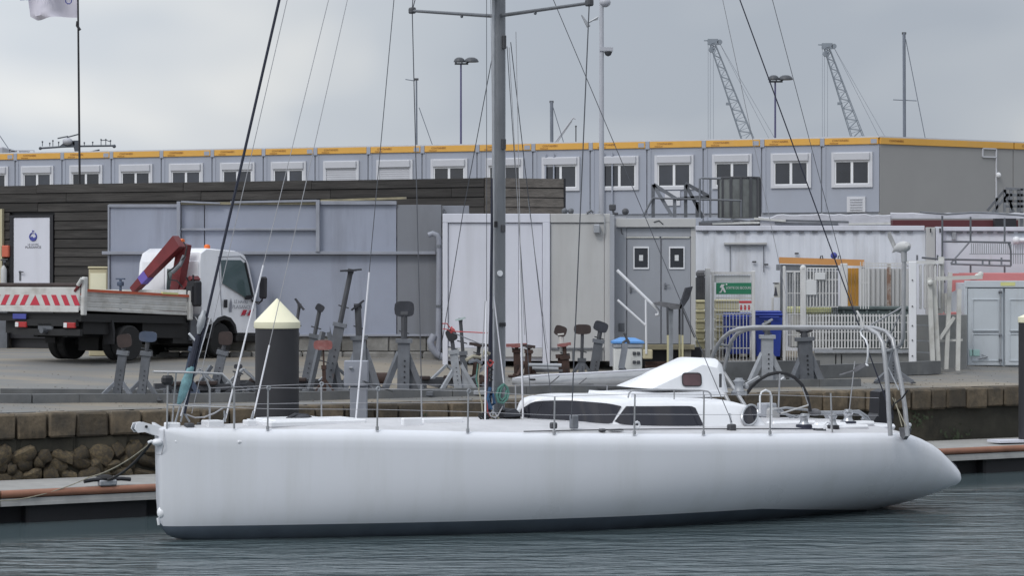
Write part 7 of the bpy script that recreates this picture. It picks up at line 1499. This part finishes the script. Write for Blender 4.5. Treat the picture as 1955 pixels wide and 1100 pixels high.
# white trailing strap and vane paddle at the arch
mb = MB(); mb.tube([ax(px, py, 12.2) for px, py in ((1648, 627), (1643, 632), (1645, 640), (1653, 649), (1657, 660), (1657, 680), (1654, 695), (1657, 699))], .022, 8, flat=.5); mb.build('white_strap', MT['white'], yt, local=True, smooth=True)
mb = MB(); mb.tube([ax(px, py, 12.2) for px, py in ((1636, 594), (1643, 606), (1648, 626))], .018, 8); mb.build('strap_tail', MT['cont_pale_grey'], yt, local=True, smooth=True)
mb = MB(); mb.prism([ax(1652, 692, 12.2), ax(1655, 698, 12.2), ax(1634, 711, 12.2), ax(1628, 708, 12.2), ax(1634, 700, 12.2)], (.03, 0, 0)); mb.beam(ax(1630, 708, 12.2), ax(1604, 716, 12.2), .03, .02); mb.build('vane_paddle', MT['junk'], yt, local=True)
for pts, m, r in ((((1733, 745), (1723, 760), (1707, 772), (1698, 790)), 'blackrub', .014), (((1704, 760), (1730, 815)), 'rope_tan', .009), (((1709, 762), (1722, 815)), 'rope_tan', .009), (((1697, 760), (1702, 820)), 'rope_tan', .014), (((1716, 745), (1695, 700), (1705, 660)), 'galv_light', .012)):
    mb = MB(); mb.tube([ax(a, c, 12.5) for a, c in pts], r, 6); mb.build('stern_line', MT[m], yt, local=True)
mb = MB(); c = ax(1724, 827, 12.7); mb.prism([c + Vector((0, -.14, .08)), c + Vector((.0, .12, .08)), c + Vector((0, .08, -.06)), c + Vector((0, .0, -.12)), c + Vector((0, -.10, -.02))], (.08, 0, 0)); mb.build('stern_fairlead', MT['junk'], yt, local=True)
c = ax(1736, 812, 12.8); mb = MB(); mb.tube([c + Vector((0,0,-.1)), c], .02, 6); mb.ball(c, .04, 8, 6); mb.build('stern_light', MT['white'], yt, local=True)
# ---- mast
um = Bp(953, 790, 0).x; zm = dz(um) + .04; HT = 21.0
def mast_sec(z, sc_=1.0): return [Vector((um + .10*sc_*math.copysign(abs(math.cos(a))**.8, math.cos(a)), .08*sc_*math.sin(a), z)) for a in [2*math.pi*i/20 for i in range(20)]]
mb = MB(); V = mast_sec(zm - .02) + mast_sec(8) + mast_sec(14, .95) + mast_sec(HT, .7); mb.add(V, [tuple(range(19, -1, -1)), tuple(60 + i for i in range(20))] + [(r_*20+i, r_*20+(i+1)%20, (r_+1)*20+(i+1)%20, (r_+1)*20+i) for r_ in range(3) for i in range(20)]); ms = mb.build('mast', MT['alu'], yt, local=True, smooth=40)
mb = MB(); mb.bbox((um - .28, -.22, zm - .06), (um + .3, .22, zm), .02); mb.build('mast_collar', MT['black'], ms, local=True)
mb = MB(); mb.box((um - .118, -.035, zm), (um - .092, .035, 14)); mb.box((um + .097, -.02, zm + .8), (um + .11, .02, 14)); mb.build('track_and_lit_strip', MT['galv_light'], ms, local=True)  # fore strip paints the mast's lit left side; aft strip is the track
def mfit(px, py, w_, h_, m, nm, v=.085): c = Bp(px, py, v); k_ = 42.8/F; mb = MB(); mb.bbox(c + Vector((-w_/2*k_, -.04, -h_/2*k_)), c + Vector((w_/2*k_, .02, h_/2*k_)), .01); mb.build(nm, MT[m], ms, local=True)
mfit(962, 80, 7, 26, 'darksteel', 'halyard_exit'); mfit(961, 275, 8, 20, 'darksteel', 'halyard_exit'); mfit(960, 436, 8, 14, 'darksteel', 'halyard_exit'); mfit(959, 620, 12, 8, 'black', 'cleat'); mfit(946, 428, 5, 12, 'black', 'cleat')
c = Bp(954, 522, .09); mb = MB(); mb.cyl(c, c + Vector((0, -.02, 0)), .05, n=16); mb.build('round_plate', MT['white'], ms, local=True)
c = Bp(946, -6, .05); mb = MB(); mb.lathe([(.05, -.13), (.2, -.08), (.26, 0), (.26, .1), (.1, .16)], c + Vector((-.30, 0, .08)), 16); mb.build('radome', MT['rubpad'], ms, local=True, smooth=30)
# spreaders (first pair in view, another above the frame)
zp = BF.x(1125, 5, um); zq = BF.x(787, 20, um)
for tip, side in ((zp, 1), (zq, -1)):
    for dz_, sc_ in ((0, 1), (5.3, .8)):
        root = Vector((um, -side*.08, 8.39 + dz_)); e = Vector((um, tip.y*sc_, tip.z + dz_)); mb = MB(); mb.tube([root, e], .032, 8, .026); sp_ = mb.build('spreader', MT['galv'], ms, local=True, smooth=True)
        mb = MB(); mb.bbox(e + Vector((-.05, -.07, -.05)), e + Vector((.05, .07, .06)), .02); mb.build('spreader_tip', MT['darksteel'], sp_, local=True)
    mb = MB(); m_ = Vector((um, -side*.08, 8.39)).lerp(tip, .4); mb.ball(m_ + Vector((0, 0, -.04)), .03, 6, 5); mb.build('spreader_light', MT['galv'], ms, local=True)
# ---- standing and running rigging. each wire: lower pixel, upper pixel, lateral offsets
def wire_pts(name, pts, r, m, n=6): mb = MB(); mb.tube(pts, r, n); return mb.build(name, MT[m], yt, local=True, smooth=True)
top1 = Vector((um, zp.y, zp.z)); top2 = Vector((um, zq.y, zq.z))
cpn = Bp(1092, 800, 2.15); cpn = Vector((um, -2.25, dz(um, 2.25)))
wire_pts('shroud', [BF.x(1091, 800, um + 0), Vector(zp), zp + Vector((0, -zp.y*.2, 5.3))], .011, 'wire')
wire_pts('shroud', [BF.x(806, 795, um), Vector(zq), zq + Vector((0, -zq.y*.2, 5.3))], .010, 'wire')
for side, e in ((1, zp), (-1, zq)): wire_pts('diagonal_shroud', [e, Vector((um, -side*.09, e.z + 5.2))], .009, 'wire')
wire_pts('diagonal_shroud', [BF.x(1090, 795, um), Vector((um, -.1, zp.z - .2))], .0001 + .008, 'wire') if False else None
# forestays in the centre plane
def stay(lo, hi, r, m, name, ext=True, cover=None, mc='rodwhite', rc=.02, v=0, vt=0):
    a = Bp(*lo, v); b_ = Bp(*hi, vt); d = b_ - a
    if ext and abs(d.x) > 1e-4:
        t = (um - .16 - a.x) / d.x; zt = a.z + d.z*t
        if 1 < t < 6: b_ = a + d*min(t, (HT - .3 - a.z)/d.z)
        else: b_ = a + d*1.6
    wire_pts(name, [a, b_], r, m)
    if cover: c0 = Bp(*cover[0], v); c1 = Bp(*cover[1], v); dn = (b_-a).normalized(); c0 = a + dn*((c0 - a).dot(dn)); c1 = a + dn*((c1 - a).dot(dn)); wire_pts('stay_cover', [c0, c1], rc, mc)
stay((352, 790), (533, 0), .024, 'navy', 'furled_forestay')
stay((366, 790), (548, 0), .0065, 'wire_pale', 'inner_stay')
stay((430, 802), (627, 0), .0065, 'wire_pale', 'inner_stay', cover=((430, 800), (501, 506)), rc=.015)
stay((482, 802), (663, 0), .0065, 'wire_pale', 'inner_stay', cover=((484, 795), (517, 660)), rc=.014)
stay((679, 805), (752, 0), .0075, 'wire', 'inner_stay', cover=((680, 803), (706, 520)), rc=.015)
wire_pts('stay_rod', [Bp(345, 795, 0), Bp(401, 606, 0)], .014, 'rodwhite')
# furling drum and turnbuckle sections
mb = MB(); c = Bp(385, 612, 0); d = (Bp(533, 0, 0) - Bp(352, 790, 0)).normalized(); mb.tube([c - d*.22, c - d*.12, c - d*.10, c + d*.05, c + d*.08, c + d*.16], [.025, .05, .06, .06, .045, .03], 12); mb.build('furling_drum', MT['galv_light'], yt, local=True, smooth=30)
mb = MB(); a = Bp(378, 640, 0); b_ = Bp(353, 745, 0); mb.tube([a, a.lerp(b_, .5), b_], [.045, .05, .04], 8); mb.build('furling_line_bundle', MT['navy'], yt, local=True, smooth=True)
mb = MB(); mb.beam(Bp(361, 637, 0), Bp(372, 650, 0), .035, .03); mb.build('toggle', MT['white'], yt, local=True)
mb = MB(); mb.tube([Bp(365, 700, 0), Bp(356, 730, 0), Bp(346, 760, 0), Bp(341, 772, 0)], [.05, .085, .06, .03], 10); mb.build('sail_tail', MT['rope_teal'], yt, local=True, smooth=True)
mb = MB(); mb.tube([Bp(367, 690, 0), Bp(361, 720, -.02), Bp(357, 735, -.02)], [.04, .06, .05], 8); mb.build('sail_tail_blue', MT['rope_blue'], yt, local=True, smooth=True)
for lo, hi in (((335, 806), (344, 775)), ((345, 806), (352, 775)), ((430, 806), (428, 785)), ((482, 803), (484, 790)), ((362, 806), (352, 790)), ((425, 808), (432, 790)), ((478, 806), (484, 785))): mb = MB(); mb.tube([Bp(*lo, 0), Bp(*hi, 0)], .016, 6); mb.build('turnbuckle', MT['galv_light'], yt, local=True)
bt_(((356, 792), (372, 798), (390, 797), (410, 789), (428, 778)), .05, .012, 'wire_pale', 'slack_line')
# halyards and lines beside the mast
for a, c, v0, v1, r, m in (((929, 810), (929, -20), .3, .2, .006, 'wire'), ((926, 822), (928, 575), .5, .3, .014, 'rodwhite'), ((944, 560), (937, -10), .2, .12, .006, 'wire_pale'),
    ((1012, 745), (968, 88), -.6, -.05, .007, 'wire'), ((1002, 640), (972, 90), .1, .1, .006, 'wire_pale'), ((1052, 755), (975, 80), -1.2, -.1, .008, 'wire'), ((1045, 665), (1008, 380), -1.1, -.4, .005, 'wire_pale'), ((1000, 800), (985, 60), .3, .15, .006, 'wire_pale'), ((998, 800), (992, 515), .3, .24, .014, 'rodwhite'),
    ((838, 690), (885, 400), -2.3, -1.3, .008, 'wire'), ((885, 400), (940, 107), -1.3, -.1, .008, 'wire'), ((935, 730), (941, 590), .2, .12, .010, 'wire_pale'), ((962, 735), (942, 560), .2, .13, .012, 'rodwhite'), ((920, 690), (926, 575), .3, .3, .010, 'wire_pale')):
    wire_pts('halyard', [Bp(*a, v0), Bp(*c, v1)], r, m)
mb = MB(); mb.tube([Bp(933, 790, .15), Bp(936, 700, .15), Bp(937, 600, .15), Bp(939, 440, .15), Bp(939, 340, .15)], [.04, .045, .028, .024, .015], 8); mb.build('furled_inner_sail', MT['navy'], yt, local=True, smooth=True)
for pts in (((960, 735), (952, 742), (948, 755), (952, 768), (960, 770), (968, 762), (971, 750), (968, 740), (962, 734), (956, 745), (953, 758), (958, 765), (965, 758), (967, 745)),): 
    for off in (0, .03, .06): mb = MB(); mb.tube([Bp(a, c, .2 + off) for a, c in pts], .022, 6); mb.build('rope_coil', MT['rope_green'], yt, local=True, smooth=True)
for pts, m, r in ((((936, 740), (930, 760), (934, 780), (944, 770), (940, 750), (932, 765), (938, 782)), 'rope_blue', .03), (((928, 690), (936, 700), (942, 692), (935, 688)), 'rope_red', .018), (((930, 700), (928, 745), (931, 790), (934, 800), (925, 796), (929, 788), (937, 798)), 'rope_red', .014), (((917, 690), (913, 720), (914, 745), (920, 770), (922, 800)), 'rope_tan', .014), (((912, 695), (909, 725), (914, 742)), 'rope_green', .012), (((930, 705), (935, 702), (941, 706), (934, 712), (940, 716), (932, 720), (940, 726), (933, 730)), 'rope_black', .016), (((890, 688), (903, 680), (918, 683), (925, 672), (935, 676)), 'rope_tan', .03), (((895, 692), (910, 688), (920, 694)), 'galv', .028), (((960, 776), (950, 795), (942, 801), (930, 803)), 'wire_pale', .012)):
    mb = MB(); mb.tube([Bp(a, c, .22) for a, c in pts], r, 6); mb.build('rope', MT[m], yt, local=True, smooth=True)
random.seed(4)
for i in range(9):
    px = 925 + random.uniform(-6, 22); py = 796 + random.uniform(-4, 6); c = Bp(px, py, .35); mb = MB(); mb.tube([c + Vector((.07*math.cos(a)*random.uniform(.7,1.2), .03*math.sin(a), .04*math.sin(a))) for a in [x*.9 for x in range(8)]], .011, 5); mb.build('rope', MT[random.choice(['rope_red', 'rope_tan', 'rope_black', 'wire_pale'])], yt, local=True)
# red lashing on the left line
for pts, m in ((((845, 618), (853, 618), (860, 627), (868, 633), (890, 634), (930, 636)), 'rope_red'), (((846, 628), (856, 630), (862, 636), (868, 630), (862, 624), (861, 636), (866, 628)), 'rope_red'), (((866, 636), (895, 648), (925, 660)), 'wire')):
    mb = MB(); mb.tube([Bp(a, c, -1.9 + max(0, (a - 862))/68*1.7) for a, c in pts], .010, 5); mb.build('lashing', MT[m], yt, local=True)
# radiating rope bundle / green plants by the mast foot at the coachroof nose
random.seed(8)
for i in range(7): a = Bp(960 + random.uniform(0, 20), 790, .2); mb = MB(); mb.tube([a, a + Vector((random.uniform(-.1,.1), 0, random.uniform(.02,.1))), a + Vector((random.uniform(-.2,.2), 0, 0))], .013, 5); mb.build('rope', MT['rope_black'], yt, local=True)
mb = MB(); a = Bp(975, 785, .3); mb.prism([Bp(965, 797, .3), Bp(968, 786, .3), Bp(985, 781, .3), Bp(998, 795, .3)], (0, .5, 0)); mb.build('mast_foot_cover', MT['rubpad'], yt, local=True)
# port running backstays to stern
def runner(lo, hi, r, m, v0, vt=0.0, cover=None): 
    a = Bp(*lo, v0); b_ = Bp(*hi, vt); d = b_ - a; wire_pts('backstay', [a, a + d*1.25], r, m)
runner((1397, 806), (1057, 0), .0075, 'wire', 1.9, .2); runner((1705, 800), (1413, 0), .012, 'navy', 1.9, .5); runner((1640, 626), (1475, 0), .0065, 'wire', 1.0, .2); runner((1500, 560), (1380, 0), .006, 'wire_pale', -1.5, -.3)
c = Bp(1592, 488, 1.3); mb = MB(); mb.ball(c, .06, 8, 6); mb.build('backstay_block', MT['inkblue'], yt, local=True)
mb = MB(); mb.tube([Bp(1397, 812, 1.9), Bp(1393, 790, 1.8)], .02, 6); mb.build('shackle', MT['stainless'], yt, local=True)
# ---- mooring lines (things of their own)
e = cp + Vector((0, 0, .1)); s0 = BF.M @ Bp(289, 845, .05)
def sag(a, c, s_, n=12): return [a.lerp(c, i/n) + Vector((0, 0, -s_*4*(i/n)*(1-i/n))) for i in range(n+1)]
mb = MB(); mb.tube(sag(s0, e, .10), .022, 8); mb.ball(e + Vector((-.04, 0, .03)), .09, 8, 6, 1.8, 1, .7); o = mb.build('mooring_line', MT['rope_black'], smooth=True); tag(o, 'thick black bow line running down to the horn cleat', 'rope', 'bow mooring lines')
p2 = W(150, 918, cp.y - .35); p3 = W(20, 958, 42.3); p4 = W(-60, 962, 42.0)
mb = MB(); mb.tube(sag(s0, W(170, 912, cp.y - .2), .08) + sag(W(170, 912, cp.y - .2), W(30, 955, 42.7), .05)[1:] + [p4], .010, 6); o = mb.build('mooring_line', MT['rope_tan'], smooth=True); tag(o, 'thin pale line drooping from the bow along the pontoon', 'rope', 'bow mooring lines')
